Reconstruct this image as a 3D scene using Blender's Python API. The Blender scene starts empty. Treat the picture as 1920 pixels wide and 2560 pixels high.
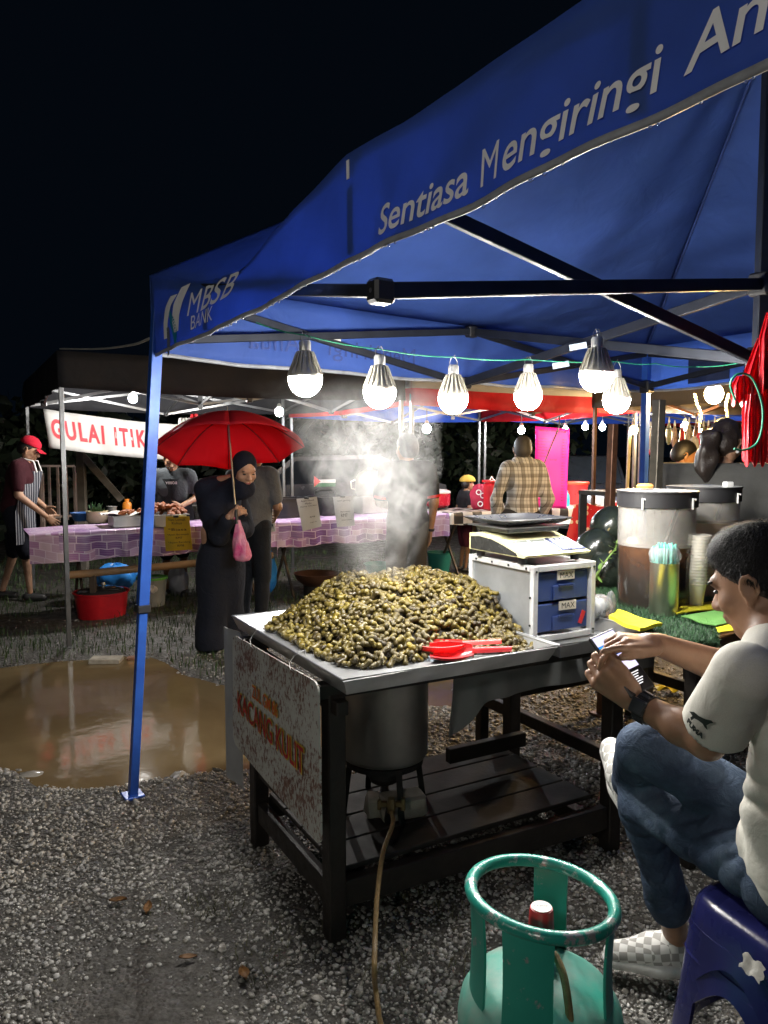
import bpy, math, random
import numpy as np
from mathutils import Vector, Matrix
random.seed(7)
RNG = np.random.default_rng(11)
S = bpy.context.scene
COL = S.collection

# ------------------------------------------------------------------ camera
CAM_H, PITCH, FOC = 1.5, math.radians(4.46), 1923.0     # metres, radians, focal length in pixels of a 1920x2560 frame
cam_d = bpy.data.cameras.new('camera')
cam_d.sensor_fit = 'VERTICAL'
cam_d.sensor_height = 36.0
cam_d.lens = 36.0 * FOC / 2560.0
cam_d.clip_start = 0.05
cam_d.clip_end = 1000
cam = bpy.data.objects.new('camera', cam_d)
COL.objects.link(cam)
cam.location = (0, 0, CAM_H)
cam.rotation_euler = (math.radians(90) - PITCH, 0, 0)
S.camera = cam

# ------------------------------------------------------------------ night sky, exposure
W = bpy.data.worlds.new('World')
S.world = W
W.use_nodes = True
wn = W.node_tree.nodes
wn['Background'].inputs['Color'].default_value = (0.0004, 0.0008, 0.0015, 1)
wn['Background'].inputs['Strength'].default_value = 1.0
S.view_settings.view_transform = 'Standard'
S.view_settings.look = 'None'
S.view_settings.exposure = 1.42
S.view_settings.gamma = 1.0
S.cycles.use_denoising = True
S.cycles.sample_clamp_indirect = 4.0
S.cycles.sample_clamp_direct = 0.0
S.cycles.max_bounces = 8
S.cycles.transparent_max_bounces = 12
S.cycles.volume_step_rate = 1.0
S.cycles.volume_max_steps = 256
S.cycles.caustics_reflective = False
S.cycles.caustics_refractive = False
BULB = 165.0        # radiance of the big lamps' globes
FARB = 500.0        # of the far stalls lamps
FILL = 200.0        # of the unseen fill lamps added behind the camera
STEAM_D = 3.3

# ------------------------------------------------------------------ picking real positions from sight lines
_R = np.array([1.0, 0, 0]); _U = np.array([0, math.sin(PITCH), math.cos(PITCH)]); _F = np.array([0, math.cos(PITCH), -math.sin(PITCH)])
_C = np.array([0, 0, CAM_H])
def ray(x, y): return (x - 960) / FOC * _R + (1280 - y) / FOC * _U + _F
def gp(x, y, z=0.0):
    d = ray(x, y); return _C + d * ((z - CAM_H) / d[2])
def dp(x, y, Y):
    d = ray(x, y); return _C + d * (Y / d[1])
def vp(x, y, P, n):
    d = ray(x, y); return _C + d * (np.dot(np.asarray(P) - _C, n) / np.dot(d, n))

# ------------------------------------------------------------------ materials
def lin(c):
    if isinstance(c, str):
        c = [int(c[i:i + 2], 16) / 255 for i in (0, 2, 4)]
        c = [x / 12.92 if x <= 0.04045 else ((x + 0.055) / 1.055) ** 2.4 for x in c]
    return (c[0], c[1], c[2], 1.0)
MATS = {}
class NT:
    def __init__(s, name):
        s.m = bpy.data.materials.new(name); s.m.use_nodes = True
        s.t = s.m.node_tree; s.n = s.t.nodes; s.b = s.n['Principled BSDF']; s.out = s.n['Material Output']
    def node(s, typ, **kw):
        n = s.n.new(typ)
        for k, v in kw.items():
            if k.startswith('_'): setattr(n, k[1:], v)
        return n
    def link(s, a, b): s.t.links.new(a, b)
    def coord(s, kind='Object', scale=(1, 1, 1), rot=(0, 0, 0), loc=(0, 0, 0)):
        tc = s.n.new('ShaderNodeTexCoord'); mp = s.n.new('ShaderNodeMapping')
        mp.inputs['Scale'].default_value = scale; mp.inputs['Rotation'].default_value = rot; mp.inputs['Location'].default_value = loc
        s.link(tc.outputs[kind], mp.inputs['Vector']); return mp.outputs['Vector']
    def noise(s, vec, scale, detail=4, rough=0.55, dist=0.0):
        n = s.n.new('ShaderNodeTexNoise'); n.inputs['Scale'].default_value = scale; n.inputs['Detail'].default_value = detail
        n.inputs['Roughness'].default_value = rough; n.inputs['Distortion'].default_value = dist
        if vec is not None: s.link(vec, n.inputs['Vector'])
        return n.outputs['Fac']
    def ramp(s, fac, stops, interp='LINEAR'):
        r = s.n.new('ShaderNodeValToRGB'); r.color_ramp.interpolation = interp
        e = r.color_ramp.elements
        while len(e) < len(stops): e.new(0.5)
        for i, (p, c) in enumerate(stops):
            e[i].position = p; e[i].color = lin(c) if not isinstance(c, (int, float)) else (c, c, c, 1)
        s.link(fac, r.inputs['Fac']); return r.outputs['Color']
    def mix(s, fac, a, b, mode='MIX'):
        m = s.n.new('ShaderNodeMix'); m.data_type = 'RGBA'; m.blend_type = mode
        for sock, v in ((m.inputs[0], fac), (m.inputs[6], a), (m.inputs[7], b)):
            if isinstance(v, (int, float)): sock.default_value = v
            elif isinstance(v, (tuple, list, str)): sock.default_value = lin(v)
            else: s.link(v, sock)
        return m.outputs[2]
    def math(s, op, a, b=0.0):
        m = s.n.new('ShaderNodeMath'); m.operation = op
        for sock, v in ((m.inputs[0], a), (m.inputs[1], b)):
            if isinstance(v, (int, float)): sock.default_value = v
            else: s.link(v, sock)
        return m.outputs[0]
    def bump(s, h, strength=0.3, dist=0.01):
        b = s.n.new('ShaderNodeBump'); b.inputs['Strength'].default_value = strength; b.inputs['Distance'].default_value = dist
        s.link(h, b.inputs['Height']); s.link(b.outputs['Normal'], s.b.inputs['Normal']); return b
    def base(s, c):
        if isinstance(c, (tuple, list, str)): s.b.inputs['Base Color'].default_value = lin(c)
        else: s.link(c, s.b.inputs['Base Color'])
    def set(s, **kw):
        names = dict(rough='Roughness', metal='Metallic', ior='IOR', trans='Transmission Weight', alpha='Alpha', spec='Specular IOR Level', coat='Coat Weight', sheen='Sheen Weight', sss='Subsurface Weight')
        for k, v in kw.items():
            i = s.b.inputs[names[k]]
            if isinstance(v, (int, float)): i.default_value = v
            else: s.link(v, i)

def mat(name, color, rough=0.6, metal=0.0, var=0.25, vs=6.0, bump=0.15, bs=60.0, bd=0.003, color2=None, spec=0.5, fine=0.0, **kw):
    """plain surface: base colour with cloudy variation, fine relief and uneven gloss"""
    if name in MATS: return MATS[name]
    t = NT(name); v = t.coord()
    n1 = t.noise(v, vs, 5, 0.6)
    c = lin(color)
    dark = [x * (1 - var) for x in c[:3]]; light = [min(1, x * (1 + var * 0.6)) for x in c[:3]]
    if color2: dark = list(lin(color2)[:3])
    col = t.ramp(n1, [(0.3, tuple(dark)), (0.7, tuple(light))])
    if fine:
        col = t.mix(fine, col, t.ramp(t.noise(v, bs * 2, 3), [(0.35, 0.15), (0.65, 1.0)]), 'MULTIPLY')
    t.base(col)
    t.set(rough=t.math('ADD', t.math('MULTIPLY', t.noise(v, vs * 2.3, 3), 0.3), max(0.0, rough - 0.15)), metal=metal, spec=spec, **kw)
    if bump: t.bump(t.noise(v, bs, 4), bump, bd)
    MATS[name] = t.m
    return t.m

def emit(name, color, strength):
    if name in MATS: return MATS[name]
    t = NT(name); t.base(color); t.b.inputs['Emission Color'].default_value = lin(color); t.b.inputs['Emission Strength'].default_value = strength
    MATS[name] = t.m; return t.m

def cloth(name, color, transl=0.45, wr=9.0, rough=0.75, var=0.2, bump=0.5, bd=0.02, color2=None):
    """thin fabric that lets light through"""
    if name in MATS: return MATS[name]
    t = NT(name); v = t.coord()
    n = t.noise(v, 3.0, 5)
    c = lin(color)
    dk = lin(color2) if color2 else [x * (1 - var) for x in c[:3]]
    col = t.ramp(n, [(0.3, tuple(dk[:3])), (0.7, tuple(min(1, x * (1 + var)) for x in c[:3]))])
    t.base(col); t.set(rough=rough, spec=0.3)
    bmp = t.bump(t.noise(v, wr, 3, 0.5, 0.6), bump, bd)
    tr = t.node('ShaderNodeBsdfTranslucent'); t.link(col, tr.inputs['Color']); t.link(bmp.outputs['Normal'], tr.inputs['Normal'])
    mx = t.node('ShaderNodeMixShader'); mx.inputs[0].default_value = transl
    t.link(t.b.outputs[0], mx.inputs[1]); t.link(tr.outputs[0], mx.inputs[2]); t.link(mx.outputs[0], t.out.inputs['Surface'])
    MATS[name] = t.m; return t.m

# ------------------------------------------------------------------ mesh building
def A3(p): return np.asarray(p, dtype=float)
def norm(v):
    v = A3(v); return v / max(1e-9, np.linalg.norm(v))
def frame(d, up=(0, 0, 1)):
    d = norm(d); u = A3(up)
    if abs(np.dot(d, norm(u))) > 0.98: u = A3((1, 0, 0)) if abs(d[0]) < 0.9 else A3((0, 1, 0))
    x = norm(np.cross(u, d)); y = np.cross(d, x); return x, y, d
def rotz(a):
    c, s = math.cos(a), math.sin(a); return np.array([[c, -s, 0], [s, c, 0], [0, 0, 1.0]])
def euler(x, y, z): return np.array(Matrix.Rotation(z, 3, 'Z') @ Matrix.Rotation(y, 3, 'Y') @ Matrix.Rotation(x, 3, 'X'))

class MB:
    def __init__(s): s.v = []; s.f = []; s.mi = []; s.cur = 0
    def add(s, vs, fs):
        o = len(s.v); s.v.extend([tuple(map(float, q)) for q in vs])
        for f in fs: s.f.append(tuple(i + o for i in f)); s.mi.append(s.cur)
        return s
    def box(s, c, size, R=None, bev=0.0):
        hx, hy, hz = [d / 2 for d in size]; c = A3(c)
        if bev <= 0:
            vs = [(x, y, z) for x in (-hx, hx) for y in (-hy, hy) for z in (-hz, hz)]
            fs = [(0, 1, 3, 2), (4, 6, 7, 5), (0, 4, 5, 1), (2, 3, 7, 6), (0, 2, 6, 4), (1, 5, 7, 3)]
        else:
            b = min(bev, hx * .49, hy * .49, hz * .49)
            vs = []; idx = {}
            for sx in (-1, 1):
                for sy in (-1, 1):
                    for sz in (-1, 1):
                        for ax in range(3):
                            q = [sx * (hx - (0 if ax == 0 else b)), sy * (hy - (0 if ax == 1 else b)), sz * (hz - (0 if ax == 2 else b))]
                            idx[(sx, sy, sz, ax)] = len(vs); vs.append(q)
            g = lambda *k: idx[k]
            fs = []
            for q in (-1, 1):
                fs.append([g(q, -1, -1, 0), g(q, 1, -1, 0), g(q, 1, 1, 0), g(q, -1, 1, 0)][::q])
                fs.append([g(-1, q, -1, 1), g(-1, q, 1, 1), g(1, q, 1, 1), g(1, q, -1, 1)][::q])
                fs.append([g(-1, -1, q, 2), g(1, -1, q, 2), g(1, 1, q, 2), g(-1, 1, q, 2)][::q])
            for a in (-1, 1):
                for b2 in (-1, 1):
                    e = [g(a, b2, -1, 0), g(a, b2, 1, 0), g(a, b2, 1, 1), g(a, b2, -1, 1)]; fs.append(e if a * b2 < 0 else e[::-1])
                    e = [g(a, -1, b2, 0), g(a, 1, b2, 0), g(a, 1, b2, 2), g(a, -1, b2, 2)]; fs.append(e if a * b2 > 0 else e[::-1])
                    e = [g(-1, a, b2, 1), g(1, a, b2, 1), g(1, a, b2, 2), g(-1, a, b2, 2)]; fs.append(e if a * b2 < 0 else e[::-1])
                    for c2 in (-1, 1):
                        e = [g(a, b2, c2, 0), g(a, b2, c2, 1), g(a, b2, c2, 2)]; fs.append(e if a * b2 * c2 > 0 else e[::-1])
        vs = np.array(vs, float)
        if R is not None: vs = vs @ np.asarray(R).T
        return s.add(vs + c, fs)
    def bar(s, p, q, w, h=None, up=(0, 0, 1), bev=0.0):
        p, q = A3(p), A3(q); h = h or w; x, y, d = frame(q - p, up)
        return s.box((p + q) / 2, (w, h, np.linalg.norm(q - p)), np.stack([x, y, d], 1), bev)
    def tube(s, path, r, n=10, cap=True, closed=False):
        P = [A3(p) for p in path]; m = len(P); rs = r if hasattr(r, '__len__') else [r] * m
        vs = []; x = None
        for i in range(m):
            if closed: d = P[(i + 1) % m] - P[i - 1]
            else: d = P[min(i + 1, m - 1)] - P[max(i - 1, 0)]
            d = norm(d)
            if x is None: x, y, _ = frame(d)
            else:
                x = norm(x - d * np.dot(x, d)); y = np.cross(d, x)
            for k in range(n):
                a = 2 * math.pi * k / n; vs.append(P[i] + rs[i] * (math.cos(a) * x + math.sin(a) * y))
        fs = []
        for i in range(m if closed else m - 1):
            j = (i + 1) % m
            for k in range(n):
                k2 = (k + 1) % n; fs.append((i * n + k, i * n + k2, j * n + k2, j * n + k))
        if cap and not closed: fs += [tuple(range(n))[::-1], tuple((m - 1) * n + k for k in range(n))]
        return s.add(vs, fs)
    def lathe(s, prof, c=(0, 0, 0), n=24, axis=(0, 0, 1), cap=True, wob=None):
        x, y, d = frame(axis); c = A3(c); vs = []; fs = []; m = len(prof)
        for (r, z) in prof:
            for k in range(n):
                a = 2 * math.pi * k / n; rr = r * (1 if wob is None else wob(a, z))
                vs.append(c + d * z + rr * (math.cos(a) * x + math.sin(a) * y))
        for i in range(m - 1):
            for k in range(n):
                k2 = (k + 1) % n; fs.append((i * n + k, i * n + k2, (i + 1) * n + k2, (i + 1) * n + k))
        if cap:
            if prof[0][0] > 1e-5: fs.append(tuple(range(n))[::-1])
            if prof[-1][0] > 1e-5: fs.append(tuple((m - 1) * n + k for k in range(n)))
        return s.add(vs, fs)
    def grid(s, fn, nu, nv):
        vs = [fn(i / nu, j / nv) for j in range(nv + 1) for i in range(nu + 1)]
        w = nu + 1
        return s.add(vs, [(j * w + i, j * w + i + 1, (j + 1) * w + i + 1, (j + 1) * w + i) for j in range(nv) for i in range(nu)])
    def slab(s, fn, nu, nv, th):
        """a sheet fn(u,v) given a thickness th along its own normal"""
        P = np.array([[fn(i / nu, j / nv) for i in range(nu + 1)] for j in range(nv + 1)])
        N = np.cross(np.gradient(P, axis=1), np.gradient(P, axis=0)); N /= np.maximum(1e-9, np.linalg.norm(N, axis=2, keepdims=True))
        top = P + N * th / 2; bot = P - N * th / 2; w = nu + 1; n = w * (nv + 1)
        vs = np.concatenate([top.reshape(-1, 3), bot.reshape(-1, 3)]); fs = []
        for j in range(nv):
            for i in range(nu):
                a = j * w + i; q = (a, a + 1, a + w + 1, a + w); fs.append(q); fs.append(tuple(k + n for k in q[::-1]))
        rim = [i for i in range(w)] + [j * w + nu for j in range(1, nv + 1)] + [nv * w + i for i in range(nu - 1, -1, -1)] + [j * w for j in range(nv - 1, 0, -1)]
        for a, b in zip(rim, rim[1:] + rim[:1]): fs.append((b, a, a + n, b + n))
        return s.add(vs, fs)
    def ball(s, c, r, nu=14, nv=9, R=None):
        r = A3(r) if hasattr(r, '__len__') else A3((r, r, r)); vs = []; fs = []
        for j in range(1, nv):
            ph = math.pi * j / nv
            for i in range(nu):
                a = 2 * math.pi * i / nu; vs.append((math.sin(ph) * math.cos(a), math.sin(ph) * math.sin(a), math.cos(ph)))
        vs += [(0, 0, 1), (0, 0, -1)]; t = len(vs) - 2
        for j in range(nv - 2):
            for i in range(nu):
                i2 = (i + 1) % nu; fs.append((j * nu + i, (j + 1) * nu + i, (j + 1) * nu + i2, j * nu + i2))
        for i in range(nu):
            i2 = (i + 1) % nu; fs.append((t, i, i2)); fs.append((t + 1, (nv - 2) * nu + i2, (nv - 2) * nu + i))
        vs = np.array(vs) * r
        if R is not None: vs = vs @ np.asarray(R).T
        return s.add(vs + A3(c), fs)
    def prism(s, poly, to3, th):
        """flat polygon (2-d points) made a plate: to3(x,y,z) places it"""
        n = len(poly); vs = [to3(x, y, 0) for x, y in poly] + [to3(x, y, th) for x, y in poly]
        fs = [tuple(range(n))[::-1], tuple(range(n, 2 * n))] + [(i, (i + 1) % n, n + (i + 1) % n, n + i) for i in range(n)]
        return s.add(vs, fs)
    def mesh(s, name, mats, smooth=35):
        me = bpy.data.meshes.new(name); me.from_pydata(s.v, [], s.f)
        for m in (mats if isinstance(mats, (list, tuple)) else [mats]): me.materials.append(m)
        if any(s.mi): me.polygons.foreach_set('material_index', s.mi)
        finish(me, smooth); return me
    def build(s, name, mats, parent=None, smooth=35, off=None):
        if parent is not None and off is None: off = parent.get('_o', (0, 0, 0))
        if off is not None and any(off):
            o = A3(off); s.v = [tuple(A3(q) - o) for q in s.v]
        return obj(name, s.mesh(name, mats, smooth), parent)
def finish(me, smooth=35):
    me.validate(clean_customdata=False); me.update()
    if smooth is not None:
        me.polygons.foreach_set('use_smooth', [True] * len(me.polygons))
        if smooth < 180: me.set_sharp_from_angle(angle=math.radians(smooth))
def np_mesh(name, V, Fq, mats, smooth=None, mi=None):
    """big meshes straight from arrays; Fq: (n,k) index array"""
    me = bpy.data.meshes.new(name); V = np.asarray(V, np.float32); Fq = np.asarray(Fq, np.int32); k = Fq.shape[1]
    me.vertices.add(len(V)); me.vertices.foreach_set('co', V.ravel())
    me.loops.add(Fq.size); me.loops.foreach_set('vertex_index', Fq.ravel())
    me.polygons.add(len(Fq)); me.polygons.foreach_set('loop_start', np.arange(len(Fq), dtype=np.int32) * k)
    for m in (mats if isinstance(mats, (list, tuple)) else [mats]): me.materials.append(m)
    if mi is not None: me.polygons.foreach_set('material_index', np.asarray(mi, np.int32))
    me.update(calc_edges=True)
    if smooth: 
        me.polygons.foreach_set('use_smooth', [True] * len(Fq))
        if smooth < 180: me.set_sharp_from_angle(angle=math.radians(smooth))
    return me
def obj(name, me, parent=None):
    o = bpy.data.objects.new(name, me); COL.objects.link(o)
    if parent is not None: o.parent = parent
    return o
def tag(o, label=None, cat=None, group=None, kind=None):
    if label: o['label'] = label
    if cat: o['category'] = cat
    if group: o['group'] = group
    if kind: o['kind'] = kind
    return o
ROOTS = []
def thing(name, label, cat, loc=(0, 0, 0), group=None, rz=0.0):
    o = bpy.data.objects.new(name, None); COL.objects.link(o); o.empty_display_size = 0.05
    o.location = tuple(float(x) for x in loc); o.rotation_euler = (0, 0, rz)
    o['_o'] = tuple(float(x) for x in loc); ROOTS.append(o)
    return tag(o, label, cat, group)
def local(o): o['_o'] = (0.0, 0.0, 0.0); return o          # parts of this thing are given in its own coordinates
def single(name, mb, mats, label, cat, group=None, smooth=35, at=None):
    """a thing that is one mesh; its origin goes to at"""
    o = mb.build(name, mats, None, smooth, at)
    if at is not None: o.location = tuple(float(x) for x in at)
    return tag(o, label, cat, group)
def copy_tree(o, parent=None):
    c = o.copy(); COL.objects.link(c); c.parent = parent
    for ch in list(o.children): copy_tree(ch, c)
    return c
def text_mesh(txt, size=1.0, shear=0.0, bold=0.0, spacing=1.0, align='LEFT', res=4):
    """flat outline lettering as (verts, faces) in its own x-y plane"""
    cu = bpy.data.curves.new('lettering', 'FONT'); cu.body = txt; cu.size = size; cu.shear = shear; cu.offset = bold
    cu.space_character = spacing; cu.align_x = align; cu.resolution_u = res
    o = bpy.data.objects.new('lettering', cu); COL.objects.link(o)
    bpy.context.view_layer.update()
    dg = bpy.context.evaluated_depsgraph_get(); e = o.evaluated_get(dg); me = e.to_mesh()
    vs = [tuple(v.co) for v in me.vertices]; fs = [tuple(p.vertices) for p in me.polygons]
    e.to_mesh_clear(); bpy.data.objects.remove(o); bpy.data.curves.remove(cu)
    return vs, fs
def lettering(name, txt, fn, m, parent, size=1.0, smooth=None, **kw):
    vs, fs = text_mesh(txt, size, **kw)
    mb = MB(); mb.add([fn(x, y) for x, y, z in vs], fs); return mb.build(name, m, parent, smooth)
def fbm(x, y, seed=0, oct=4, f=1.0):
    """cheap smooth pseudo-noise in about -1..1"""
    r = np.random.default_rng(seed); out = 0; a = 1.0; tot = 0
    for o in range(oct):
        for k in range(3):
            th = r.uniform(0, 6.28); ph = r.uniform(0, 6.28); g = f * (1.9 ** o) * r.uniform(.8, 1.25)
            out = out + a * np.sin(g * (x * math.cos(th) + y * math.sin(th)) + ph + 1.3 * np.sin(g * .6 * (y * math.cos(th) - x * math.sin(th)) + ph * 2)); tot += a
        a *= 0.55
    return out / tot * 1.8
# ================================================================== GROUND, PUDDLE, GRAVEL
PUD_PX = [(-260, 1700), (0, 1660), (145, 1642), (227, 1640), (309, 1632), (366, 1626), (424, 1650), (482, 1680), (574, 1707), (740, 1705), (900, 1672), (1080, 1672), (1165, 1690), (1172, 1745), (1150, 1768), (1085, 1768),
          (950, 1830), (760, 1880), (640, 1915), (569, 1922), (482, 1927), (386, 1942), (313, 1960), (193, 1968), (87, 1962), (0, 1936), (-260, 1900)]
PUD = np.array([gp(x, y)[:2] for x, y in PUD_PX])
def poly_sd(P, poly):
    """signed distance of points (n,2) to a polygon, inside negative"""
    d = np.full(len(P), 1e9); ins = np.zeros(len(P), bool)
    for a, b in zip(poly, np.roll(poly, -1, 0)):
        ab = b - a; h = np.clip(((P - a) @ ab) / (ab @ ab), 0, 1); d = np.minimum(d, np.linalg.norm(P - a - h[:, None] * ab, axis=1))
        c = (a[1] > P[:, 1]) != (b[1] > P[:, 1])
        with np.errstate(divide='ignore', invalid='ignore'): ins ^= c & (P[:, 0] < (b[0] - a[0]) * (P[:, 1] - a[1]) / (b[1] - a[1]) + a[0])
    return np.where(ins, -d, d)
WATER_Z = -0.022
def ground_z(x, y):
    x = np.asarray(x, float); y = np.asarray(y, float)
    near = np.exp(-((np.hypot(x, y - 4) / 9.0) ** 4))
    z = 0.010 * fbm(x, y, 3, 4, 2.2) * near
    sd = np.full(x.shape, 9.0); m = (np.abs(x + 1.5) < 4) & (y > 1.5) & (y < 7)
    if m.any(): sd[m] = poly_sd(np.stack([x[m], y[m]], 1), PUD)
    z = np.maximum(z, -0.012)
    s = np.clip((0.06 - sd) / 0.26, 0, 1)
    return z - 0.065 * s * s * (3 - 2 * s) + 0.008 * fbm(x, y, 9, 3, 9.0) * near
xs = np.concatenate([-np.geomspace(160, 5.4, 26), np.arange(-5.2, 4.6, 0.035), np.geomspace(4.8, 160, 26)])
ys = np.concatenate([-np.geomspace(60, .2, 12), np.arange(0.3, 8.4, 0.035), np.geomspace(8.7, 220, 30)])
X, Y = np.meshgrid(xs, ys); V = np.stack([X, Y, ground_z(X.ravel(), Y.ravel()).reshape(X.shape)], 2).reshape(-1, 3)
w = len(xs); a = (np.arange(len(ys) - 1)[:, None] * w + np.arange(w - 1)[None]).ravel()
t = NT('gravelly earth'); v = t.coord()
big = t.noise(v, 0.8, 5, 0.6); fine = t.noise(v, 38, 5, 0.7)
vor = t.node('ShaderNodeTexVoronoi'); vor.inputs['Scale'].default_value = 70; t.link(v, vor.inputs['Vector'])
c1 = t.ramp(fine, [(0.3, (.024, .021, .017)), (0.62, (.090, .083, .072)), (0.8, (.21, .20, .18))])
c2 = t.ramp(fine, [(0.3, (.016, .014, .012)), (0.7, (.07, .065, .057))])
t.base(t.mix(t.ramp(big, [(0.42, 0.0), (0.6, 1.0)]), c1, c2)); t.set(rough=t.ramp(t.noise(v, 9, 4), [(0.4, 0.3), (0.65, 0.85)]))
t.bump(t.math('ADD', t.math('MULTIPLY', vor.outputs['Distance'], -0.8), fine), 0.9, 0.012)
g = obj('ground', np_mesh('ground', V, np.stack([a, a + 1, a + w + 1, a + w], 1), t.m, 180)); tag(g, kind='structure')
t = NT('muddy water'); v = t.coord()
t.base(t.ramp(t.noise(v, 1.6, 5, 0.6, 0.6), [(0.3, (.115, .080, .040)), (0.7, (.17, .126, .066))])); t.set(rough=0.07, ior=1.33, spec=0.4)
t.bump(t.noise(t.coord(scale=(1, 1, 1)), 9, 3), 0.06, 0.02)
mb = MB(); x0, y0 = PUD.min(0) - .15; x1, y1 = PUD.max(0) + .15
mb.grid(lambda a, b: (x0 + (x1 - x0) * a, y0 + (y1 - y0) * b, WATER_Z), 8, 8)
tag(mb.build('puddle', t.m), kind='structure')

# stones: one low icosahedron, bent into eight shapes
phi = (1 + 5 ** .5) / 2
ICO_V = np.array([(-1, phi, 0), (1, phi, 0), (-1, -phi, 0), (1, -phi, 0), (0, -1, phi), (0, 1, phi), (0, -1, -phi), (0, 1, -phi), (phi, 0, -1), (phi, 0, 1), (-phi, 0, -1), (-phi, 0, 1)], float) / math.hypot(1, phi)
ICO_F = np.array([(0, 11, 5), (0, 5, 1), (0, 1, 7), (0, 7, 10), (0, 10, 11), (1, 5, 9), (5, 11, 4), (11, 10, 2), (10, 7, 6), (7, 1, 8), (3, 9, 4), (3, 4, 2), (3, 2, 6), (3, 6, 8), (3, 8, 9), (4, 9, 5), (2, 4, 11), (6, 2, 10), (8, 6, 7), (9, 8, 1)])
SHAPES = [ICO_V * (1 + RNG.normal(0, .16, (12, 1))) * np.array([1.15, .9, .68]) for _ in range(8)]
def stone_mat(name, cols, k=1.0):
    t = NT(name); v = t.coord(); oi = t.node('ShaderNodeObjectInfo'); at = t.node('ShaderNodeAttribute'); at.attribute_name = 'tone'
    r = t.math('FRACT', t.math('ADD', at.outputs['Fac'], oi.outputs['Random']))
    t.base(t.mix(0.55, t.ramp(r, [(i / (len(cols) - 1), c) for i, c in enumerate(cols)]), t.ramp(t.noise(v, 45 * k, 4), [(.3, .35), (.7, 1.)]), 'MULTIPLY'))
    t.set(rough=t.ramp(t.noise(v, 14 * k, 3), [(.4, .16), (.65, .55)])); t.bump(t.noise(v, 160 * k, 3), .4, .002); return t.m
STONE = stone_mat('crushed limestone', [(.15, .145, .13), (.36, .35, .325), (.24, .225, .19), (.47, .455, .425), (.20, .195, .18), (.52, .505, .48), (.30, .28, .24)])
STONE_I = stone_mat('single limestone', [(.12, .115, .10), (.30, .285, .26), (.20, .18, .145), (.38, .365, .335), (.16, .155, .14), (.42, .405, .38), (.25, .225, .18)], .02)
def scatter(n, ymin, ymax, rmin, rmax, bias=1.0, keep=None):
    y = ymin + (ymax - ymin) * RNG.random(n) ** bias; half = .60 * y + .25
    x = (RNG.random(n) * 2 - 1) * half; r = rmin + (rmax - rmin) * RNG.random(n) ** 3.2
    z = ground_z(x, y); ok = z > WATER_Z - 0.006
    if keep is not None: ok &= keep(x, y)
    return x[ok], y[ok], z[ok], r[ok]
patch = lambda x, y: (fbm(x, y, 21, 3, 2.6) + 0.9 * RNG.random(x.shape)) > -0.35
notgrass = lambda x, y: (y < 5.0 + .5 * fbm(x, y, 4, 3, 1.3)) | (RNG.random(x.shape) < .10) | ((x > -1.2) & (y < 5.9) & (RNG.random(x.shape) < .6))
parts_ = [scatter(52000, 1.15, 3.6, .0030, .0105, 1.0, patch), scatter(11000, 3.4, 6.8, .006, .016, 1.0, notgrass), scatter(420, 1.2, 5.4, .010, .017, 1.0, patch), scatter(9000, 3.1, 4.9, .007, .016, 1.0, lambda x, y: (x > -.2) & (x < 1.9)), scatter(5000, 4.2, 6.0, .007, .015, 1.0, lambda x, y: (x > -1.6) & (x < 1.0))]
gx, gy, gz, gr = [np.concatenate(q) for q in zip(*parts_)]
n = len(gx); which = RNG.integers(0, 8, n); ang = RNG.random(n) * 6.283; tilt = RNG.normal(0, .35, n)
big = np.argsort(-(gr / gy) * (np.abs(gx) < .52 * gy) * (gy > 1.45))[:300]; isbig = np.zeros(n, bool); isbig[big] = True
SV = np.stack(SHAPES)[which] * gr[:, None, None] * RNG.uniform(.75, 1.25, (n, 1, 3))
ca, sa, ct, st = np.cos(ang), np.sin(ang), np.cos(tilt), np.sin(tilt)
y_ = SV[:, :, 1] * ct[:, None] - SV[:, :, 2] * st[:, None]; z_ = SV[:, :, 1] * st[:, None] + SV[:, :, 2] * ct[:, None]; x_ = SV[:, :, 0]
SV = np.stack([x_ * ca[:, None] - y_ * sa[:, None] + gx[:, None], x_ * sa[:, None] + y_ * ca[:, None] + gy[:, None], z_ + (gz + gr * .30)[:, None]], 2)
rest = ~isbig; m = rest.sum()
me = np_mesh('gravel', SV[rest].reshape(-1, 3), (ICO_F[None] + (np.arange(m) * 12)[:, None, None]).reshape(-1, 3), STONE)
at = me.attributes.new('tone', 'FLOAT', 'POINT'); at.data.foreach_set('value', np.repeat(RNG.random(m), 12).astype(np.float32))
tag(obj('gravel', me), 'loose grey gravel over the wet ground', 'gravel', kind='stuff')
stone_me = []
for k in range(8):
    me = np_mesh('gravel_stone', SHAPES[k], ICO_F, STONE_I, 40); stone_me.append(me)
for i in big:
    o = obj('gravel_stone', stone_me[which[i]]); o.location = (gx[i], gy[i], gz[i] + gr[i] * .30); o.scale = (gr[i],) * 3; o.rotation_euler = (tilt[i], 0, ang[i])
    tag(o, 'larger pale grey stone lying on top of the gravel', 'stone', 'larger stones on the gravel')

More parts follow.
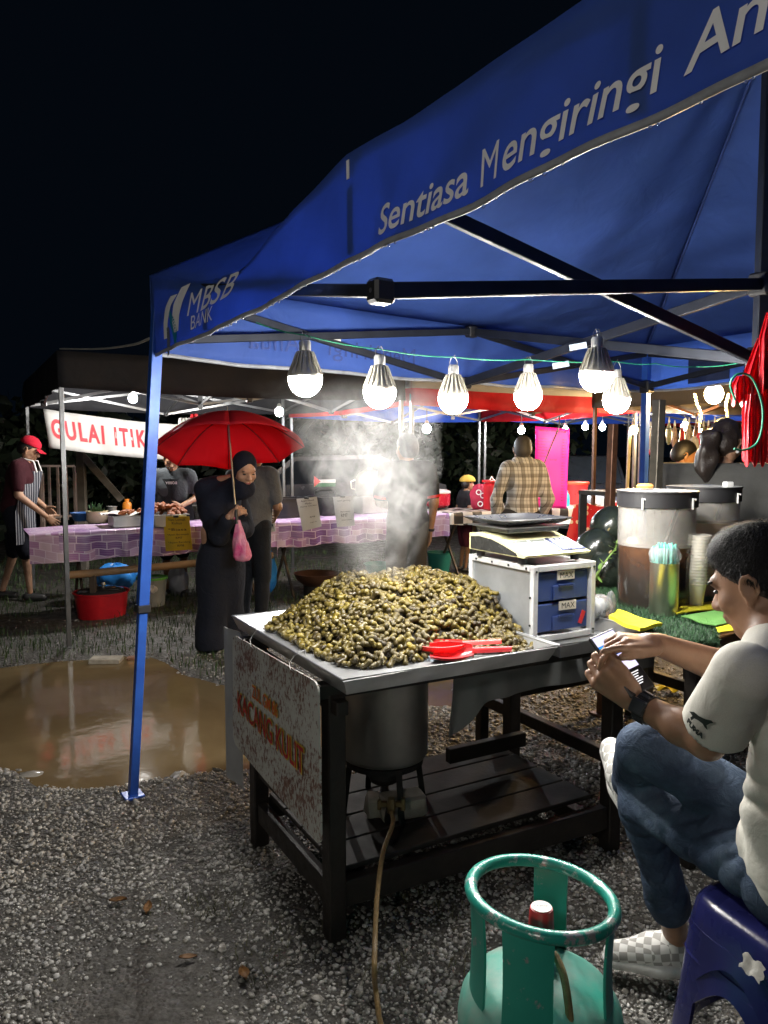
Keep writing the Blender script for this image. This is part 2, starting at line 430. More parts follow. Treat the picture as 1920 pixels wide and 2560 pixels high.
# grass on the far ground, thin tufts near the table
def blades(name, px, py, hmin, hmax, m, wid=.004, zf=ground_z, z0=None, lean=.5, nb=1):
    n = len(px); a = RNG.random(n) * 6.283; h = RNG.uniform(hmin, hmax, n); d = RNG.random(n) * 6.283; l = RNG.random(n) * lean * h
    z = zf(px, py) - .003 if z0 is None else z0
    b = np.stack([px, py, z], 1); s = np.stack([np.cos(a), np.sin(a), 0 * a], 1) * wid / 2; L = np.stack([np.cos(d), np.sin(d), 0 * d], 1)
    V = np.stack([b - s, b + s, b + s * .7 + L * (l * .35)[:, None] + np.array([0, 0, 1]) * (h * .6)[:, None], b - s * .7 + L * (l * .35)[:, None] + np.array([0, 0, 1]) * (h * .6)[:, None], b + L * l[:, None] + np.array([0, 0, 1]) * h[:, None]], 1)
    k = np.arange(n)[:, None] * 5
    F = np.concatenate([k + np.array([[0, 1, 2]]), k + np.array([[0, 2, 3]]), k + np.array([[3, 2, 4]])])
    me = np_mesh(name, V.reshape(-1, 3), F, m); at = me.attributes.new('tone', 'FLOAT', 'POINT'); at.data.foreach_set('value', np.repeat(RNG.random(n), 5).astype(np.float32)); return me
def grass_mat(name, cols):
    t = NT(name); at = t.node('ShaderNodeAttribute'); at.attribute_name = 'tone'
    t.base(t.ramp(at.outputs['Fac'], [(i / (len(cols) - 1), c) for i, c in enumerate(cols)])); t.set(rough=.6); return t.m
GRASS = grass_mat('short grass', [(.010, .030, .006), (.022, .065, .010), (.06, .085, .018), (.015, .045, .008)])
n = 26000; y = RNG.uniform(4.7, 11.5, n); x = (RNG.random(n) * 2 - 1) * (.55 * y + .4)
ok = (y > 5.1 + .5 * fbm(x, y, 4, 3, 1.3)) & (fbm(x, y, 33, 3, 3.0) > -.45) & (ground_z(x, y) > WATER_Z + .004) & ~((x > -1.0) & (y < 5.7))
tag(obj('grass', blades('grass', x[ok], y[ok], .03, .085, GRASS, .007)), 'short dark grass around the far stalls', 'grass', kind='stuff')
cx = [gp(*p)[:2] for p in ((500, 2260), (520, 2290), (640, 2420), (1130, 2290), (900, 2330), (1000, 2250), (700, 2350), (1420, 2330), (60, 1330 + 330), (1150, 2400), (960, 2420))]
x = np.concatenate([RNG.normal(c[0], .07, 60) for c in cx]); y = np.concatenate([RNG.normal(c[1], .05, 60) for c in cx])
tag(obj('grass_tufts', blades('grass_tufts', x, y, .012, .05, grass_mat('dry tufts', [(.05, .05, .02), (.11, .10, .04), (.06, .07, .02)]), .0025, lean=1.2)), 'thin dry grass tufts growing through the gravel', 'grass', kind='stuff')
# fallen leaves
LEAF = mat('fallen leaf', (.16, .075, .022), .6, var=.4, vs=20)
for k, (px, py, s) in enumerate(((295, 2265, .030), (370, 2285, .030), (470, 2410, .026), (610, 2450, .034), (1540, 2408, .03), (340, 1660, .03))):
    c = gp(px, py); aa = 1.7 * k; mb = MB()
    mb.slab(lambda u, v: (c[0] + s * ((u - .5) * 2 * math.cos(aa) - (v - .5) * .9 * math.sin(math.pi * (u * .96 + .02)) * math.sin(aa)), c[1] + s * ((u - .5) * 2 * math.sin(aa) + (v - .5) * .9 * math.sin(math.pi * (u * .96 + .02)) * math.cos(aa)), float(ground_z([c[0]], [c[1]])[0]) + .016 + s * .25 * (2 * v - 1) ** 2 + s * .2 * u * u), 8, 4, .0008)
    tag(mb.build('fallen_leaf', LEAF), 'small brown leaf lying on the gravel', 'leaf', 'fallen leaves on the gravel')
# rubble at the far rim of the puddle
def block(name, px, py, size, rz, m, label, cat, z=None):
    c = gp(px, py); mb = MB(); mb.box((0, 0, size[2] / 2), size, rotz(rz), .008)
    v = np.array(mb.v); v += RNG.normal(0, .0035, v.shape); mb.v = [tuple(q) for q in v]
    o = mb.build(name, m, None, 30); o.location = (c[0], c[1], (float(ground_z([c[0]], [c[1]])[0]) - .015) if z is None else z); return tag(o, label, cat)
CONC = mat('rough concrete', (.36, .33, .27), .9, var=.35, vs=14, bump=.6, bs=120)
block('concrete_block', 265, 1646, (.22, .14, .085), .08, CONC, 'pale concrete block half sunk at the far rim of the puddle', 'block')
block('brick', 336, 1638, (.10, .10, .06), .3, mat('old red brick', (.22, .10, .055), .9, var=.35, vs=14, bump=.6), 'broken reddish brick beside the pale block at the puddle', 'brick')
for k, (px, py, s) in enumerate(((80, 1925, .05), (445, 1925, .04), (545, 1915, .03), (12, 1712, .04), (365, 1636, .04), (1245, 2115, .03))):
    o = obj('loose_rock', stone_me[k]); c = gp(px, py); o.location = (c[0], c[1], float(ground_z([c[0]], [c[1]])[0]) + s * .25); o.scale = (s * 1.2, s * .8, s * .6); o.rotation_euler = (0, 0, k * 1.3)
    tag(o, ['flat pale rock on the near bank of the puddle, farthest from the blue post', 'pale rock poking out of the puddle right of the blue post', 'small pale stone in the puddle close to the rusty sign', 'dark rock in the water at the edge of the picture', 'flat white stone behind the blue post on the far bank', 'flat pale stone on the dark ground under the table'][k], 'rock')
# ================================================================== THE BLUE CANOPY
TH = math.radians(34.0)
E1 = np.array([math.sin(TH), -math.cos(TH), 0.0]); E2 = np.array([math.cos(TH), math.sin(TH), 0.0])
LC = dp(378, 895, 3.28); TS = 3.25
UP = np.array([0, 0, 1.0])
def tp(t, s, z): return np.array([LC[0], LC[1], 0]) + E1 * t + E2 * s + UP * z
BLUE = cloth('blue polyester', (.075, .155, .51), .48, 6.0, .6, .16, .4, .02)
STEEL_D = mat('dark painted steel', (.030, .034, .045), .42, .55, .3, 9, .1)
STEEL_B = mat('blue painted steel', (.030, .105, .42), .36, .15, .35, 5, .12, 90, color2=(.018, .06, .30))
PLAST_K = mat('black nylon', (.018, .018, .02), .45)
WHITEP = mat('white print', (.82, .83, .84), .6, var=.1, vs=12)
tent = thing('canopy_tent', 'blue pop-up canopy with white lettering over the peanut stall', 'tent', (LC[0], LC[1], 0))
# front valance: lower edge, upper edge (the roof cloth sags near the corner)
BOT_T = [0, .81, 1.59, 2.03, 2.49, 3.25]; BOT_Z = [1.895, 1.914, 1.966, 1.978, 2.004, 2.03]
TOP_T = [0, .12, .50, .83, 1.05, 1.35, 1.59, 1.85, 2.16, 2.5, 3.25]; TOP_Z = [2.235, 2.215, 2.125, 2.10, 2.135, 2.185, 2.232, 2.226, 2.238, 2.255, 2.27]
def zb(t): return float(np.interp(t, BOT_T, BOT_Z)) + .0012 * math.sin(t * 9)
def zt(t): return float(np.interp(t, TOP_T, TOP_Z))
def fold(t, z):
    f = (z - zb(t)) / (zt(t) - zb(t))
    w = .006 * math.sin(t * 13 + f * 2) + .003 * math.sin(t * 31 - f * 5) + .003 * math.sin(t * 5.3 + 1) * (1 - f)
    sag = .05 * math.exp(-((t - .75) / .38) ** 2) * f * f         # cloth rolls inward where water weighs on the roof
    return w * (1 - .75 * f) + sag
def front(t, z, out=0.0):
    return tp(t, fold(t, z) - out, z)
mb = MB(); mb.slab(lambda a, b: front(a * TS, zb(a * TS) + (zt(a * TS) - zb(a * TS)) * b), 96, 8, .002); mb.build('valance', BLUE, tent, 180)
HEM = mat('grey hem tape', (.30, .31, .33), .45, var=.3, vs=15)
mb = MB(); mb.slab(lambda a, b: front(a * TS, zb(a * TS) - .001 + .014 * b, .003), 96, 1, .004); mb.build('hem', HEM, tent, 180)
# the other three valances
def side_val(P0, P1, z0, z1, h0, h1, seed, nm='valance', m=BLUE):
    P0, P1 = A3(P0), A3(P1); d = norm(P1 - P0); nrm = np.cross(d, UP); ln = np.linalg.norm(P1 - P0)
    def f(a, b, o=0.0):
        x = a * ln; zb_ = z0 + (z1 - z0) * a - .02 * math.sin(math.pi * a) + .005 * math.sin(x * 8 + seed); hh = h0 + (h1 - h0) * a
        w = (.012 * math.sin(x * 11 + seed + b * 2) + .006 * math.sin(x * 27 + 3 * b)) * (1 - b)
        return P0 + d * x + nrm * (w + o) + UP * (zb_ + hh * b)
    mb = MB(); mb.slab(f, 90, 6, .002); mb.build(nm, m, tent, 180)
    mb = MB(); mb.slab(lambda a, b: f(a, .05 * b, .003), 90, 1, .004); mb.build('hem', HEM, tent, 180); return f
z0 = np.array([LC[0], LC[1], 0])
far_val = side_val(z0 + E1 * .004, z0 + E1 * .004 + E2 * TS, 1.895, 1.885, .335, .30, 1.0)
CYAN = cloth('blue polyester lit through', (.022, .11, .50), .6, 7.0, .62, .16, .5, .02)
right_val = side_val(z0 + E2 * TS, z0 + E2 * TS + E1 * TS, 1.885, 2.0, .30, .28, 2.0)
near_val = side_val(z0 + E2 * TS + E1 * TS, z0 + E1 * TS, 2.0, 2.03, .28, .24, 3.0)
# roof: pyramid that sags between its ribs
MAST = A3((1.335, 2.765, 0)); PEAK = MAST + UP * 2.98
mt = float(np.dot(MAST - z0, E1)); ms = float(np.dot(MAST - z0, E2))
def edge_z(t, s):
    k = min(t, TS - t, s, TS - s)
    if k == s: return zt(t)
    if k == t: return 2.225 - .045 * s / TS - .02 * math.sin(math.pi * s / TS)
    if k == TS - s: return 2.18 + .095 * t / TS - .02 * math.sin(math.pi * t / TS)
    return 2.265 - .02 * math.sin(math.pi * s / TS)
def roof_fn(P, Q, nseg):
    def f(a, b):
        t0, s0 = P[0] + (Q[0] - P[0]) * a, P[1] + (Q[1] - P[1]) * a
        t, s = t0 + (mt - t0) * b, s0 + (ms - s0) * b
        z = edge_z(t0, s0) * (1 - b) + 2.98 * b - .10 * math.sin(math.pi * min(1, b * 1.15)) * math.sin(math.pi * a) - .012 * math.sin(a * 19) * b * (1 - b) * 4
        if P[1] == 0 and Q[1] == 0: s += fold(t0, zt(t0)) * (1 - b)
        return tp(t, s, z)
    return f
for P, Q in (((0, 0), (TS, 0)), ((TS, 0), (TS, TS)), ((TS, TS), (0, TS)), ((0, TS), (0, 0))):
    mb = MB(); mb.slab(roof_fn(P, Q, 0), 64, 16, .002); mb.build('roof_panel', BLUE, tent, 180)
# seams where the roof panels meet, and short tie tabs along the inside
SEAM = mat('navy seam tape', (.030, .060, .22), .6, var=.15)
for (t_, s_) in ((0, 0), (TS, 0), (TS, TS), (0, TS)):
    mb = MB(); mb.tube([tp(t_ + (mt - t_) * q, s_ + (ms - s_) * q, edge_z(t_, s_) * (1 - q) + 2.98 * q - .012) for q in np.linspace(.02, .98, 24)], .006, 6); mb.build('roof_seam', SEAM, tent)
for t_ in (.62, 1.60, 2.45):
    mb = MB(); mb.slab(lambda a, b: front(t_ + .03 * (a - .5), zb(t_) + .02 + .16 * b, -.006), 1, 6, .002); mb.build('tie_tab', SEAM, tent)
mb = MB(); mb.slab(lambda a, b: front(1.60 + .012 * (a - .5), zt(1.6) - .062 + .045 * b, .004), 1, 3, .002); mb.build('white_tag', WHITEP, tent)
# lettering on the front valance
def front_word(txt, t0, t1, o0, o1, caph, shear=0.0, bold=0.0):
    """fits a word between t0 and t1 along the valance, its baseline o0..o1 above the lower edge"""
    vs, fs = text_mesh(txt, 1.0, shear=shear, bold=bold, res=5); ref = text_mesh('H', 1.0)[0]; ch = max(q[1] for q in ref)
    bx = min(q[0] for q in vs); ww = max(q[0] for q in vs) - bx; mb = MB(); P = []
    for x, y, z in vs:
        a_ = (x - bx) / ww; t_ = t0 + a_ * (t1 - t0); P.append(front(t_, zb(t_) + o0 + (o1 - o0) * a_ + y / ch * caph, .0045))
    mb.add(P, fs); return mb.build('lettering', WHITEP, tent, None)
front_word('Sentiasa', 1.745, 2.055, .030, .036, .062, .2, .012); front_word('M', 2.089, 2.148, .034, .036, .066, .2, 0); front_word('engiringi', 2.158, 2.502, .036, .046, .066, .2, .010); front_word('Anda', 2.536, 2.775, .048, .056, .064, .2, .012)
front_word('M', .44, .54, .100, .101, .085, .1, 0); front_word('BSB', .555, .835, .101, .104, .085, .1, .01); front_word('BANK', .475, .69, .045, .045, .050, 0, .002)
def emblem(poly, m):
    mb = MB(); n = len(poly) // 2
    L_, R_ = poly[:n], poly[n:][::-1]
    mb.grid(lambda a, b: front(.18 + np.interp(b, np.linspace(0, 1, n), [p[0] for p in L_]) * (1 - a) + np.interp(b, np.linspace(0, 1, n), [p[0] for p in R_]) * a,
                               1.94 + np.interp(b, np.linspace(0, 1, n), [p[1] for p in L_]) * (1 - a) + np.interp(b, np.linspace(0, 1, n), [p[1] for p in R_]) * a, .0045), 3, 14)
    return mb.build('emblem', m, tent, 180)
emblem([(0, .01), (.0, .07), (.03, .13), (.09, .165), (.15, .165), (.095, .13), (.06, .07), (.04, .01)], WHITEP)
emblem([(.13, .02), (.105, .07), (.12, .13), (.18, .185), (.25, .19), (.20, .13), (.18, .08), (.19, .02)], WHITEP)
TEALP = mat('teal print', (.01, .20, .33), .6, var=.1)
emblem([(.165, -.045), (.12, .0), (.09, .05), (.075, .10), (.085, .115), (.13, .07), (.17, .02), (.175, -.03)], TEALP)
emblem([(.02, -.06), (.03, -.02), (.04, .02), (.045, .05), (.075, .05), (.075, .02), (.07, -.02), (.045, -.05)], mat('grey print', (.10, .12, .16), .6))
# print showing through the far and right valances, mirrored from inside
DIMP = mat('print from behind', (.030, .060, .24), .7, var=.1); DARKP = mat('dark print from behind', (.012, .022, .075), .7, var=.1)
def mirror_text(txt, f, a_end, hh, b0, size, m, out):
    lettering('lettering', txt, lambda x, y: f(a_end - x / TS, b0 + y / hh, out), m, tent, size, spacing=1.05)
mirror_text('Anda', far_val, .215, .33, .26, .12, DIMP, .007); mirror_text('Mengiringi', far_val, .425, .33, .26, .12, DIMP, .007)
mirror_text('gi', right_val, .36, .29, .22, .13, DARKP, .007); mirror_text('Anda', right_val, .295, .29, .22, .13, DARKP, .007)
# legs: the near left one leans outward
def leg(top, base, m, w=.036):
    mb = MB(); mid = A3(base) * .62 + A3(top) * .38
    mb.bar(base, mid, w * .86, bev=.002, up=E1); l1 = mb.build('leg', m, tent)
    mb = MB(); mb.bar(mid + (A3(top) - mid) * -.01, top, w * 1.06, bev=.002, up=E1); mb.build('leg_sleeve', m, l1, off=tent['_o'])
    mb = MB(); mb.box(A3(base) + UP * .006, (.085, .085, .012), rotz(TH), .004); mb.build('foot_plate', m, l1, off=tent['_o'])
    mb = MB(); mb.box(mid, (w * 1.35, w * 1.35, .035), rotz(TH), .004); mb.build('sleeve_collar', PLAST_K, l1, off=tent['_o'])
gL = gp(332, 1985); gz_ = float(ground_z([gL[0]], [gL[1]])[0])
leg(LC + E1 * .035 + E2 * .03 + UP * .30, np.array([gL[0], gL[1], gz_]), STEEL_B, .042)
FC = z0 + E2 * (TS - .03); leg(FC + UP * 2.15 + E1 * .03, FC + E1 * .03, STEEL_B, .040)
leg(z0 + E1 * (TS - .03) + E2 * .03 + UP * 2.2, z0 + E1 * (TS - .03) + E2 * .03, STEEL_B)
leg(z0 + E1 * (TS - .03) + E2 * (TS - .03) + UP * 2.15, z0 + E1 * (TS - .03) + E2 * (TS - .03), STEEL_B)
mb = MB(); mb.bar(MAST + UP * 1.845, PEAK - UP * .02, .045, bev=.003); mb.build('mast', STEEL_D, tent)
# scissor trusses
def truss(p, q, w=.017, h=.034, m=STEEL_D):
    mb = MB(); mb.bar(p, q, w, h, bev=.0025); return mb.build('truss_bar', m, tent)
def knuckle(p, size=(.06, .05, .06), m=PLAST_K):
    mb = MB(); mb.box(p, size, rotz(TH), .008); k = mb.build('truss_joint', m, tent)
    mb = MB(); mb.tube([A3(p) - E2 * size[1] * .62, A3(p) + E2 * size[1] * .62], .006, 8); mb.build('bolt', mat('zinc', (.45, .46, .47), .35, .9), k, off=tent['_o'])
fm_lo, fm_hi = tp(1.665, .05, 1.893), tp(1.60, .05, 2.19)
am_lo, am_hi = tp(.045, 1.68, 1.870), tp(.045, 1.72, 2.145)
m_hi, m_lo = MAST + UP * (dp(1885, 712, MAST[1])[2]), MAST + UP * (dp(1870, 900, MAST[1])[2])
rm_lo, rm_hi = tp(1.65, TS - .05, 1.87), tp(1.65, TS - .05, 2.14)
nm_lo, nm_hi = tp(TS - .05, 1.65, 1.89), tp(TS - .05, 1.65, 2.15)
for lo, hi in ((fm_lo, fm_hi), (am_lo, am_hi), (rm_lo, rm_hi), (nm_lo, nm_hi)):
    d = norm((MAST - lo) * A3((1, 1, 0))); sx = np.cross(d, UP) * .012
    truss(lo + sx, m_hi + sx, .020, .040); truss(hi - sx, m_lo - sx, .020, .040); knuckle(lo); knuckle(hi)
def side_truss(Pa, Pb, lo, hi, ia, za=(1.965, 2.17), zb_=(1.92, 2.13)):
    ins = A3(ia); a_lo, a_hi, b_lo, b_hi = Pa + UP * za[0], Pa + UP * za[1], Pb + UP * zb_[0], Pb + UP * zb_[1]
    truss(a_lo + ins * .012, hi + ins * .012); truss(a_hi - ins * .012, lo - ins * .012); truss(hi + ins * .012, b_lo + ins * .012); truss(lo - ins * .012, b_hi - ins * .012)
side_truss(tp(.05, .05, 0), tp(.05, TS - .05, 0), am_lo, am_hi, E1)
truss(tp(.05, .05, 2.0) + E2 * .012, fm_hi + E2 * .012); truss(tp(.05, .05, 2.18) - E2 * .012, fm_lo - E2 * .012); truss(fm_hi + E2 * .012, tp(TS - .05, .05, 2.16) + E2 * .012)
side_truss(tp(.05, TS - .05, 0), tp(TS - .05, TS - .05, 0), rm_lo, rm_hi, -E2, (1.92, 2.13), (1.95, 2.15))
side_truss(tp(TS - .05, .05, 0), tp(TS - .05, TS - .05, 0), nm_lo, nm_hi, -E1, (2.0, 2.2), (1.95, 2.15))
knuckle(m_hi, (.075, .075, .08)); knuckle(m_lo, (.075, .075, .09)); knuckle(tp(.05, TS - .05, 1.92), (.07, .07, .08)); knuckle(tp(.05, .05, 1.975), (.05, .05, .08))
WLAB = mat('white sticker', (.72, .72, .70), .5, var=.1)
mb = MB(); c = dp(833, 852, 3.73); mb.box(c, (.085, .004, .03), rotz(TH + .0), .001); mb.build('sticker', WLAB, tent)
for px, py, Y_ in ((1445, 866, 3.42), (1402, 912, 3.6)):
    mb = MB(); c = dp(px, py, Y_ - .03); mb.box(c, (.075, .003, .026), euler(0, -.17, -.1), .001); mb.build('sticker', mat('pale blue sticker', (.45, .55, .68), .5), tent)
mb = MB(); mb.slab(lambda a, b: right_val(.10 + .085 * a, .12 + .62 * b, .012), 2, 2, .004); mb.build('pocket', mat('navy pocket', (.008, .018, .07), .7), tent, None)
# water beads along the front hem
mb = MB()
for k in range(70):
    t = .5 + 2.45 * RNG.random(); r = RNG.uniform(.0018, .0038); mb.ball(front(t, zb(t) - .001 - r * .6, .004), (r, r, r * 1.3), 8, 6)
t = NT('water bead'); t.base((.8, .85, .9)); t.set(rough=.03, trans=.9, ior=1.33); MATS['bead'] = t.m
tag(mb.build('water_drops', t.m, tent, 180), kind='stuff')
# ================================================================== LAMPS OVER THE STALL
def bulb_glow(name, col, s): return emit(name, col, s)
SINK = mat('bronze heat sink', (.52, .49, .41), .45, .25, .3, 12)
CAPM = mat('lamp cap', (.55, .54, .50), .4, .6)
WIRE = mat('thin wire', (.16, .16, .17), .4, .8)
GLOW = emit('lamp globe', (1.0, .965, .90), BULB)
def make_bulb(label, r=.053):
    """origin in the middle of the globe's rim; hangs from a wire hook"""
    b = local(thing('light_bulb', label, 'light bulb', group='large lamps hung under the blue canopy'))
    k = r / .053
    pf = [(.0, -.054), (.016, -.052), (.030, -.045), (.042, -.033), (.050, -.017), (.053, 0), (.052, .008)]
    mb = MB(); mb.lathe([(a * k, z * k) for a, z in pf], n=24); mb.build('globe', GLOW, b, 180)
    pf = [(.0535, .006), (.0535, .014), (.046, .030), (.036, .052), (.029, .072), (.024, .084), (.018, .088)]
    mb = MB(); mb.lathe([(a * k * (1 if i < 2 else .92), z * k) for i, (a, z) in enumerate(pf)], n=36)
    for i in range(18):
        a = 2 * math.pi * i / 18; c, s_ = math.cos(a), math.sin(a)
        q = [(.0525, .014), (.047, .030), (.0375, .052), (.0305, .072), (.0250, .083)]
        for (r0, z0_), (r1, z1_) in zip(q[:-1], q[1:]):
            mb.bar((c * r0 * k, s_ * r0 * k, z0_ * k), (c * r1 * k, s_ * r1 * k, z1_ * k), .0028 * k, .005 * k, up=(c, s_, 0))
    mb.build('heat_sink', SINK, b, 30)
    mb = MB(); mb.lathe([(.0185 * k, .086 * k), (.0185 * k, .112 * k), (.015 * k, .118 * k), (0, .119 * k)], n=16); mb.build('cap', CAPM, b)
    return b
def hook(b, loc, top):
    l = A3(loc); t = A3(top) - l; q = []
    h = .118
    for a in np.linspace(0, 2 * math.pi, 17): q.append((.012 * math.sin(a), 0, h + .012 - .012 * math.cos(a) + .0))
    mb = MB(); mb.tube([(-.012, 0, h - .01), (-.014, 0, h + .012), (-.004, 0, h + .030), tuple(t * .85 + A3((0, 0, h + .03)) * .15), tuple(t), tuple(t + A3((.006, 0, .008)))], .0014, 6)
    mb.tube([(.012, 0, h - .01), (.014, 0, h + .012), (.004, 0, h + .030)], .0014, 6); mb.build('hook', WIRE, b)
BP = [((763, 948), 2.40, 'big lamp with grey cooling fins nearest the blue corner post'), ((949, 980), 2.52, 'lit lamp hanging right above the steam, second from the blue post'), ((1133, 997), 2.74, 'finned lamp third from the blue post, over the heap of peanuts'),
      ((1320, 990), 2.92, 'finned lamp above the head of the man in the checked shirt'), ((1491, 938), 2.52, 'largest and highest lamp, above the drawer cabinet and scale'), ((1541, 1000), 3.05, 'lamp hanging low beside the highest lamp, above the drink barrels')]
cord_px = [(640, 806, 2.37), (763, 838, 2.40), (949, 873, 2.53), (1133, 893, 2.74), (1320, 899, 2.92), (1541, 904, 3.05), (1640, 909, 3.15), (1740, 917, 3.3), (1860, 905, 2.9)]
cord = [dp(*c) for c in cord_px]
proto = None
for i, ((px, py), Yd, lab) in enumerate(BP):
    loc = dp(px, py, Yd)
    b = make_bulb(lab, .053 if i != 4 else .0545); b.location = tuple(loc)
    top = cord[i + 1] if i < 4 else (dp(1497, 858, Yd + .04) if i == 4 else cord[5])
    hook(b, loc, top)
mb = MB(); pts = []
for p, q in zip(cord[:-1], cord[1:]):
    for k in range(6): a = k / 6; pts.append(p * (1 - a) + q * a - UP * .006 * math.sin(math.pi * a))
pts.append(cord[-1]); mb.tube(pts, .0022, 6)
single('lamp_line', mb, mat('green twine', (.01, .22, .12), .6), 'thin green cord strung under the canopy carrying the lamps', 'cord', at=cord[0])

# ================================================================== PEANUT TABLE (table axes u, v)
TA = math.radians(29.3); TU = np.array([math.cos(TA), math.sin(TA), 0]); TV = np.array([-math.sin(TA), math.cos(TA), 0]); TO = gp(868, 1700, .86) * A3((1, 1, 0))
def tb(u, v, z): return TO + TU * u + TV * v + UP * z
RT = rotz(TA)
WOOD_D = mat('dark wet timber', (.014, .010, .0075), .55, var=.5, vs=12, bump=.4, bs=40, bd=.004)
table = thing('stall_table', 'dark timber stall table carrying the trays of peanuts and drawers', 'table', tb(.6, .5, 0))
for (u, v) in ((.035, .165), (.035, .83), (1.17, .13), (1.17, .72)):
    mb = MB(); mb.bar(tb(u, v, -.01), tb(u, v, .775), .058, .058, up=TU, bev=.004); mb.build('leg', WOOD_D, table)
def rail(a, b, w=.045, h=.07, nm='rail'):
    mb = MB(); mb.bar(a, b, w, h, bev=.003); mb.build(nm, WOOD_D, table)
rail(tb(-.03, .165, .785), tb(1.24, .13, .785), .05, .045); rail(tb(-.03, .83, .785), tb(1.24, .72, .785), .05, .045)
rail(tb(.035, .10, .74), tb(.035, .92, .74), .04, .044); rail(tb(1.17, .08, .74), tb(1.17, .80, .74), .04, .044)
rail(tb(.035, .195, .13), tb(.035, .80, .13), .035, .075); rail(tb(.035, .195, .32), tb(.035, .80, .32), .03, .10)
rail(tb(.065, .165, .135), tb(1.14, .13, .135), .04, .085); rail(tb(.065, .83, .135), tb(1.14, .72, .135), .04, .085)
rail(tb(1.17, .16, .06), tb(1.17, .69, .06), .05, .06); rail(tb(.75, .60, .28), tb(1.14, .60, .28), .035, .06); 
SHELF = mat('old plywood', (.022, .018, .014), .6, var=.5, vs=7, bump=.3)
for k in range(4):
    mb = MB(); v0 = .19 + k * .155; mb.box(tb(.60, v0 + .075, .188), (1.07, .148, .018), RT, .003)
    mb.build('shelf_board', SHELF, table)
# trays
ALU = mat('scuffed sheet aluminium', (.52, .53, .54), .36, .85, .25, 5, .12, 30, .004)
def tray(name, u0, u1, v0, v1, z0_, h, label, flare=.02):
    r = thing(name, label, 'tray', tb((u0 + u1) / 2, (v0 + v1) / 2, z0_))
    mb = MB(); mb.box(tb((u0 + u1) / 2, (v0 + v1) / 2, z0_ + .001), (u1 - u0 - 2 * flare, v1 - v0 - 2 * flare, .003), RT); mb.build('tray_floor', ALU, r)
    C_ = [(u0, v0), (u1, v0), (u1, v1), (u0, v1)]; I_ = [(u0 + flare, v0 + flare), (u1 - flare, v0 + flare), (u1 - flare, v1 - flare), (u0 + flare, v1 - flare)]
    for k in range(4):
        a, b, c, d = C_[k], C_[(k + 1) % 4], I_[(k + 1) % 4], I_[k]
        def f(x, y):
            p = (a[0] + (b[0] - a[0]) * x, a[1] + (b[1] - a[1]) * x); q = (d[0] + (c[0] - d[0]) * x, d[1] + (c[1] - d[1]) * x)
            dent = .0022 * math.sin(x * 21 + k * 2) * math.sin(math.pi * y); return tb(q[0] + (p[0] - q[0]) * y + dent, q[1] + (p[1] - q[1]) * y - dent, z0_ + h * y)
        mb = MB(); mb.slab(f, 24, 4, .0025); mb.build('tray_side', ALU, r, 60)
    mb = MB(); mb.tube([tb(u, v, z0_ + h) for u, v in C_], .0042, 8, closed=True); mb.build('rolled_rim', ALU, r)
    return r
tray('metal_tray', -.012, .775, 0, .98, .812, .048, 'wide aluminium tray under the heap of peanuts')
tray('metal_tray', .788, 1.216, 0, .98, .812, .048, 'narrower aluminium tray under the drawer cabinet')
# peanuts
PN_POLY = np.array([(.085, .88), (.10, .70), (.10, .50), (.105, .33), (.135, .235), (.22, .19), (.33, .20), (.42, .215), (.52, .225), (.60, .185), (.68, .12), (.765, .10), (.785, .18), (.826, .21), (.832, .55), (.832, .95), (.55, .96), (.20, .955)])
def heap_h(u, v):
    u = np.asarray(u); v = np.asarray(v); d = -poly_sd(np.stack([u, v], 1), PN_POLY)
    h = np.minimum(np.minimum((u - .085) * .58, (v - .10) * .44), .180 + .014 * fbm(u, v, 5, 3, 12.0))
    h = np.minimum(h, (1.02 - v) * .9 + .03); h = np.minimum(h, (.88 - u) * 1.3 + .085)
    lim = np.clip(d / .09, 0, 1) ** .75
    lim = np.where((u > .74) & (v > .26), np.maximum(lim, np.clip((v - .2) / .2, 0, 1)), lim)
    return np.where(d > 0, np.maximum(.0, h * (.25 + .75 * lim)) + .008 * fbm(u, v, 8, 2, 22.0) * lim, 0.0)
def peanut_mesh(nseg, nring, seed):
    r = np.random.default_rng(seed); L_ = 1.0; V_ = []; F_ = []
    waist = r.uniform(.72, .93); w1, w2 = r.uniform(.9, 1.05), r.uniform(.85, 1.08); bend = r.uniform(-.08, .08)
    for i in range(nseg + 1):
        t = i / nseg; s_ = math.sqrt(max(0, 1 - (2 * t - 1) ** 2)); lobe = (w1 * (1 - t) + w2 * t) * (1 - (1 - waist) * math.exp(-((t - .5) / .16) ** 2))
        rr = .305 * min(1, s_ * 1.35) ** .8 * lobe if 0 < i < nseg else .012
        for k in range(nring):
            a = 2 * math.pi * k / nring; V_.append(((t - .5) * L_, rr * math.cos(a) + bend * (1 - (2 * t - 1) ** 2), rr * math.sin(a) * .95))
    for i in range(nseg):
        for k in range(nring):
            k2 = (k + 1) % nring; F_.append((i * nring + k, i * nring + k2, (i + 1) * nring + k2, (i + 1) * nring + k))
    return np.array(V_), np.array(F_)
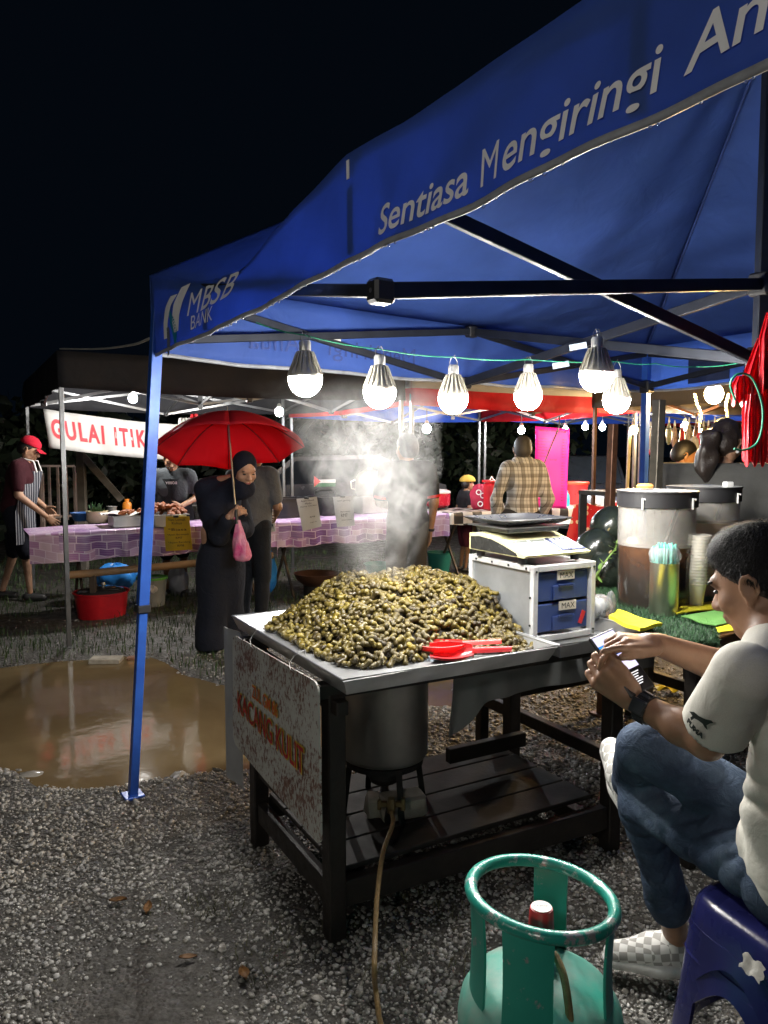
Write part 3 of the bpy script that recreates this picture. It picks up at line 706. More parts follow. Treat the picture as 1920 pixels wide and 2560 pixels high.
def peanut_mat(name, k):
    t = NT(name); v = t.coord('Object'); oi = t.node('ShaderNodeObjectInfo'); at = t.node('ShaderNodeAttribute'); at.attribute_name = 'tone'
    rr = t.math('FRACT', t.math('ADD', at.outputs['Fac'], oi.outputs['Random']))
    c = t.ramp(rr, [(0, (.060, .042, .008)), (.15, (.125, .092, .013)), (.32, (.036, .024, .007)), (.5, (.165, .124, .015)), (.65, (.070, .049, .009)), (.8, (.105, .077, .011)), (.92, (.046, .031, .008)), (1, (.22, .160, .014))])
    vo = t.node('ShaderNodeTexVoronoi'); vo.feature = 'DISTANCE_TO_EDGE'; t.link(v, vo.inputs['Vector']); vo.inputs['Scale'].default_value = 230 * k
    net = t.ramp(vo.outputs['Distance'], [(.02, .6), (.15, 1.0)]); c = t.mix(.5, c, net, 'MULTIPLY'); c = t.mix(.55, c, t.ramp(t.noise(v, 60 * k, 3), [(.32, .25), (.6, 1.)]), 'MULTIPLY')
    t.base(c); t.set(rough=t.ramp(t.noise(v, 50 * k, 3), [(.4, .30), (.65, .62)]), spec=.45); t.bump(vo.outputs['Distance'], .5, .004 * (1 if k == 1 else .04)); return t.m
PEA = peanut_mat('boiled peanut shell', 1.0); PEA_I = peanut_mat('single peanut shell', .036)
N = 9000; u = RNG.uniform(.05, .84, N); v = RNG.uniform(.08, .97, N)
sd = poly_sd(np.stack([u, v], 1), PN_POLY); ok = sd < .004; u, v = u[ok], v[ok]
# thin out points that are too close together
order = RNG.permutation(len(u)); cell = {}; keep = []
for i in order:
    k0, k1 = int(u[i] / .0142), int(v[i] / .0142)
    if any((k0 + a, k1 + b) in cell and (u[i] - u[cell[(k0 + a, k1 + b)]]) ** 2 + (v[i] - v[cell[(k0 + a, k1 + b)]]) ** 2 < .0142 ** 2 for a in (-1, 0, 1) for b in (-1, 0, 1)): continue
    cell[(k0, k1)] = i; keep.append(i)
u, v = u[keep], v[keep]; z = .816 + np.maximum(heap_h(u, v), 0) + RNG.uniform(-.004, .018, len(u)); n = len(u)
z = np.maximum(z, .826)
eps = .01; gu = (heap_h(u + eps, v) - heap_h(u - eps, v)) / (2 * eps); gv = (heap_h(u, v + eps) - heap_h(u, v - eps)) / (2 * eps)
pos = TO[None] + u[:, None] * TU + v[:, None] * TV + z[:, None] * UP
size = RNG.uniform(.029, .044, n); yaw = RNG.random(n) * 6.283; pit = RNG.normal(0, .5, n); rol = RNG.random(n) * 6.283
dist = np.linalg.norm(pos - _C, axis=1); facing = (-gv > -.15)
score = size / dist * (facing) * (1 + .0 * u); idx = np.argsort(-score)[:300]; sel = np.zeros(n, bool); sel[idx] = True
HI = [np_mesh('peanut', *peanut_mesh(12, 9, 50 + k), PEA_I, 180) for k in range(6)]
LO = [peanut_mesh(8, 6, 70 + k) for k in range(6)]
VV, FF, TT = [], [], []; off = 0
for i in range(n):
    nx = norm(A3(TU) * -gu[i] + TV * -gv[i] + UP); d = rotz(yaw[i]) @ A3((1, 0, 0)); d = norm(d - nx * np.dot(d, nx)); d = norm(d + nx * pit[i]); y_ = norm(np.cross(nx, d)); zz = np.cross(d, y_)
    Rm = np.stack([d, y_, zz], 1)
    if sel[i]:
        o = obj('peanut', HI[i % 6]); M4 = Matrix([list(r) for r in Rm]).to_4x4() @ Matrix.Rotation(rol[i], 4, 'X'); M4.translation = Vector(pos[i]); o.matrix_world = M4 @ Matrix.Scale(float(size[i]), 4)
        tag(o, 'single boiled peanut in the heap on the aluminium tray', 'peanut', 'boiled peanuts in the heap')
    else:
        P_, F_ = LO[i % 6]; c_, s_ = math.cos(rol[i]), math.sin(rol[i]); P2 = np.stack([P_[:, 0], P_[:, 1] * c_ - P_[:, 2] * s_, P_[:, 1] * s_ + P_[:, 2] * c_], 1)
        VV.append(P2 * size[i] @ Rm.T + pos[i]); FF.append(F_ + off); off += len(P2); TT.append(np.full(len(P2), RNG.random()))
# sheet under the pods, coloured dark for the shade between them
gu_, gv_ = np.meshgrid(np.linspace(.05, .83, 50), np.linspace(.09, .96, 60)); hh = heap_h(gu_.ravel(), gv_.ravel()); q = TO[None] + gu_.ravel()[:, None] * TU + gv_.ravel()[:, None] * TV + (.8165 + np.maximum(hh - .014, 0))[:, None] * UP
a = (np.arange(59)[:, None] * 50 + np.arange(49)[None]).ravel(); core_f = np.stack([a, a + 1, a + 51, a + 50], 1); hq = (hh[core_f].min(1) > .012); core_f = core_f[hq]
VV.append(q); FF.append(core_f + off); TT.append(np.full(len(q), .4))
CORE = mat('painted shade between pods', (.022, .014, .006), .8); nf = sum(len(x) for x in FF[:-1])
me = np_mesh('peanut_heap', np.concatenate(VV), np.concatenate(FF), [PEA, CORE], 180, np.concatenate([np.zeros(nf, int), np.ones(len(FF[-1]), int)])); at = me.attributes.new('tone', 'FLOAT', 'POINT'); at.data.foreach_set('value', np.concatenate(TT).astype(np.float32))
tag(obj('peanut_heap', me), 'steaming heap of boiled brown peanuts on the aluminium tray', 'peanuts', kind='stuff')
# two nested red scoops
RED_P = mat('red plastic', (.62, .035, .04), .32, var=.15, spec=.6)
def scoop(u0, v0, z0_, ang, roll, col, label):
    r = thing('scoop', label, 'scoop', tb(u0, v0, z0_), group='scoops on the tray'); R_ = rotz(TA + ang); c0 = tb(u0, v0, z0_)
    def P(x, y, z): return c0 + R_ @ A3((x, y * math.cos(roll) - z * math.sin(roll), y * math.sin(roll) + z * math.cos(roll)))
    def bowl(a, b):
        x = -.12 + .14 * a; w_ = .040 * (.35 + .65 * math.sin(math.pi * min(1, .15 + a * .8)) ** .6); th = math.pi * (b - .5) * .92
        return P(x, w_ * math.sin(th), .036 - w_ * .95 * math.cos(th))
    mb = MB(); mb.slab(bowl, 16, 10, .003); mb.build('scoop_bowl', col, r, 60)
    mb = MB(); mb.grid(lambda a, b: P(.02 + .0 * a, .030 * math.sin(math.pi * (b - .5) * .92) * (1 - a) , .036 - .033 * math.cos(math.pi * (b - .5) * .92) * (1 - a)), 4, 10); mb.build('scoop_back', col, r, 60)
    mb = MB(); mb.slab(lambda a, b: P(.018 + .13 * a, (b - .5) * .026 * (1 - .25 * a), .030 + .006 * math.cos((b - .5) * 5) + .004 * a), 10, 6, .004); mb.build('handle', col, r, 60)
sc0 = gp(1165, 1638, .83); q = sc0 - TO; su, sv = float(q @ TU), float(q @ TV)
scoop(su + .0, sv, .826, math.radians(-27), .5, RED_P, 'red plastic scoop resting at the front of the peanuts')
scoop(su - .005, sv + .045, .832, math.radians(-25), .1, mat('red plastic brighter', (.66, .05, .045), .3, var=.12, spec=.6), 'second red scoop lying behind the front one on the tray')

# ---------------------------------------------------------------- sign hung on the table's end
t = NT('rusting painted board'); v = t.coord()
n1 = t.noise(v, 55, 6, .7); n2 = t.noise(v, 5, 4, .6); n3 = t.noise(t.coord(scale=(1, 1, .6)), 85, 6, .7)
rust = t.ramp(t.math('ADD', t.math('MULTIPLY', n3, .75), t.math('MULTIPLY', n2, .45)), [(.603, 0.0), (.655, 1.0)])
t.base(t.mix(rust, t.mix(t.ramp(n2, [(.35, 0.), (.65, .5)]), (.50, .51, .47), (.33, .34, .30)), t.ramp(n1, [(.35, (.10, .045, .03)), (.65, (.24, .12, .09))])))
t.set(rough=.6); t.bump(n1, .35, .002); SIGN = t.m
sign = thing('sign_board', 'rust-spotted white board with red lettering hung on the table end', 'sign', tb(-.04, .53, .33))
cs = [(.125, .827), (.918, .806), (.93, .375), (.13, .332)]
def sgn(x, y, o=0.0):
    v0 = cs[0][0] * (1 - x) + cs[1][0] * x; zt_ = cs[0][1] * (1 - x) + cs[1][1] * x; zb_ = cs[3][1] * (1 - x) + cs[2][1] * x
    return tb(-.030 - o - .006 * math.sin(math.pi * y), v0, zb_ + (zt_ - zb_) * y)
poly = []
for (cx_, cy_, a0) in ((.955, .92, 0), (.045, .92, 90), (.03, .06, 180), (.97, .06, 270)):
    for k in range(5):
        a = math.radians(a0 + k * 22.5); poly.append((cx_ + .045 * math.cos(a), cy_ + .07 * math.sin(a)))
mb = MB(); mb.prism(poly, lambda x, y, z: sgn(x, y, z - .004), .006); mb.build('panel', SIGN, sign)
YEL = mat('yellow outline paint', (.62, .42, .04), .6); REDT = mat('red sign paint', (.42, .012, .018), .6)
def sg_text(txt, x0, y0, w_, h_, bold, m, o, slope=0.0):
    vs, fs = text_mesh(txt, 1.0, bold=bold, spacing=1.0); xs_ = [q[0] for q in vs]; ys_ = [q[1] for q in vs]; bx, by = min(xs_), min(ys_); ww, hh_ = max(xs_) - bx, max(ys_) - by
    mb = MB(); mb.add([sgn(1 - (x0 + (q[0] - bx) / ww * w_), y0 + (q[1] - by) / hh_ * h_, o) for q in vs], fs); mb.build('lettering', m, sign, None)
sg_text('KACANG KULIT', .085, .335, .80, .20, .032, YEL, .0036); sg_text('KACANG KULIT', .093, .345, .784, .18, .006, REDT, .0052)
sg_text('ZUL GM 86', .29, .575, .32, .115, .025, YEL, .0036); sg_text('ZUL GM 86', .294, .582, .312, .10, .01, mat('orange sign paint', (.55, .10, .02), .6), .0052)
for k, x in enumerate((.70, .24)):
    top = sgn(1 - x if False else x, .97); e = tb(-.012, .12 + .8 * x, .865)
    mid = (top + e) / 2 + TU * -.02
    mb = MB(); mb.tube([top, top + TU * -.012 + UP * .01, mid + TV * .012, e + TU * -.008 + UP * .004, e + TU * .02 + UP * .010, e + TU * .022 - UP * .012], .0013, 6); mb.build('wire_tie', mat('bright wire', (.6, .6, .6), .3, .9), sign)
# pale sheet hanging behind the sign
GREYS = mat('grey plastic sheet', (.33, .34, .34), .5, var=.2, vs=5)
mb = MB(); mb.slab(lambda a, b: tb(-.006 + .012 * math.sin(a * 5), .90 + .17 * a, .80 - .62 * b), 8, 10, .003)
single('backing_sheet', mb, GREYS, 'pale grey sheet hanging from the far table corner behind the rusty sign', 'sheet', at=tb(0, .98, .2))
# grey cloth draped under the second tray
def drape(a, b):
    u_ = .70 + 1.05 * a; zz = .79 - b * (.27 + .13 * math.exp(-((a - .02) / .09) ** 2) - .03 * a)
    return tb(u_ + .01 * math.sin(b * 4), .50 + (.026 * math.sin(a * 46) * math.exp(-a * 6) + .012 * math.sin(a * 17 + 1)) * b - .05 * a, zz)
mb = MB(); mb.slab(drape, 60, 10, .003)
single('hanging_tarp', mb, mat('grey tarpaulin', (.27, .28, .28), .5, var=.22, vs=4, bump=.3, bs=25), 'grey tarpaulin strip hanging under the trays', 'tarpaulin', at=tb(.95, .5, .45))

# ---------------------------------------------------------------- pot on burner, hose, gas cylinder
STEEL = mat('brushed stainless steel', (.44, .43, .41), .36, .85, .25, 4, .06, 60, .002)
pot = thing('stock_pot', 'tall stainless stock pot standing under the peanut tray', 'pot', (.0, 2.76, .385)); c0 = A3((.0, 2.76, 0))
mb = MB(); mb.lathe([(0, .387), (.13, .385), (.152, .392), (.162, .41), (.163, .74), (.166, .745), (.158, .745), (.156, .42)], c0, 48, cap=False); mb.build('pot_body', STEEL, pot)
mb = MB(); mb.lathe([(.167, .735), (.170, .742), (.167, .749)], c0, 48, cap=False); mb.build('rim', STEEL, pot)
IRON = mat('sooty cast iron', (.018, .016, .015), .7, .3, .4, 20, .4)
st = thing('burner_stand', 'sooty iron burner stand holding up the stock pot', 'burner', (.0, 2.76, .197))
mb = MB(); mb.lathe([(.13, .365), (.145, .365), (.145, .383), (.13, .383), (.13, .365)], c0, 32, cap=False); mb.build('ring', IRON, st)
for k in range(4):
    a = .4 + k * math.pi / 2; d = A3((math.cos(a), math.sin(a), 0)); mb = MB(); mb.bar(c0 + d * .16 + UP * .198, c0 + d * .135 + UP * .375, .022, .022, bev=.002); mb.build('stand_leg', IRON, st)
mb = MB(); mb.lathe([(.0, .29), (.05, .29), (.06, .31), (.05, .34), (.0, .345)], c0, 20); mb.build('burner_head', IRON, st)
vpos = dp(978, 2010, 2.52); mb = MB(); mb.tube([c0 + UP * .30, (c0 + vpos) / 2 + UP * .02, vpos], .016, 10); mb.build('gas_pipe', IRON, st)
BRASS = mat('dull brass', (.20, .15, .07), .45, .8)
mb = MB(); mb.bar(vpos + A3((-.04, 0, .0)), vpos + A3((.04, 0, .0)), .018, bev=.003); mb.bar(vpos + A3((.04, 0, -.022)), vpos + A3((.04, 0, .022)), .016, bev=.003); mb.bar(vpos + A3((-.04, 0, -.02)), vpos + A3((-.04, 0, .015)), .014, bev=.003); mb.lathe([(.014, -.02), (.016, .01), (.012, .03)], vpos - A3((0, .02, 0)), 10); mb.build('valve', BRASS, st)
for nm, px0, py0, sz, rz in (('pale', 1005, 1965, (.17, .085, .085), .35), ('broken', 934, 1990, (.06, .07, .08), .1)):
    p = dp(px0, py0, 2.66); mb = MB(); mb.box((0, 0, 0), sz, rotz(rz), .012); v_ = np.array(mb.v) + RNG.normal(0, .003, (len(mb.v), 3)); mb.v = [tuple(q) for q in v_]
    o = mb.build('concrete_block', CONC); o.location = (p[0], p[1], .199 + sz[2] / 2); tag(o, 'long pale block lying on the shelf under the stock pot' if nm == 'pale' else 'small broken lump of concrete beside the long pale block under the pot', 'block')
HOSE = mat('amber braided hose', (.26, .17, .07), .4, var=.3, vs=60, bump=.5, bs=300, bd=.002)
def spline(P, n=10):
    P = [A3(p) for p in P]; P = [2 * P[0] - P[1]] + P + [2 * P[-1] - P[-2]]; out = []
    for i in range(1, len(P) - 2):
        for k in range(n):
            t_ = k / n; out.append(.5 * ((2 * P[i]) + (-P[i - 1] + P[i + 1]) * t_ + (2 * P[i - 1] - 5 * P[i] + 4 * P[i + 1] - P[i + 2]) * t_ ** 2 + (-P[i - 1] + 3 * P[i] - 3 * P[i + 1] + P[i + 2]) * t_ ** 3))
    out.append(P[-2]); return out
CY = A3((.3065, 1.433, 0))
hp = [vpos - A3((0, .03, .012)), dp(982, 2060, 2.40), dp(958, 2130, 2.28), dp(944, 2230, 2.18), dp(938, 2330, 2.06), dp(936, 2420, 1.93), gp(940, 2480, .02), gp(962, 2590, .02), gp(1050, 2720, .02), gp(1250, 2790, .02), CY + A3((.02, -.18, .12)), CY + A3((.035, -.150, .34)), CY + A3((.032, -.085, .50)), CY + A3((.022, -.04, .54)), CY + A3((.012, -.022, .535))]
mb = MB(); mb.tube(spline(hp, 12), .0075, 10)
single('gas_hose', mb, HOSE, 'amber braided gas hose drooping from the burner to the cylinder', 'hose', at=gp(940, 2480, 0))
t = NT('worn green enamel'); v = t.coord(); n1 = t.noise(v, 22, 6, .7); n2 = t.noise(v, 3.5, 5, .6)
chip = t.ramp(t.math('ADD', n1, t.math('MULTIPLY', n2, .25)), [(.74, 0.), (.79, 1.)])
t.base(t.mix(chip, t.ramp(n2, [(.3, (.016, .24, .18)), (.7, (.035, .36, .27))]), (.34, .36, .35))); t.set(rough=.34, metal=t.math('MULTIPLY', chip, .5)); t.bump(n1, .15, .002); GREEN = t.m
t = NT('scraped green enamel'); v = t.coord(); n1 = t.noise(v, 26, 6, .75)
geo = t.node('ShaderNodeNewGeometry'); chip = t.ramp(t.math('ADD', n1, 0), [(.54, 0.), (.60, 1.)])
t.base(t.mix(chip, (.020, .29, .22), (.50, .51, .49))); t.set(rough=.32, metal=t.math('MULTIPLY', chip, .6)); t.bump(n1, .25, .002); GREENW = t.m
t = NT('dusty green enamel'); v = t.coord(); n2 = t.noise(v, 9, 6, .65)
t.base(t.ramp(n2, [(.38, (.03, .30, .23)), (.55, (.13, .31, .25)), (.7, (.22, .29, .25))])); t.set(rough=.5); t.bump(t.noise(v, 60, 4), .2, .002); GREEND = t.m
cyl = thing('gas_cylinder', 'green gas cylinder with scraped carrying ring and red regulator knob', 'gas cylinder', CY)
mb = MB(); mb.lathe([(.10, .0), (.125, .0), (.125, .03), (.15, .045), (.16, .075), (.1605, .395)], CY, 56); mb.build('body', GREEN, cyl, 50)
mb = MB(); mb.lathe([(.1605, .395), (.155, .425), (.138, .452), (.105, .473), (.06, .484), (.0, .487)], CY, 56); mb.build('shoulder', GREEND, cyl, 60)
rp = [CY + A3((.137 * math.cos(a), .137 * math.sin(a), .640 - .012 * math.cos(a - .3))) for a in np.linspace(0, 2 * math.pi, 60, endpoint=False)]
mb = MB(); mb.tube(rp, .0125, 12, closed=True); mb.build('carrying_ring', GREENW, cyl, 180)
for a0, wd in ((-112, 40), (-24, 34), (70, 30), (190, 36)):
    def strap(a, b):
        an = math.radians(a0 + (a - .5) * wd); rr_ = .138 - .006 * math.sin(b * math.pi); return CY + A3((rr_ * math.cos(an), rr_ * math.sin(an), .425 + b * (.213 - .012 * math.cos(an - .3))))
    mb = MB(); mb.slab(strap, 8, 6, .005); mb.build('handle_strap', GREEN, cyl, 40)
mb = MB(); mb.lathe([(.0, .48), (.022, .48), (.022, .515), (.017, .53), (.017, .548)], CY, 16); mb.bar(CY + A3((0, -.03, .53)), CY + A3((0, .03, .53)), .016, bev=.003); mb.build('valve', mat('worn steel valve', (.32, .31, .28), .4, .7), cyl)
reg = MB(); reg.lathe([(.015, .545), (.030, .550), (.032, .556), (.030, .560), (.02, .562)], CY, 24); reg = reg.build('regulator', mat('zinc', (.45, .46, .47), .35, .9), cyl)
mb = MB(); mb.lathe([(.020, .560), (.0245, .566), (.0225, .61), (.0215, .616), (.017, .617), (0, .617)], CY, 30, wob=lambda a, z: 1 + (.035 * (math.cos(a * 15) > 0) if z < .615 else 0)); mb.build('knob', RED_P, reg, 30, off=cyl['_o'])
mb = MB(); mb.lathe([(0, .6175), (.0195, .6175), (.0195, .6185), (0, .6188)], CY, 24); mb.build('knob_cap', WLAB, reg, off=cyl['_o'])
lettering('lettering', 'Chalstar', lambda x, y: CY + A3((x - .0145, y - .002, .6196)), mat('black print', (.02, .02, .02), .6), reg and cyl, .0085, bold=.0)
BLK = mat('black stencil paint', (.016, .022, .02), .6)
def dome(x, y):   # stencil on the shoulder
    a = math.radians(-76) + x / .15; zz = .385 + y; pr = [(.395, .1605), (.425, .155), (.452, .138), (.473, .105)]
    r_ = np.interp(zz, [q[0] for q in pr], [q[1] for q in pr]) + .0016; return CY + A3((r_ * math.cos(a), r_ * math.sin(a), zz + .0008))
lettering('stencil', '15.8', dome, BLK, cyl, .06, bold=.0012)

# ---------------------------------------------------------------- drawer cabinet and scale
cu0, cu1, cv0, cv1, cz0, cz1 = .842, 1.118, .198, .57, .822, 1.096
cab = thing('drawer_cabinet', 'small aluminium cabinet with two blue drawers standing on the tray', 'cabinet', tb((cu0 + cu1) / 2, (cv0 + cv1) / 2, cz0))
PANEL = mat('dull aluminium panel', (.42, .44, .46), .45, .6, .2, 6, .08); WPNT = mat('chipped white paint', (.62, .63, .62), .45, .0, .15, 9, color2=(.40, .41, .42))
mb = MB(); mb.box(tb(cu0 + .006, (cv0 + cv1) / 2, (cz0 + cz1) / 2), (.008, cv1 - cv0 - .02, cz1 - cz0 - .03), RT); mb.build('side_panel', PANEL, cab)
mb = MB(); mb.box(tb(cu1 - .006, (cv0 + cv1) / 2, (cz0 + cz1) / 2), (.008, cv1 - cv0 - .02, cz1 - cz0 - .03), RT); mb.build('side_panel', PANEL, cab)
mb = MB(); mb.box(tb((cu0 + cu1) / 2, cv1 - .006, (cz0 + cz1) / 2), (cu1 - cu0 - .02, .008, cz1 - cz0 - .03), RT); mb.build('back_panel', PANEL, cab)
mb = MB(); mb.box(tb((cu0 + cu1) / 2, (cv0 + cv1) / 2, cz1 - .004), (cu1 - cu0 - .03, cv1 - cv0 - .03, .006), RT); mb.build('top_panel', mat('dark top', (.05, .05, .055), .4), cab)
for (p, q) in (((cu0, cv0, cz0), (cu0, cv0, cz1)), ((cu1, cv0, cz0), (cu1, cv0, cz1)), ((cu0, cv1, cz0), (cu0, cv1, cz1)), ((cu1, cv1, cz0), (cu1, cv1, cz1)), ((cu0 + .012, cv0, cz1 - .011), (cu1 - .012, cv0, cz1 - .011)), ((cu0 + .012, cv0, cz0 + .008), (cu1 - .012, cv0, cz0 + .008)),
               ((cu0, cv0 + .012, cz1 - .011), (cu0, cv1 - .012, cz1 - .011)), ((cu1, cv0 + .012, cz1 - .011), (cu1, cv1 - .012, cz1 - .011)), ((cu0, cv1 - .012, cz0 + .008), (cu0, cv0 + .012, cz0 + .008)), ((cu0 + .012, cv1, cz1 - .011), (cu1 - .012, cv1, cz1 - .011))):
    mb = MB(); mb.bar(tb(*p), tb(*q), .022, .022, up=TU if p[2] != q[2] else UP, bev=.002); mb.build('frame_angle', WPNT, cab)
for (u_, v_, z_) in [(cu0 - .0115, cv0 + .03 + .1 * k, cz1 - .012) for k in range(4)] + [(cu0 - .0115, cv0 + .006, cz0 + .06 + .1 * k) for k in range(2)]:
    mb = MB(); mb.tube([tb(u_, v_, z_), tb(u_ - .003, v_, z_)], .0045, 8); mb.build('rivet', BLK, cab)
for (u_, z_) in ((cu0, cz1 - .02), (cu1, cz1 - .02), (cu0, cz0 + .02), (cu1, cz0 + .02)):
    mb = MB(); mb.tube([tb(u_, cv0 - .0115, z_), tb(u_, cv0 - .0145, z_)], .0045, 8); mb.build('rivet', BLK, cab)
BLUED = mat('dark blue drawer plastic', (.022, .048, .17), .42, var=.15, vs=5)
hz = (cz1 - cz0 - .05) / 2
for k in range(2):
    zc = cz0 + .024 + hz * (k + .5); uc = (cu0 + cu1) / 2
    mb = MB(); mb.box(tb(uc, cv0 + .010, zc), (cu1 - cu0 - .032, .016, hz - .010), RT, .004); dr = mb.build('drawer', BLUED, cab)
    mb = MB(); mb.box(tb(uc, cv0 + .17, zc - .01), (cu1 - cu0 - .045, .30, hz - .03), RT); mb.build('drawer_box', BLUED, dr, off=cab['_o'])
    mb = MB(); mb.box(tb(uc, cv0 - .001, zc - .022), (.105, .012, .052), RT, .006); mb.build('pull_panel', BLUED, dr, off=cab['_o'])
    mb = MB(); mb.box(tb(uc + .004, cv0 - .0085, zc + .004), (.070, .010, .010), RT, .004); mb.build('handle', mat('shadow blue plastic', (.012, .026, .10), .4), dr, off=cab['_o'])
    mb = MB(); mb.box(tb(uc + (.01 if k else .02), cv0 - .0005, zc + .040), (.082, .006, .034), RT, .001); mb.build('label_plate', mat('cream label', (.58, .55, .49), .6), dr, off=cab['_o'])
    c_ = tb(uc + (.01 if k else .02), cv0 - .0045, zc + .040); vs, fs = text_mesh('MAX', .030, align='CENTER'); mb = MB(); mb.add([c_ + TU * q[0] + UP * (q[1] - .0105) for q in vs], fs); mb.build('lettering', BLK, dr, None, off=cab['_o'])
    if k == 0:
        mb = MB(); mb.bar(tb(uc + .082, cv0 - .0005, zc - .035), tb(uc + .102, cv0 - .0005, zc + .01), .016, .004, up=TV); mb.build('red_sticker', RED_P, dr, off=cab['_o'])
CREAM = mat('yellowed cream plastic', (.56, .54, .30), .4, var=.12, vs=4)
SL = .30   # scale is turned to face right of the table's front
su0, sv0, sz0 = .955, .375, 1.100
RS = rotz(TA - math.radians(0)); sc = thing('weighing_scale', 'cream electronic weighing scale with steel platter on the cabinet', 'scale', tb(su0, sv0, sz0))
def ss(x, y, z): return tb(su0 + x, sv0 + y, sz0 + z)
side = [(-.165, .012), (.165, .012), (.165, .075), (.10, .082), (.02, .078), (-.05, .060), (-.13, .032), (-.175, .022)]
mb = MB(); n_ = len(side); P0 = [ss(-.150, y, z + .012) for y, z in side]; P1 = [ss(.158, y, z + .012) for y, z in side]
mb.add(P0 + P1, [tuple(range(n_)), tuple(range(n_, 2 * n_))[::-1]] + [(i, n_ + i, n_ + (i + 1) % n_, (i + 1) % n_) for i in range(n_)]); mb.build('housing', CREAM, sc, 30)
dk = [(-.13, .016), (.155, .016), (.155, .062), (.10, .068), (.02, .062), (-.05, .046), (-.12, .026)]
mb = MB(); mb.prism(dk, lambda x, y, z: ss(-.1505 - z, x, y + .012), .002); mb.build('side_window', mat('smoked plastic', (.03, .03, .028), .25), sc, 30)
def pnl(a, b, o): # sloping key panel
    y0_, z0__, y1_, z1__ = -.165, .0245, -.048, .0605; return ss(-.15 + .308 * a, y0_ + (y1_ - y0_) * b, z0__ + (z1__ - z0__) * b + .012 + o)
def plate(a0, a1, b0, b1, o, m, nm, th=.002):
    mb = MB(); mb.slab(lambda a, b: pnl(a0 + (a1 - a0) * a, b0 + (b1 - b0) * b, o), 1, 1, th); return mb.build(nm, m, sc, None)
LCD = mat('grey lcd', (.20, .22, .20), .25); WPL = mat('panel white', (.60, .62, .62), .4)
plate(.03, .60, .10, .95, .002, WPL, 'display_panel'); plate(.62, .985, .08, .97, .002, mat('navy key panel', (.05, .06, .13), .35), 'key_panel')
for (a0, a1, b0, b1) in ((.06, .30, .57, .88), (.35, .57, .57, .88), (.06, .30, .18, .50), (.35, .57, .18, .50)): plate(a0, a1, b0, b1, .0042, LCD, 'display')
for i in range(4):
    for j in range(5):
        a0 = .66 + i * .08; b0 = .14 + j * .16; plate(a0, a0 + .055, b0, b0 + .11, .0046, mat('pale key', (.55, .58, .66), .4), 'key', .003)
for (x, y) in ((-.12, -.12), (.13, -.12), (-.12, .13), (.13, .13)):
    mb = MB(); mb.lathe([(.016, 0), (.017, .026)], ss(x, y, -.0015), 14); mb.build('foot', PLAST_K, sc)
mb = MB(); mb.box(ss(0, .06, .108), (.25, .20, .02), RT, .006); mb.build('platform', mat('grey plastic', (.12, .12, .12), .5), sc)
def dish(a, b):
    x, y = (a - .5) * 2, (b - .5) * 2; e = max(abs(x), abs(y)); return ss(x * .165, .06 + y * .13, .128 + (.022 * max(0, (e - .72) / .28) ** 1.2))
mb = MB(); mb.slab(dish, 16, 16, .003); mb.build('platter', mat('dark polished steel', (.30, .30, .31), .3, .95, .1, 5), sc, 40)
mb = MB(); mb.slab(lambda a, b: ss((a - .5) * .30, .06 + (b - .5) * .24, .119), 1, 1, .004); mb.build('platter_support', STEEL, sc)
# clear bag of cups beside the cabinet
t = NT('clear film'); t.base((.85, .87, .9)); t.set(rough=.12, trans=.75, ior=1.15, alpha=.55); v = t.coord(); t.bump(t.noise(v, 22, 4, .6, 1.5), .8, .01); FILM = t.m
bg = gp(1503, 1545, .86); bgt = thing('plastic_bag', 'crumpled clear plastic bag with black print beside the blue drawers', 'plastic bag', bg)
def crump(c, r, seed, n=26, m=16):
    def f(a, b):
        th, ph = a * 2 * math.pi, math.pi * (b * .98 + .01); d = A3((math.sin(ph) * math.cos(th), math.sin(ph) * math.sin(th), -math.cos(ph)))
        k = 1 + .10 * math.sin(5 * th + seed + 3 * ph) * math.sin(ph) + .07 * math.sin(9 * th - 4 * ph + seed); return A3(c) + d * A3(r) * k
    return f
mb = MB(); mb.grid(crump(bg + A3((0, .02, .032)), (.05, .05, .055), 1), 26, 16); mb.build('bag_body', FILM, bgt, 60)
mb = MB(); mb.grid(crump(bg + A3((-.012, .03, .028)), (.040, .040, .046), 3), 20, 12); mb.build('bag_contents', mat('white cup stock', (.62, .64, .66), .5), bgt, 60)
mb = MB(); mb.grid(crump(bg + A3((.045, .03, .055)), (.018, .02, .045), 5), 14, 10); mb.build('bag_neck', FILM, bgt, 60)
lettering('print', 'sj zu', lambda x, y: bg + A3((x - .022, -.034 + .25 * x * x, .020 + y + x * .3)), BLK, bgt, .02)
# ================================================================== DRINKS TABLE ON THE RIGHT
WETW = mat('wet brown plywood', (.16, .08, .035), .22, var=.4, vs=6, bump=.15, bs=20)
dt = thing('drinks_table', 'dark framed table with wet brown top under the drink barrels', 'table', tb(1.85, .5, 0))
mb = MB(); mb.box(tb(1.86, .53, .845), (1.22, 1.42, .026), RT, .003); mb.build('table_top', WETW, dt)
for (u, v) in ((1.33, -.10), (1.33, 1.15), (2.38, -.10), (2.38, 1.15)):
    mb = MB(); mb.bar(tb(u, v, -.01), tb(u, v, .83), .05, .05, up=TU, bev=.004); mb.build('leg', WOOD_D, dt)
for a, b in (((1.355, -.10, .26), (2.355, -.10, .26)), ((1.33, -.07, .27), (1.33, 1.12, .27)), ((1.355, 1.15, .27), (2.355, 1.15, .27)), ((2.38, -.07, .27), (2.38, 1.12, .27))):
    mb = MB(); mb.bar(tb(*a), tb(*b), .04, .055, bev=.003); mb.build('rail', WOOD_D, dt)
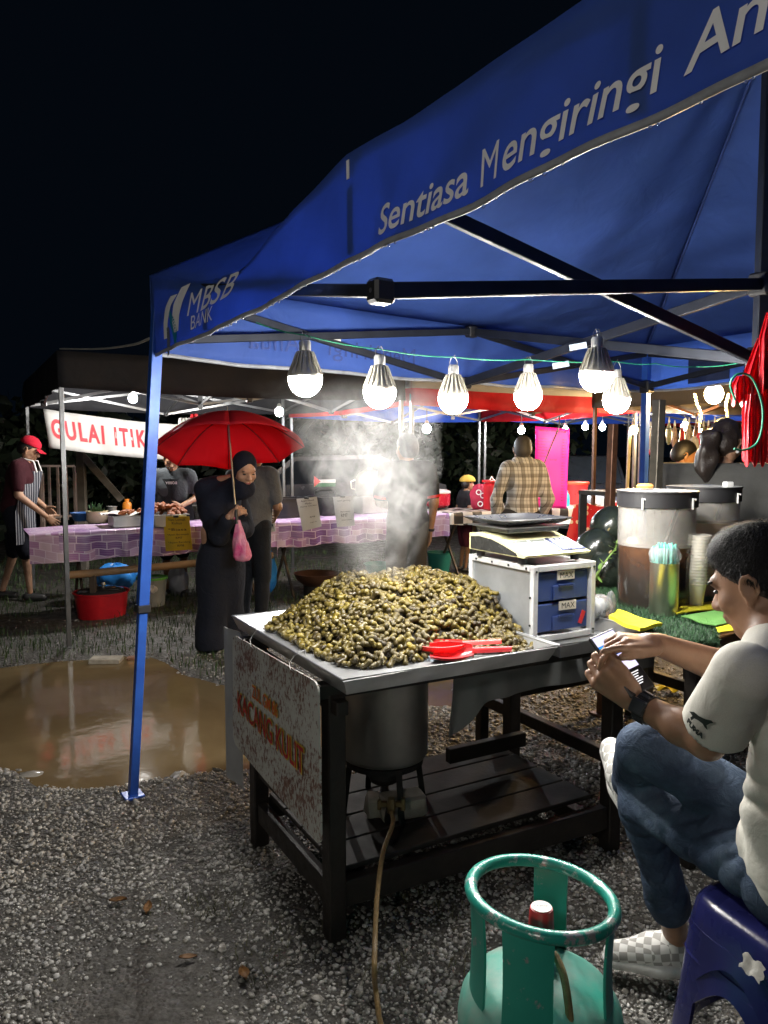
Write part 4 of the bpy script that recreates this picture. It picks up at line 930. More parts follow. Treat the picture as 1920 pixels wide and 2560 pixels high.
# artificial turf
TURF = grass_mat('artificial turf', [(.010, .035, .014), (.025, .085, .03), (.045, .12, .045), (.015, .055, .022)])
TPX = [(1490, 1425), (1490, 1480), (1535, 1535), (1632, 1585), (1700, 1601), (1782, 1602), (1790, 1566), (1702, 1538), (1770, 1500), (1830, 1490), (1850, 1440), (1600, 1415)]
TPZ = .868; TP = np.array([gp(x, y, TPZ)[:2] for x, y in TPX]); tc = TP.mean(0)
turf = thing('turf_mat', 'ragged strip of green artificial turf under the drink barrels', 'artificial grass', (tc[0], tc[1], .858))
mb = MB(); mb.prism([tuple(p) for p in TP[::-1]], lambda x, y, z: A3((x, y, .860 + z)), .008); mb.build('backing', mat('turf backing', (.012, .03, .014), .9), turf)
n = 30000; bb0, bb1 = TP.min(0), TP.max(0); P = bb0 + (bb1 - bb0) * RNG.random((n, 2)); P = P[poly_sd(P, TP) < .004]
me = blades('turf_blades', P[:, 0] - tc[0], P[:, 1] - tc[1], .010, .026, TURF, .0022, z0=np.full(len(P), .866 - .858), lean=1.0)
tag(obj('turf_blades', me, turf), kind='stuff')
m = 5000; tt = RNG.random(m) * 3; k = tt.astype(int); fr = tt - k; e = TP[3:7]; ex = e[k] * (1 - fr[:, None]) + e[k + 1] * fr[:, None] if len(e) > 3 else e[0]
me = blades('turf_edge', ex[:, 0] - tc[0] + RNG.normal(0, .006, m), ex[:, 1] - tc[1] - RNG.random(m) * .012, .008, .022, TURF, .0024, z0=RNG.uniform(-.045, .006, m), lean=1.2)
tag(obj('turf_edge', me, turf), kind='stuff')
mb = MB(); mb.slab(lambda a, b: A3((*(np.array([np.interp(a * 3, range(4), TP[3:7, 0]), np.interp(a * 3, range(4), TP[3:7, 1]) - .004]) ), .862 - .05 * b)), 12, 2, .004); mb.build('hanging_edge', MATS['turf backing'], turf)
# drink barrels
t = NT('misted clear plastic'); v = t.coord(); spk = t.ramp(t.noise(v, 75, 5, .75), [(.60, 0.), (.64, 1.)])
cl = t.ramp(t.noise(v, 4, 4), [(.35, .30), (.65, .52)])
t.base(t.mix(spk, (.40, .385, .36), (.09, .075, .06))); t.set(rough=.22, alpha=t.math('MAXIMUM', cl, t.math('MULTIPLY', spk, .8)), spec=.5); t.bump(t.noise(v, 75, 5, .75), .3, .003); MIST = t.m
t = NT('wet clear plastic'); t.base((.55, .50, .45)); t.set(rough=.08, alpha=.02, spec=.5); WETWALL = t.m
def liquid(name, stops, z0_, z1_):
    t = NT(name); v = t.coord(); sep = t.node('ShaderNodeSeparateXYZ'); t.link(v, sep.inputs[0])
    h = t.math('DIVIDE', t.math('SUBTRACT', sep.outputs['Z'], z0_), z1_ - z0_); n_ = t.noise(v, 24, 5, .6, .8)
    hh = t.math('ADD', h, t.math('MULTIPLY', t.math('SUBTRACT', n_, .5), .55)); t.base(t.ramp(hh, stops)); t.set(rough=.12, spec=.5); return t.m
TEA = liquid('iced tea with melting ice', [(.0, (.005, .003, .002)), (.42, (.007, .0035, .002)), (.62, (.022, .007, .002)), (.85, (.055, .018, .004)), (1., (.085, .032, .010))], 0, .26)
MILK = liquid('milky tea', [(0, (.25, .17, .12)), (1., (.42, .32, .25))], 0, .30)
GLID = mat('clear lid', (.55, .56, .55), .15, var=.1)
def barrel(c, r, h, lvl, liq, label):
    b = thing('drink_barrel', label, 'drink barrel', c, group='drink barrels on the turf'); c = A3(c)
    mb = MB(); mb.lathe([(r - .004, lvl - .012), (r, lvl - .012), (r, h - .04), (r - .003, h - .04), (r - .003, lvl - .012)], c, 56, cap=False); mb.build('misted_wall', MIST, b, 40)
    mb = MB(); mb.lathe([(r - .004, .002), (r, .004), (r, lvl - .013), (r - .003, lvl - .013), (r - .003, .006)], c, 56, cap=False); mb.build('wet_wall', WETWALL, b, 40)
    mb = MB(); mb.lathe([(0, .003), (r - .006, .003), (r - .006, lvl), (0, lvl + .001)], c, 48, cap=False); mb.build('liquid', liq, b, 40)
    mb = MB(); mb.lathe([(r + .001, h - .062), (r + .006, h - .060), (r + .006, h - .004), (r + .009, h - .002), (r + .009, h + .004), (r - .004, h + .004), (r - .004, h - .062)], c, 56, cap=False); mb.build('black_rim', PLAST_K, b, 40)
    mb = MB(); mb.lathe([(0, h + .010), (r * .5, h + .009), (r + .004, h + .005)], c, 48, cap=False); mb.build('lid', GLID, b, 40)
    for a in (-2.25, -.95):
        p = c + A3((math.cos(a) * (r + .009), math.sin(a) * (r + .009), h - .045)); mb = MB(); mb.tube([p + UP * .018 + A3((.012, 0, 0)), p + UP * .022, p + UP * .005, p - UP * .02], .0045, 8); mb.build('clip', mat('white clip', (.7, .7, .68), .4), b)
    return b
b1 = barrel((1.128, 3.15 + .02, .868), .154, .470, .262, TEA, 'clear barrel half full of dark iced tea with black rim')
b2 = barrel((1.440, 3.46, .868), .152, .475, .335, MILK, 'second barrel behind the iced tea, misted and full of milky tea')
for b, c0_, hh in ((b1, A3((1.148, 3.17, .87)), .44), (b2, A3((1.46, 3.46, .87)), .47)):
    mb = MB(); mb.tube([c0_ + A3((-.05, -.06, .12)), c0_ + A3((.09, .02, hh))], .008, 8); mb.build('ladle_handle', mat('grey steel rod', (.25, .24, .23), .35, .6), b)
mb = MB(); mb.lathe([(0, 0), (.030, .002), (.034, .012), (.026, .02), (0, .022)], dp(1612, 1222, 3.12), 20); single('sponge', mb, mat('orange sponge', (.60, .24, .05), .8), 'orange sponge disc lying on the lid of the iced tea barrel', 'sponge', at=dp(1612, 1222, 3.12))
mb = MB(); cc = dp(1820, 1215, 3.40); mb.box(cc + UP * .008, (.04, .03, .022), rotz(.3), .004); single('lid_knob', mb, mat('white clip', (.7, .7, .68), .4), 'small white block on the lid of the milky tea barrel', 'block', at=cc)
# tin of straws
can_c = gp(1658, 1535, .872); can = thing('straw_tin', 'shiny tin can holding straws in front of the barrels', 'tin can', can_c)
TIN = mat('shiny tin plate', (.55, .53, .46), .36, 1.0, .15, 4, .05, 25)
mb = MB(); mb.lathe([(.052, 0), (.054, .003), (.0535, .2), (.055, .203), (.051, .203), (.050, .006), (0, .005)], can_c, 40, cap=False); mb.build('can_wall', TIN, can, 40)
mb = MB(); sm = mat('mint straw', (.22, .62, .52), .4, var=.1)
for k in range(46):
    a = RNG.random() * 6.28; r_ = .040 * math.sqrt(RNG.random()); p = can_c + A3((r_ * math.cos(a), r_ * math.sin(a), .15)); q = can_c + A3((r_ * 1.06 * math.cos(a + .1), r_ * 1.06 * math.sin(a + .1), .270 + RNG.normal(0, .006)))
    mb.tube([p, q], .0042, 7, cap=False)
tag(mb.build('straws', sm, can, 60), kind='stuff')
mb = MB(); mb.grid(lambda a, b: can_c + A3(((.047 + .012 * math.sin(math.pi * b) + .003 * math.sin(a * 44 + b * 9)) * math.cos(a * 6.2832), (.047 + .012 * math.sin(math.pi * b) + .003 * math.sin(a * 44 + b * 9)) * math.sin(a * 6.2832), .196 + .066 * b)), 48, 8); mb.build('straw_bag', FILM, can, 60)
# stack of clear cups
t = NT('clear cup plastic'); t.base((.78, .75, .68)); t.set(rough=.15, alpha=.5, spec=.7); CUPM = t.m
cupc = gp(1737, 1518, .872); mb = MB(); mb.lathe([(.030, 0), (.036, .06), (.042, .095), (.0455, .097), (.0455, .101), (.041, .101), (.035, .06), (.029, .003), (0, .002)], (0, 0, 0), 28, cap=False); cup_me = mb.mesh('plastic_cup', CUPM, 40)
for k in range(17):
    o = obj('plastic_cup', cup_me); lean_ = .012 * math.sin(k * .9); o.location = (cupc[0] + lean_ * .12 + (.0006 * k), cupc[1], cupc[2] + (18 - k) * .0108 + .003 if False else cupc[2] + k * .0122); o.rotation_euler = (0, 0, k * .7)
    tag(o, 'clear plastic cup in the tall nested stack beside the straw tin', 'cup', 'nested clear cups beside the straw tin')
# watermelons
t = NT('black melon rind'); v = t.coord(); t.base(t.ramp(t.noise(v, 7, 4), [(.3, (.006, .008, .007)), (.7, (.018, .024, .018))])); t.set(rough=.22, spec=.6); t.bump(t.noise(v, 18, 3), .08, .004); MEL = t.m
for (px, py, Yd, r, lab, rx) in ((1513, 1430, 3.56, .086, 'black melon lowest of the pile beside the drawer cabinet', .2), (1490, 1374, 3.70, .100, 'black melon nearest the scale in the pile of melons', .5), (1530, 1316, 3.86, .104, 'topmost black melon leaning on the brown pole', .9), (1534, 1412, 3.88, .092, 'black melon squeezed behind the others next to the iced tea barrel', 1.2)):
    c = dp(px, py, Yd); mb = MB(); mb.lathe([(r * math.sin(a) * (1 + .04 * math.cos(a)), -r * 1.08 * math.cos(a)) for a in np.linspace(.02, math.pi - .02, 22)], (0, 0, 0), 32, wob=lambda a, z: 1 + .012 * math.cos(a * 9))
    w_ = thing('watermelon', lab, 'melon', c, group='black melons beside the cabinet'); local(w_); o = mb.build('rind', MEL, w_, 180); o.rotation_euler = (rx, .3 * rx, rx * 2)
    mb = MB(); mb.tube([(0, 0, r * 1.05), (.004, .002, r * 1.14), (.014, .004, r * 1.2)], .004, 6); s_ = mb.build('stalk', mat('dry stalk', (.20, .16, .07), .8), w_); s_.rotation_euler = (rx, .3 * rx, rx * 2)
vine = MB(); vn = [dp(1486, 1452, 3.46), dp(1500, 1425, 3.44), dp(1520, 1395, 3.45), dp(1538, 1372, 3.47), dp(1545, 1350, 3.5)]
vt = thing('vine_cutting', 'leafy green vine trailing over the lowest melon', 'vine', vn[0])
mb = MB(); mb.tube(spline(vn, 6), .004, 6); mb.build('stem', mat('green stem', (.10, .17, .03), .6), vt)
LEAFG = mat('vine leaf', (.09, .17, .03), .5, var=.4, vs=30); sp = spline(vn, 6)
for k in range(16):
    c = sp[(k * 3 // 2) % len(sp)] + RNG.normal(0, .006, 3); d = norm(RNG.normal(0, 1, 3)); x_, y_, d_ = frame(d); mb = MB(); s_ = RNG.uniform(.014, .026)
    mb.slab(lambda a, b: c + d_ * s_ * 1.6 * a + x_ * (b - .5) * s_ * .8 * math.sin(math.pi * (a * .94 + .03)) + y_ * .3 * s_ * a * a, 4, 2, .0006); mb.build('leaf', LEAFG, vt)
# folded yellow sheet, striped cloth, wrapper on the ground
YCL = mat('yellow plastic sheet', (.62, .55, .03), .35, var=.2, vs=9, bump=.3, bs=16, bd=.008)
def quad_sheet(name, px, z, th, m, label, cat, seed=0, amp=.004):
    Q = [gp(x, y, z) for x, y in px]; c = sum(Q) / 4
    mb = MB(); mb.slab(lambda a, b: (Q[0] * (1 - a) + Q[1] * a) * (1 - b) + (Q[3] * (1 - a) + Q[2] * a) * b + UP * amp * (math.sin(a * 7 + seed) + math.sin(b * 5 + a * 3 + seed)), 14, 8, th); return single(name, mb, m, label, cat, at=c, smooth=60)
quad_sheet('folded_sheet', [(1522, 1548), (1600, 1575), (1655, 1566), (1545, 1528)], .892, .012, YCL, 'folded yellow plastic sheet on the turf near the cabinet', 'plastic sheet', 1)
GCL = mat('green plastic sheet', (.11, .26, .07), .4, var=.25, vs=9)
st_ = thing('striped_cloth', 'yellow and green striped plastic cloth in front of the cup stack', 'cloth', gp(1800, 1545, .872))
for (px, m_) in (([(1690, 1535), (1900, 1508), (1890, 1490), (1705, 1513)], YCL), ([(1703, 1541), (1790, 1566), (1910, 1542), (1900, 1512)], GCL), ([(1790, 1570), (1800, 1583), (1915, 1566), (1910, 1546)], YCL)):
    Q = [gp(x, y, .884) for x, y in px]; mb = MB(); mb.slab(lambda a, b: (Q[0] * (1 - a) + Q[1] * a) * (1 - b) + (Q[3] * (1 - a) + Q[2] * a) * b + UP * .003 * math.sin(a * 8 + b * 3), 12, 6, .004); mb.build('stripe', m_, st_, 60)
wp = gp(1668, 1735); mb = MB(); mb.slab(lambda a, b: wp + A3(((a - .5) * .15, (b - .5) * .10, .035 + .03 * math.sin(a * 6) * math.sin(b * 5 + a * 4) + .02 * b)), 12, 10, .0015)
single('yellow_wrapper', mb, YCL, 'crumpled yellow wrapper lying on the lit gravel behind the table', 'wrapper', at=wp, smooth=60)
# red bags hung at the mast
t = NT('red plastic film'); v = t.coord(); t.base(t.ramp(t.noise(v, 5, 4), [(.3, (.42, .008, .015)), (.7, (.62, .02, .035))])); t.set(rough=.35); bm = t.bump(t.noise(t.coord(scale=(1, 1, .25)), 30, 4, .6, .5), .7, .012)
tr = t.node('ShaderNodeBsdfTranslucent'); tr.inputs['Color'].default_value = (.7, .03, .05, 1); mx = t.node('ShaderNodeMixShader'); mx.inputs[0].default_value = .4; t.link(t.b.outputs[0], mx.inputs[1]); t.link(tr.outputs[0], mx.inputs[2]); t.link(mx.outputs[0], t.out.inputs['Surface']); REDB = t.m
rb = thing('hanging_bags', 'bunch of red plastic bags hanging beside the tent mast', 'plastic bags', dp(1890, 1160, 2.5))
def pleat(x0, x1, y0, y1, Yd, amp, n_, topn):
    def f(a, b):
        w_ = topn + (1 - topn) * min(1, b * 3.2); xc = (x0 + x1) / 2; x = xc + (x0 + (x1 - x0) * a - xc) * w_; y = y0 + (y1 - y0) * b + 8 * math.sin(a * 17) * b
        return dp(x, y, Yd + amp * math.sin(a * n_ + b * 1.5) * (.3 + .7 * b))
    mb = MB(); mb.slab(f, 40, 16, .0012); mb.build('bag', REDB, rb, 60)
pleat(1855, 1990, 845, 1150, 2.50, .035, 34, .42); pleat(1862, 1915, 985, 1160, 2.44, .016, 22, .7); pleat(1828, 1885, 940, 1010, 2.47, .018, 18, .5); pleat(1898, 1960, 780, 980, 2.46, .02, 20, .4)
mb = MB(); gp_ = [dp(1838, 1000, 2.42), dp(1826, 960, 2.41), dp(1845, 935, 2.40), dp(1880, 945, 2.40), dp(1905, 1010, 2.40), dp(1905, 1070, 2.40), dp(1890, 1110, 2.40), dp(1860, 1125, 2.40), dp(1835, 1122, 2.40)]
mb.tube(spline(gp_, 8), .0035, 6); mb.build('string', mat('green twine', (.01, .22, .12), .6), rb)
# brown pole and steel pole behind the table, twisted flex
for (px, y0, y1, Yd, w_, m_, lab) in ((1533, 1060, 1420, 4.3, .042, mat('rusty brown steel', (.11, .05, .028), .45, .5, .4, 20), 'rusty brown pole standing behind the pile of melons'), (1648, 1000, 1420, 4.0, .050, mat('dull galvanised steel', (.23, .21, .17), .35, .8, .3, 12), 'dull steel square pole beside the far blue tent leg')):
    top = dp(px, y0, Yd); mb = MB(); mb.bar((top[0] - .03, top[1], 0), top, w_, bev=.003, up=TU); p_ = thing('steel_pole', lab, 'pole', (top[0] - .03, top[1], 0)); mb.build('shaft', m_, p_); mb = MB(); mb.box((top[0] - .03, top[1], .006), (.1, .1, .012), RT, .002); mb.build('foot_plate', m_, p_)
# ================================================================== FIGURES: smooth blended bodies meshed from distance fields
def cap(a, b, ra, rb=None, k=.03, sq=None): return ('cap', A3(a), A3(b), ra, ra if rb is None else rb, k, sq)
def ell(c, r, R=None, k=.03): return ('ell', A3(c), A3(r), None if R is None else np.asarray(R, float), k)
def field(prims, h, wr=0.0, wf=30.0, cuts=(), seed=0, creases=()):
    lo = np.full(3, 1e9); hi = np.full(3, -1e9); bb = []
    for p in prims:
        if p[0] == 'cap': m = max(p[3], p[4]); a, b = np.minimum(p[1], p[2]) - m, np.maximum(p[1], p[2]) + m; k = p[5]
        else: m = p[2].max(); a, b = p[1] - m, p[1] + m; k = p[4]
        bb.append((a - k - 2 * h, b + k + 2 * h)); lo = np.minimum(lo, a); hi = np.maximum(hi, b)
    lo -= 3 * h + wr; hi += 3 * h + wr; n = np.ceil((hi - lo) / h).astype(int) + 1
    F = np.full(n, 1.0, np.float32); ax = [lo[i] + h * np.arange(n[i]) for i in range(3)]
    for p, (a, b) in zip(prims, bb):
        i0 = np.maximum(0, np.floor((a - lo) / h).astype(int)); i1 = np.minimum(n, np.ceil((b - lo) / h).astype(int) + 1); s_ = tuple(slice(i0[i], i1[i]) for i in range(3))
        G = np.stack(np.meshgrid(*[ax[i][s_[i]] for i in range(3)], indexing='ij'), -1)
        if p[0] == 'cap':
            ba = p[2] - p[1]; pa = G - p[1]; q = np.clip((pa @ ba) / max(1e-9, ba @ ba), 0, 1); d = pa - q[..., None] * ba
            if p[6] is not None:
                nn, f = A3(p[6][0]), p[6][1]; d = d + (d @ nn)[..., None] * nn * (1 / f - 1); D = (np.linalg.norm(d, axis=-1) - (p[3] + (p[4] - p[3]) * q)) * min(1, f)
            else: D = np.linalg.norm(d, axis=-1) - (p[3] + (p[4] - p[3]) * q)
            k = p[5]
        else:
            d = G - p[1]
            if p[3] is not None: d = d @ p[3]
            k0 = np.linalg.norm(d / p[2], axis=-1); k1 = np.linalg.norm(d / p[2] ** 2, axis=-1); D = k0 * (k0 - 1) / np.maximum(k1, 1e-6); k = p[4]
        f0 = F[s_]; hh = np.clip(.5 + .5 * (f0 - D) / k, 0, 1); F[s_] = f0 * (1 - hh) + D * hh - k * hh * (1 - hh)
    if wr or cuts or creases:
        G = np.stack(np.meshgrid(*ax, indexing='ij'), -1)
        if wr:
            r = np.random.default_rng(seed); w = 0
            for q in range(6):
                d = r.normal(0, 1, 3); d[2] *= .6; d = d / np.linalg.norm(d) * wf * r.uniform(.6, 1.6); e = r.normal(0, 1, 3); e = e / np.linalg.norm(e) * wf * .5
                w = w + np.sin(G @ d + 1.6 * np.sin(G @ e + q) + q)
            F = F + (wr / 2.4) * w
        for (c_, d_, R__, fq, am) in creases:
            q = G - A3(c_); F = F + am * np.exp(-(q ** 2).sum(-1) / R__ ** 2) * (1 - 2 * np.sqrt(np.abs(np.sin(.5 * fq * (q @ norm(d_)) + 1.6 * np.sin(q @ np.array([17., 13., 21.]))))))
        for (p0, nn) in cuts: F = np.maximum(F, (G - A3(p0)) @ A3(nn))
    return F, lo
def nets(F, lo, h):
    S_ = F < 0; n = np.array(F.shape) - 1; cs = [(i, j, k) for i in (0, 1) for j in (0, 1) for k in (0, 1)]
    sub = lambda A, c: A[c[0]:c[0] + n[0], c[1]:c[1] + n[1], c[2]:c[2] + n[2]]
    cnt = sum(sub(S_, c).astype(np.int8) for c in cs); act = (cnt > 0) & (cnt < 8); idx = np.argwhere(act)
    if len(idx) == 0: return np.zeros((0, 3)), np.zeros((0, 4), int)
    acc = np.zeros((len(idx), 3)); num = np.zeros(len(idx))
    for a in cs:
        for d in range(3):
            if a[d] == 0:
                b = list(a); b[d] = 1; fa = F[tuple((idx + a).T)]; fb = F[tuple((idx + b).T)]; m = (fa < 0) != (fb < 0)
                t_ = np.where(m, fa / np.where(m, fa - fb, 1), 0); p = np.repeat(np.array(a, float)[None], len(idx), 0); p[:, d] = t_; acc[m] += p[m]; num[m] += 1
    V_ = lo + h * (idx + acc / num[:, None]); id_ = np.full(n, -1, np.int64); id_[tuple(idx.T)] = np.arange(len(idx)); Q = []
    for d in range(3):
        s0 = [slice(None)] * 3; s1 = [slice(None)] * 3; s0[d] = slice(0, -1); s1[d] = slice(1, None); e = np.argwhere(S_[tuple(s0)] != S_[tuple(s1)])
        u_, v_ = (d + 1) % 3, (d + 2) % 3; ok = (e[:, u_] > 0) & (e[:, v_] > 0) & (e[:, u_] < n[u_]) & (e[:, v_] < n[v_]); e = e[ok]; q = []
        for du, dv in ((0, 0), (-1, 0), (-1, -1), (0, -1)):
            c = e.copy(); c[:, u_] += du; c[:, v_] += dv; q.append(id_[tuple(c.T)])
        q = np.stack(q, 1); inside = S_[tuple(e.T)]; q = np.where(inside[:, None], q, q[:, ::-1]); Q.append(q[(q >= 0).all(1)])
    return V_, np.concatenate(Q)
def fig_part(name, prims, h, m, parent, **kw):
    """m: one material, or (list, chooser(face centres)->index)"""
    sets = prims if isinstance(prims[0], tuple) and isinstance(prims[0][0], list) else [(prims, h)]
    VV, QQ, o_ = [], [], 0
    for st_ in sets:
        ps, hh = st_[0], st_[1]; kk = dict(kw)
        if len(st_) > 2: kk['cuts'] = st_[2]
        F, lo = field(ps, hh, **kk); V_, Q = nets(F, lo, hh)
        for _ in range(1):                               # one gentle smoothing pass
            nb = np.zeros_like(V_); c_ = np.zeros(len(V_))
            for a in range(4):
                np.add.at(nb, Q[:, a], V_[Q[:, (a + 1) % 4]]); np.add.at(c_, Q[:, a], 1); np.add.at(nb, Q[:, a], V_[Q[:, (a - 1) % 4]]); np.add.at(c_, Q[:, a], 1)
            V_ = V_ * .45 + .55 * nb / np.maximum(c_, 1)[:, None]
        VV.append(V_); QQ.append(Q + o_); o_ += len(V_)
    V_, Q = np.concatenate(VV), np.concatenate(QQ)
    mi = None; ms = m
    if isinstance(m, tuple): ms, ch = m; mi = ch(V_[Q].mean(1))
    me = np_mesh(name, V_ - A3(parent.get('_o', (0, 0, 0))), Q, ms, 180, mi); return obj(name, me, parent)
def skin(name, c): 
    if name in MATS: return MATS[name]
    t = NT(name); v = t.coord(); c = lin(c)[:3]; t.base(t.ramp(t.noise(v, 22, 5, .6), [(.3, tuple(x * .8 for x in c)), (.7, tuple(x * 1.12 for x in c))])); t.set(rough=.48, sss=.08, spec=.4); t.b.inputs['Subsurface Radius'].default_value = (.012, .005, .003); t.b.inputs['Subsurface Scale'].default_value = .5
    t.bump(t.noise(v, 240, 3), .12, .001); MATS[name] = t.m; return t.m
def fabric(name, c, var=.2, bump=.55, wr=22, rough=.85):
    if name in MATS: return MATS[name]
    t = NT(name); v = t.coord(); c = lin(c)[:3]; t.base(t.mix(.25, t.ramp(t.noise(v, 5, 4), [(.3, tuple(x * (1 - var) for x in c)), (.7, tuple(min(1, x * (1 + var)) for x in c))]), t.ramp(t.noise(v, 500, 2), [(.3, .4), (.7, 1.)]), 'MULTIPLY'))
    t.set(rough=rough, spec=.12, sheen=.02); t.bump(t.noise(v, wr, 3, .5, .9), bump, .012); MATS[name] = t.m; return t.m
def head_prims(c, f, u, s=1.0, ears=True, k=.022):
    c, f = A3(c), norm(f); r = norm(np.cross(f, u)); u = np.cross(r, f); R_ = np.stack([r, f, u], 1); P = lambda x, y, z: c + R_ @ (A3((x, y, z)) * s)
    e = lambda x, y, z, a, b, d, kk=k: ell(P(x, y, z), A3((a, b, d)) * s, R_, kk)
    L_ = [e(0, -.012, .028, .074, .092, .094), e(0, .024, -.022, .061, .066, .088), e(0, .052, -.088, .030, .030, .026), e(.045, .005, -.055, .022, .04, .04), e(-.045, .005, -.055, .022, .04, .04),
          cap(P(0, .084, .012), P(0, .106, -.026), .009 * s, .0135 * s, .012), e(.012, .094, -.030, .010, .012, .009, .01), e(-.012, .094, -.030, .010, .012, .009, .01), cap(P(-.035, .080, .026), P(.035, .080, .026), .011 * s, None, .016),
          e(0, .087, -.052, .024, .011, .007, .008), e(0, .084, -.064, .020, .011, .008, .008), e(.042, .055, -.025, .022, .02, .02), e(-.042, .055, -.025, .022, .02, .02)]
    if ears:
        for q in (-1, 1):
            L_ += [e(q * .074, -.010, -.008, .008, .017, .027, .006), e(q * .078, -.004, -.036, .006, .009, .010, .004)]; arc = []
            for an_ in np.linspace(-.5, 4.1, 9): arc.append(P(q * (.081 + .004 * math.sin(an_ * .7)), -.016 - .017 * math.cos(an_), -.004 + .026 * math.sin(an_)))
            for a_, b_ in zip(arc[:-1], arc[1:]): L_.append(cap(a_, b_, .0050 * s, None, .005))
    return L_, P, R_
def hair_prims(P, R_, s=1.0, t=.010): return [ell(P(0, -.014, .032), A3((.074 + t, .092 + t, .094 + t)) * s, R_, .02), ell(P(0, -.045, -.015), A3((.066 + t, .062 + t, .06 + t)) * s, R_, .03)]
def hand_prims(w, d, nrm, s=1.0, curl=.6, thumb=1, spread=.10, curls=None, thumb_dir=None):
    """w wrist, d along the hand, nrm out of the back of the hand; fingers bend away from nrm"""
    w, d = A3(w), norm(d); nrm = norm(A3(nrm) - d * np.dot(nrm, d)); x = np.cross(d, nrm) * thumb; out = []
    ln = [(.040, .024, .019), (.045, .028, .021), (.041, .026, .020), (.031, .019, .017)]
    for i in range(4):
        off = (1.5 - i) * .0195; b = w + (d * .012 + x * off * .55) * s; kn = w + (d * (.088 - .004 * abs(i - 1.2)) + x * off + nrm * (-.002 * (i - 1.5) ** 2)) * s
        out.append(cap(b, kn, .0135 * s, .0112 * s, .010, (nrm, .85))); p = kn; a = 0.0; c_ = curl if curls is None else curls[i]; dd = norm(d + x * (1.5 - i) * spread)
        for j, l in enumerate(ln[i]):
            a += c_ * (.85, 1.0, .75)[j]; v_ = dd * math.cos(a) - nrm * math.sin(a); q = p + v_ * l * s; out.append(cap(p, q, (.0092 - .0009 * j) * s, (.0086 - .0012 * j) * s, .003)); p = q
    td = norm(d * .62 + x * .75 - nrm * .25) if thumb_dir is None else norm(thumb_dir); b = w + (d * .020 + x * .022 - nrm * .006) * s; m1 = b + td * .042 * s; m2 = m1 + norm(td + d * .35 - nrm * .1) * .030 * s; m3 = m2 + norm(td + d * .6 - nrm * .15) * .024 * s
    out += [cap(b, m1, .0145 * s, .0115 * s, .012), cap(m1, m2, .0108 * s, .0098 * s, .005), cap(m2, m3, .0098 * s, .0080 * s, .005)]; return out
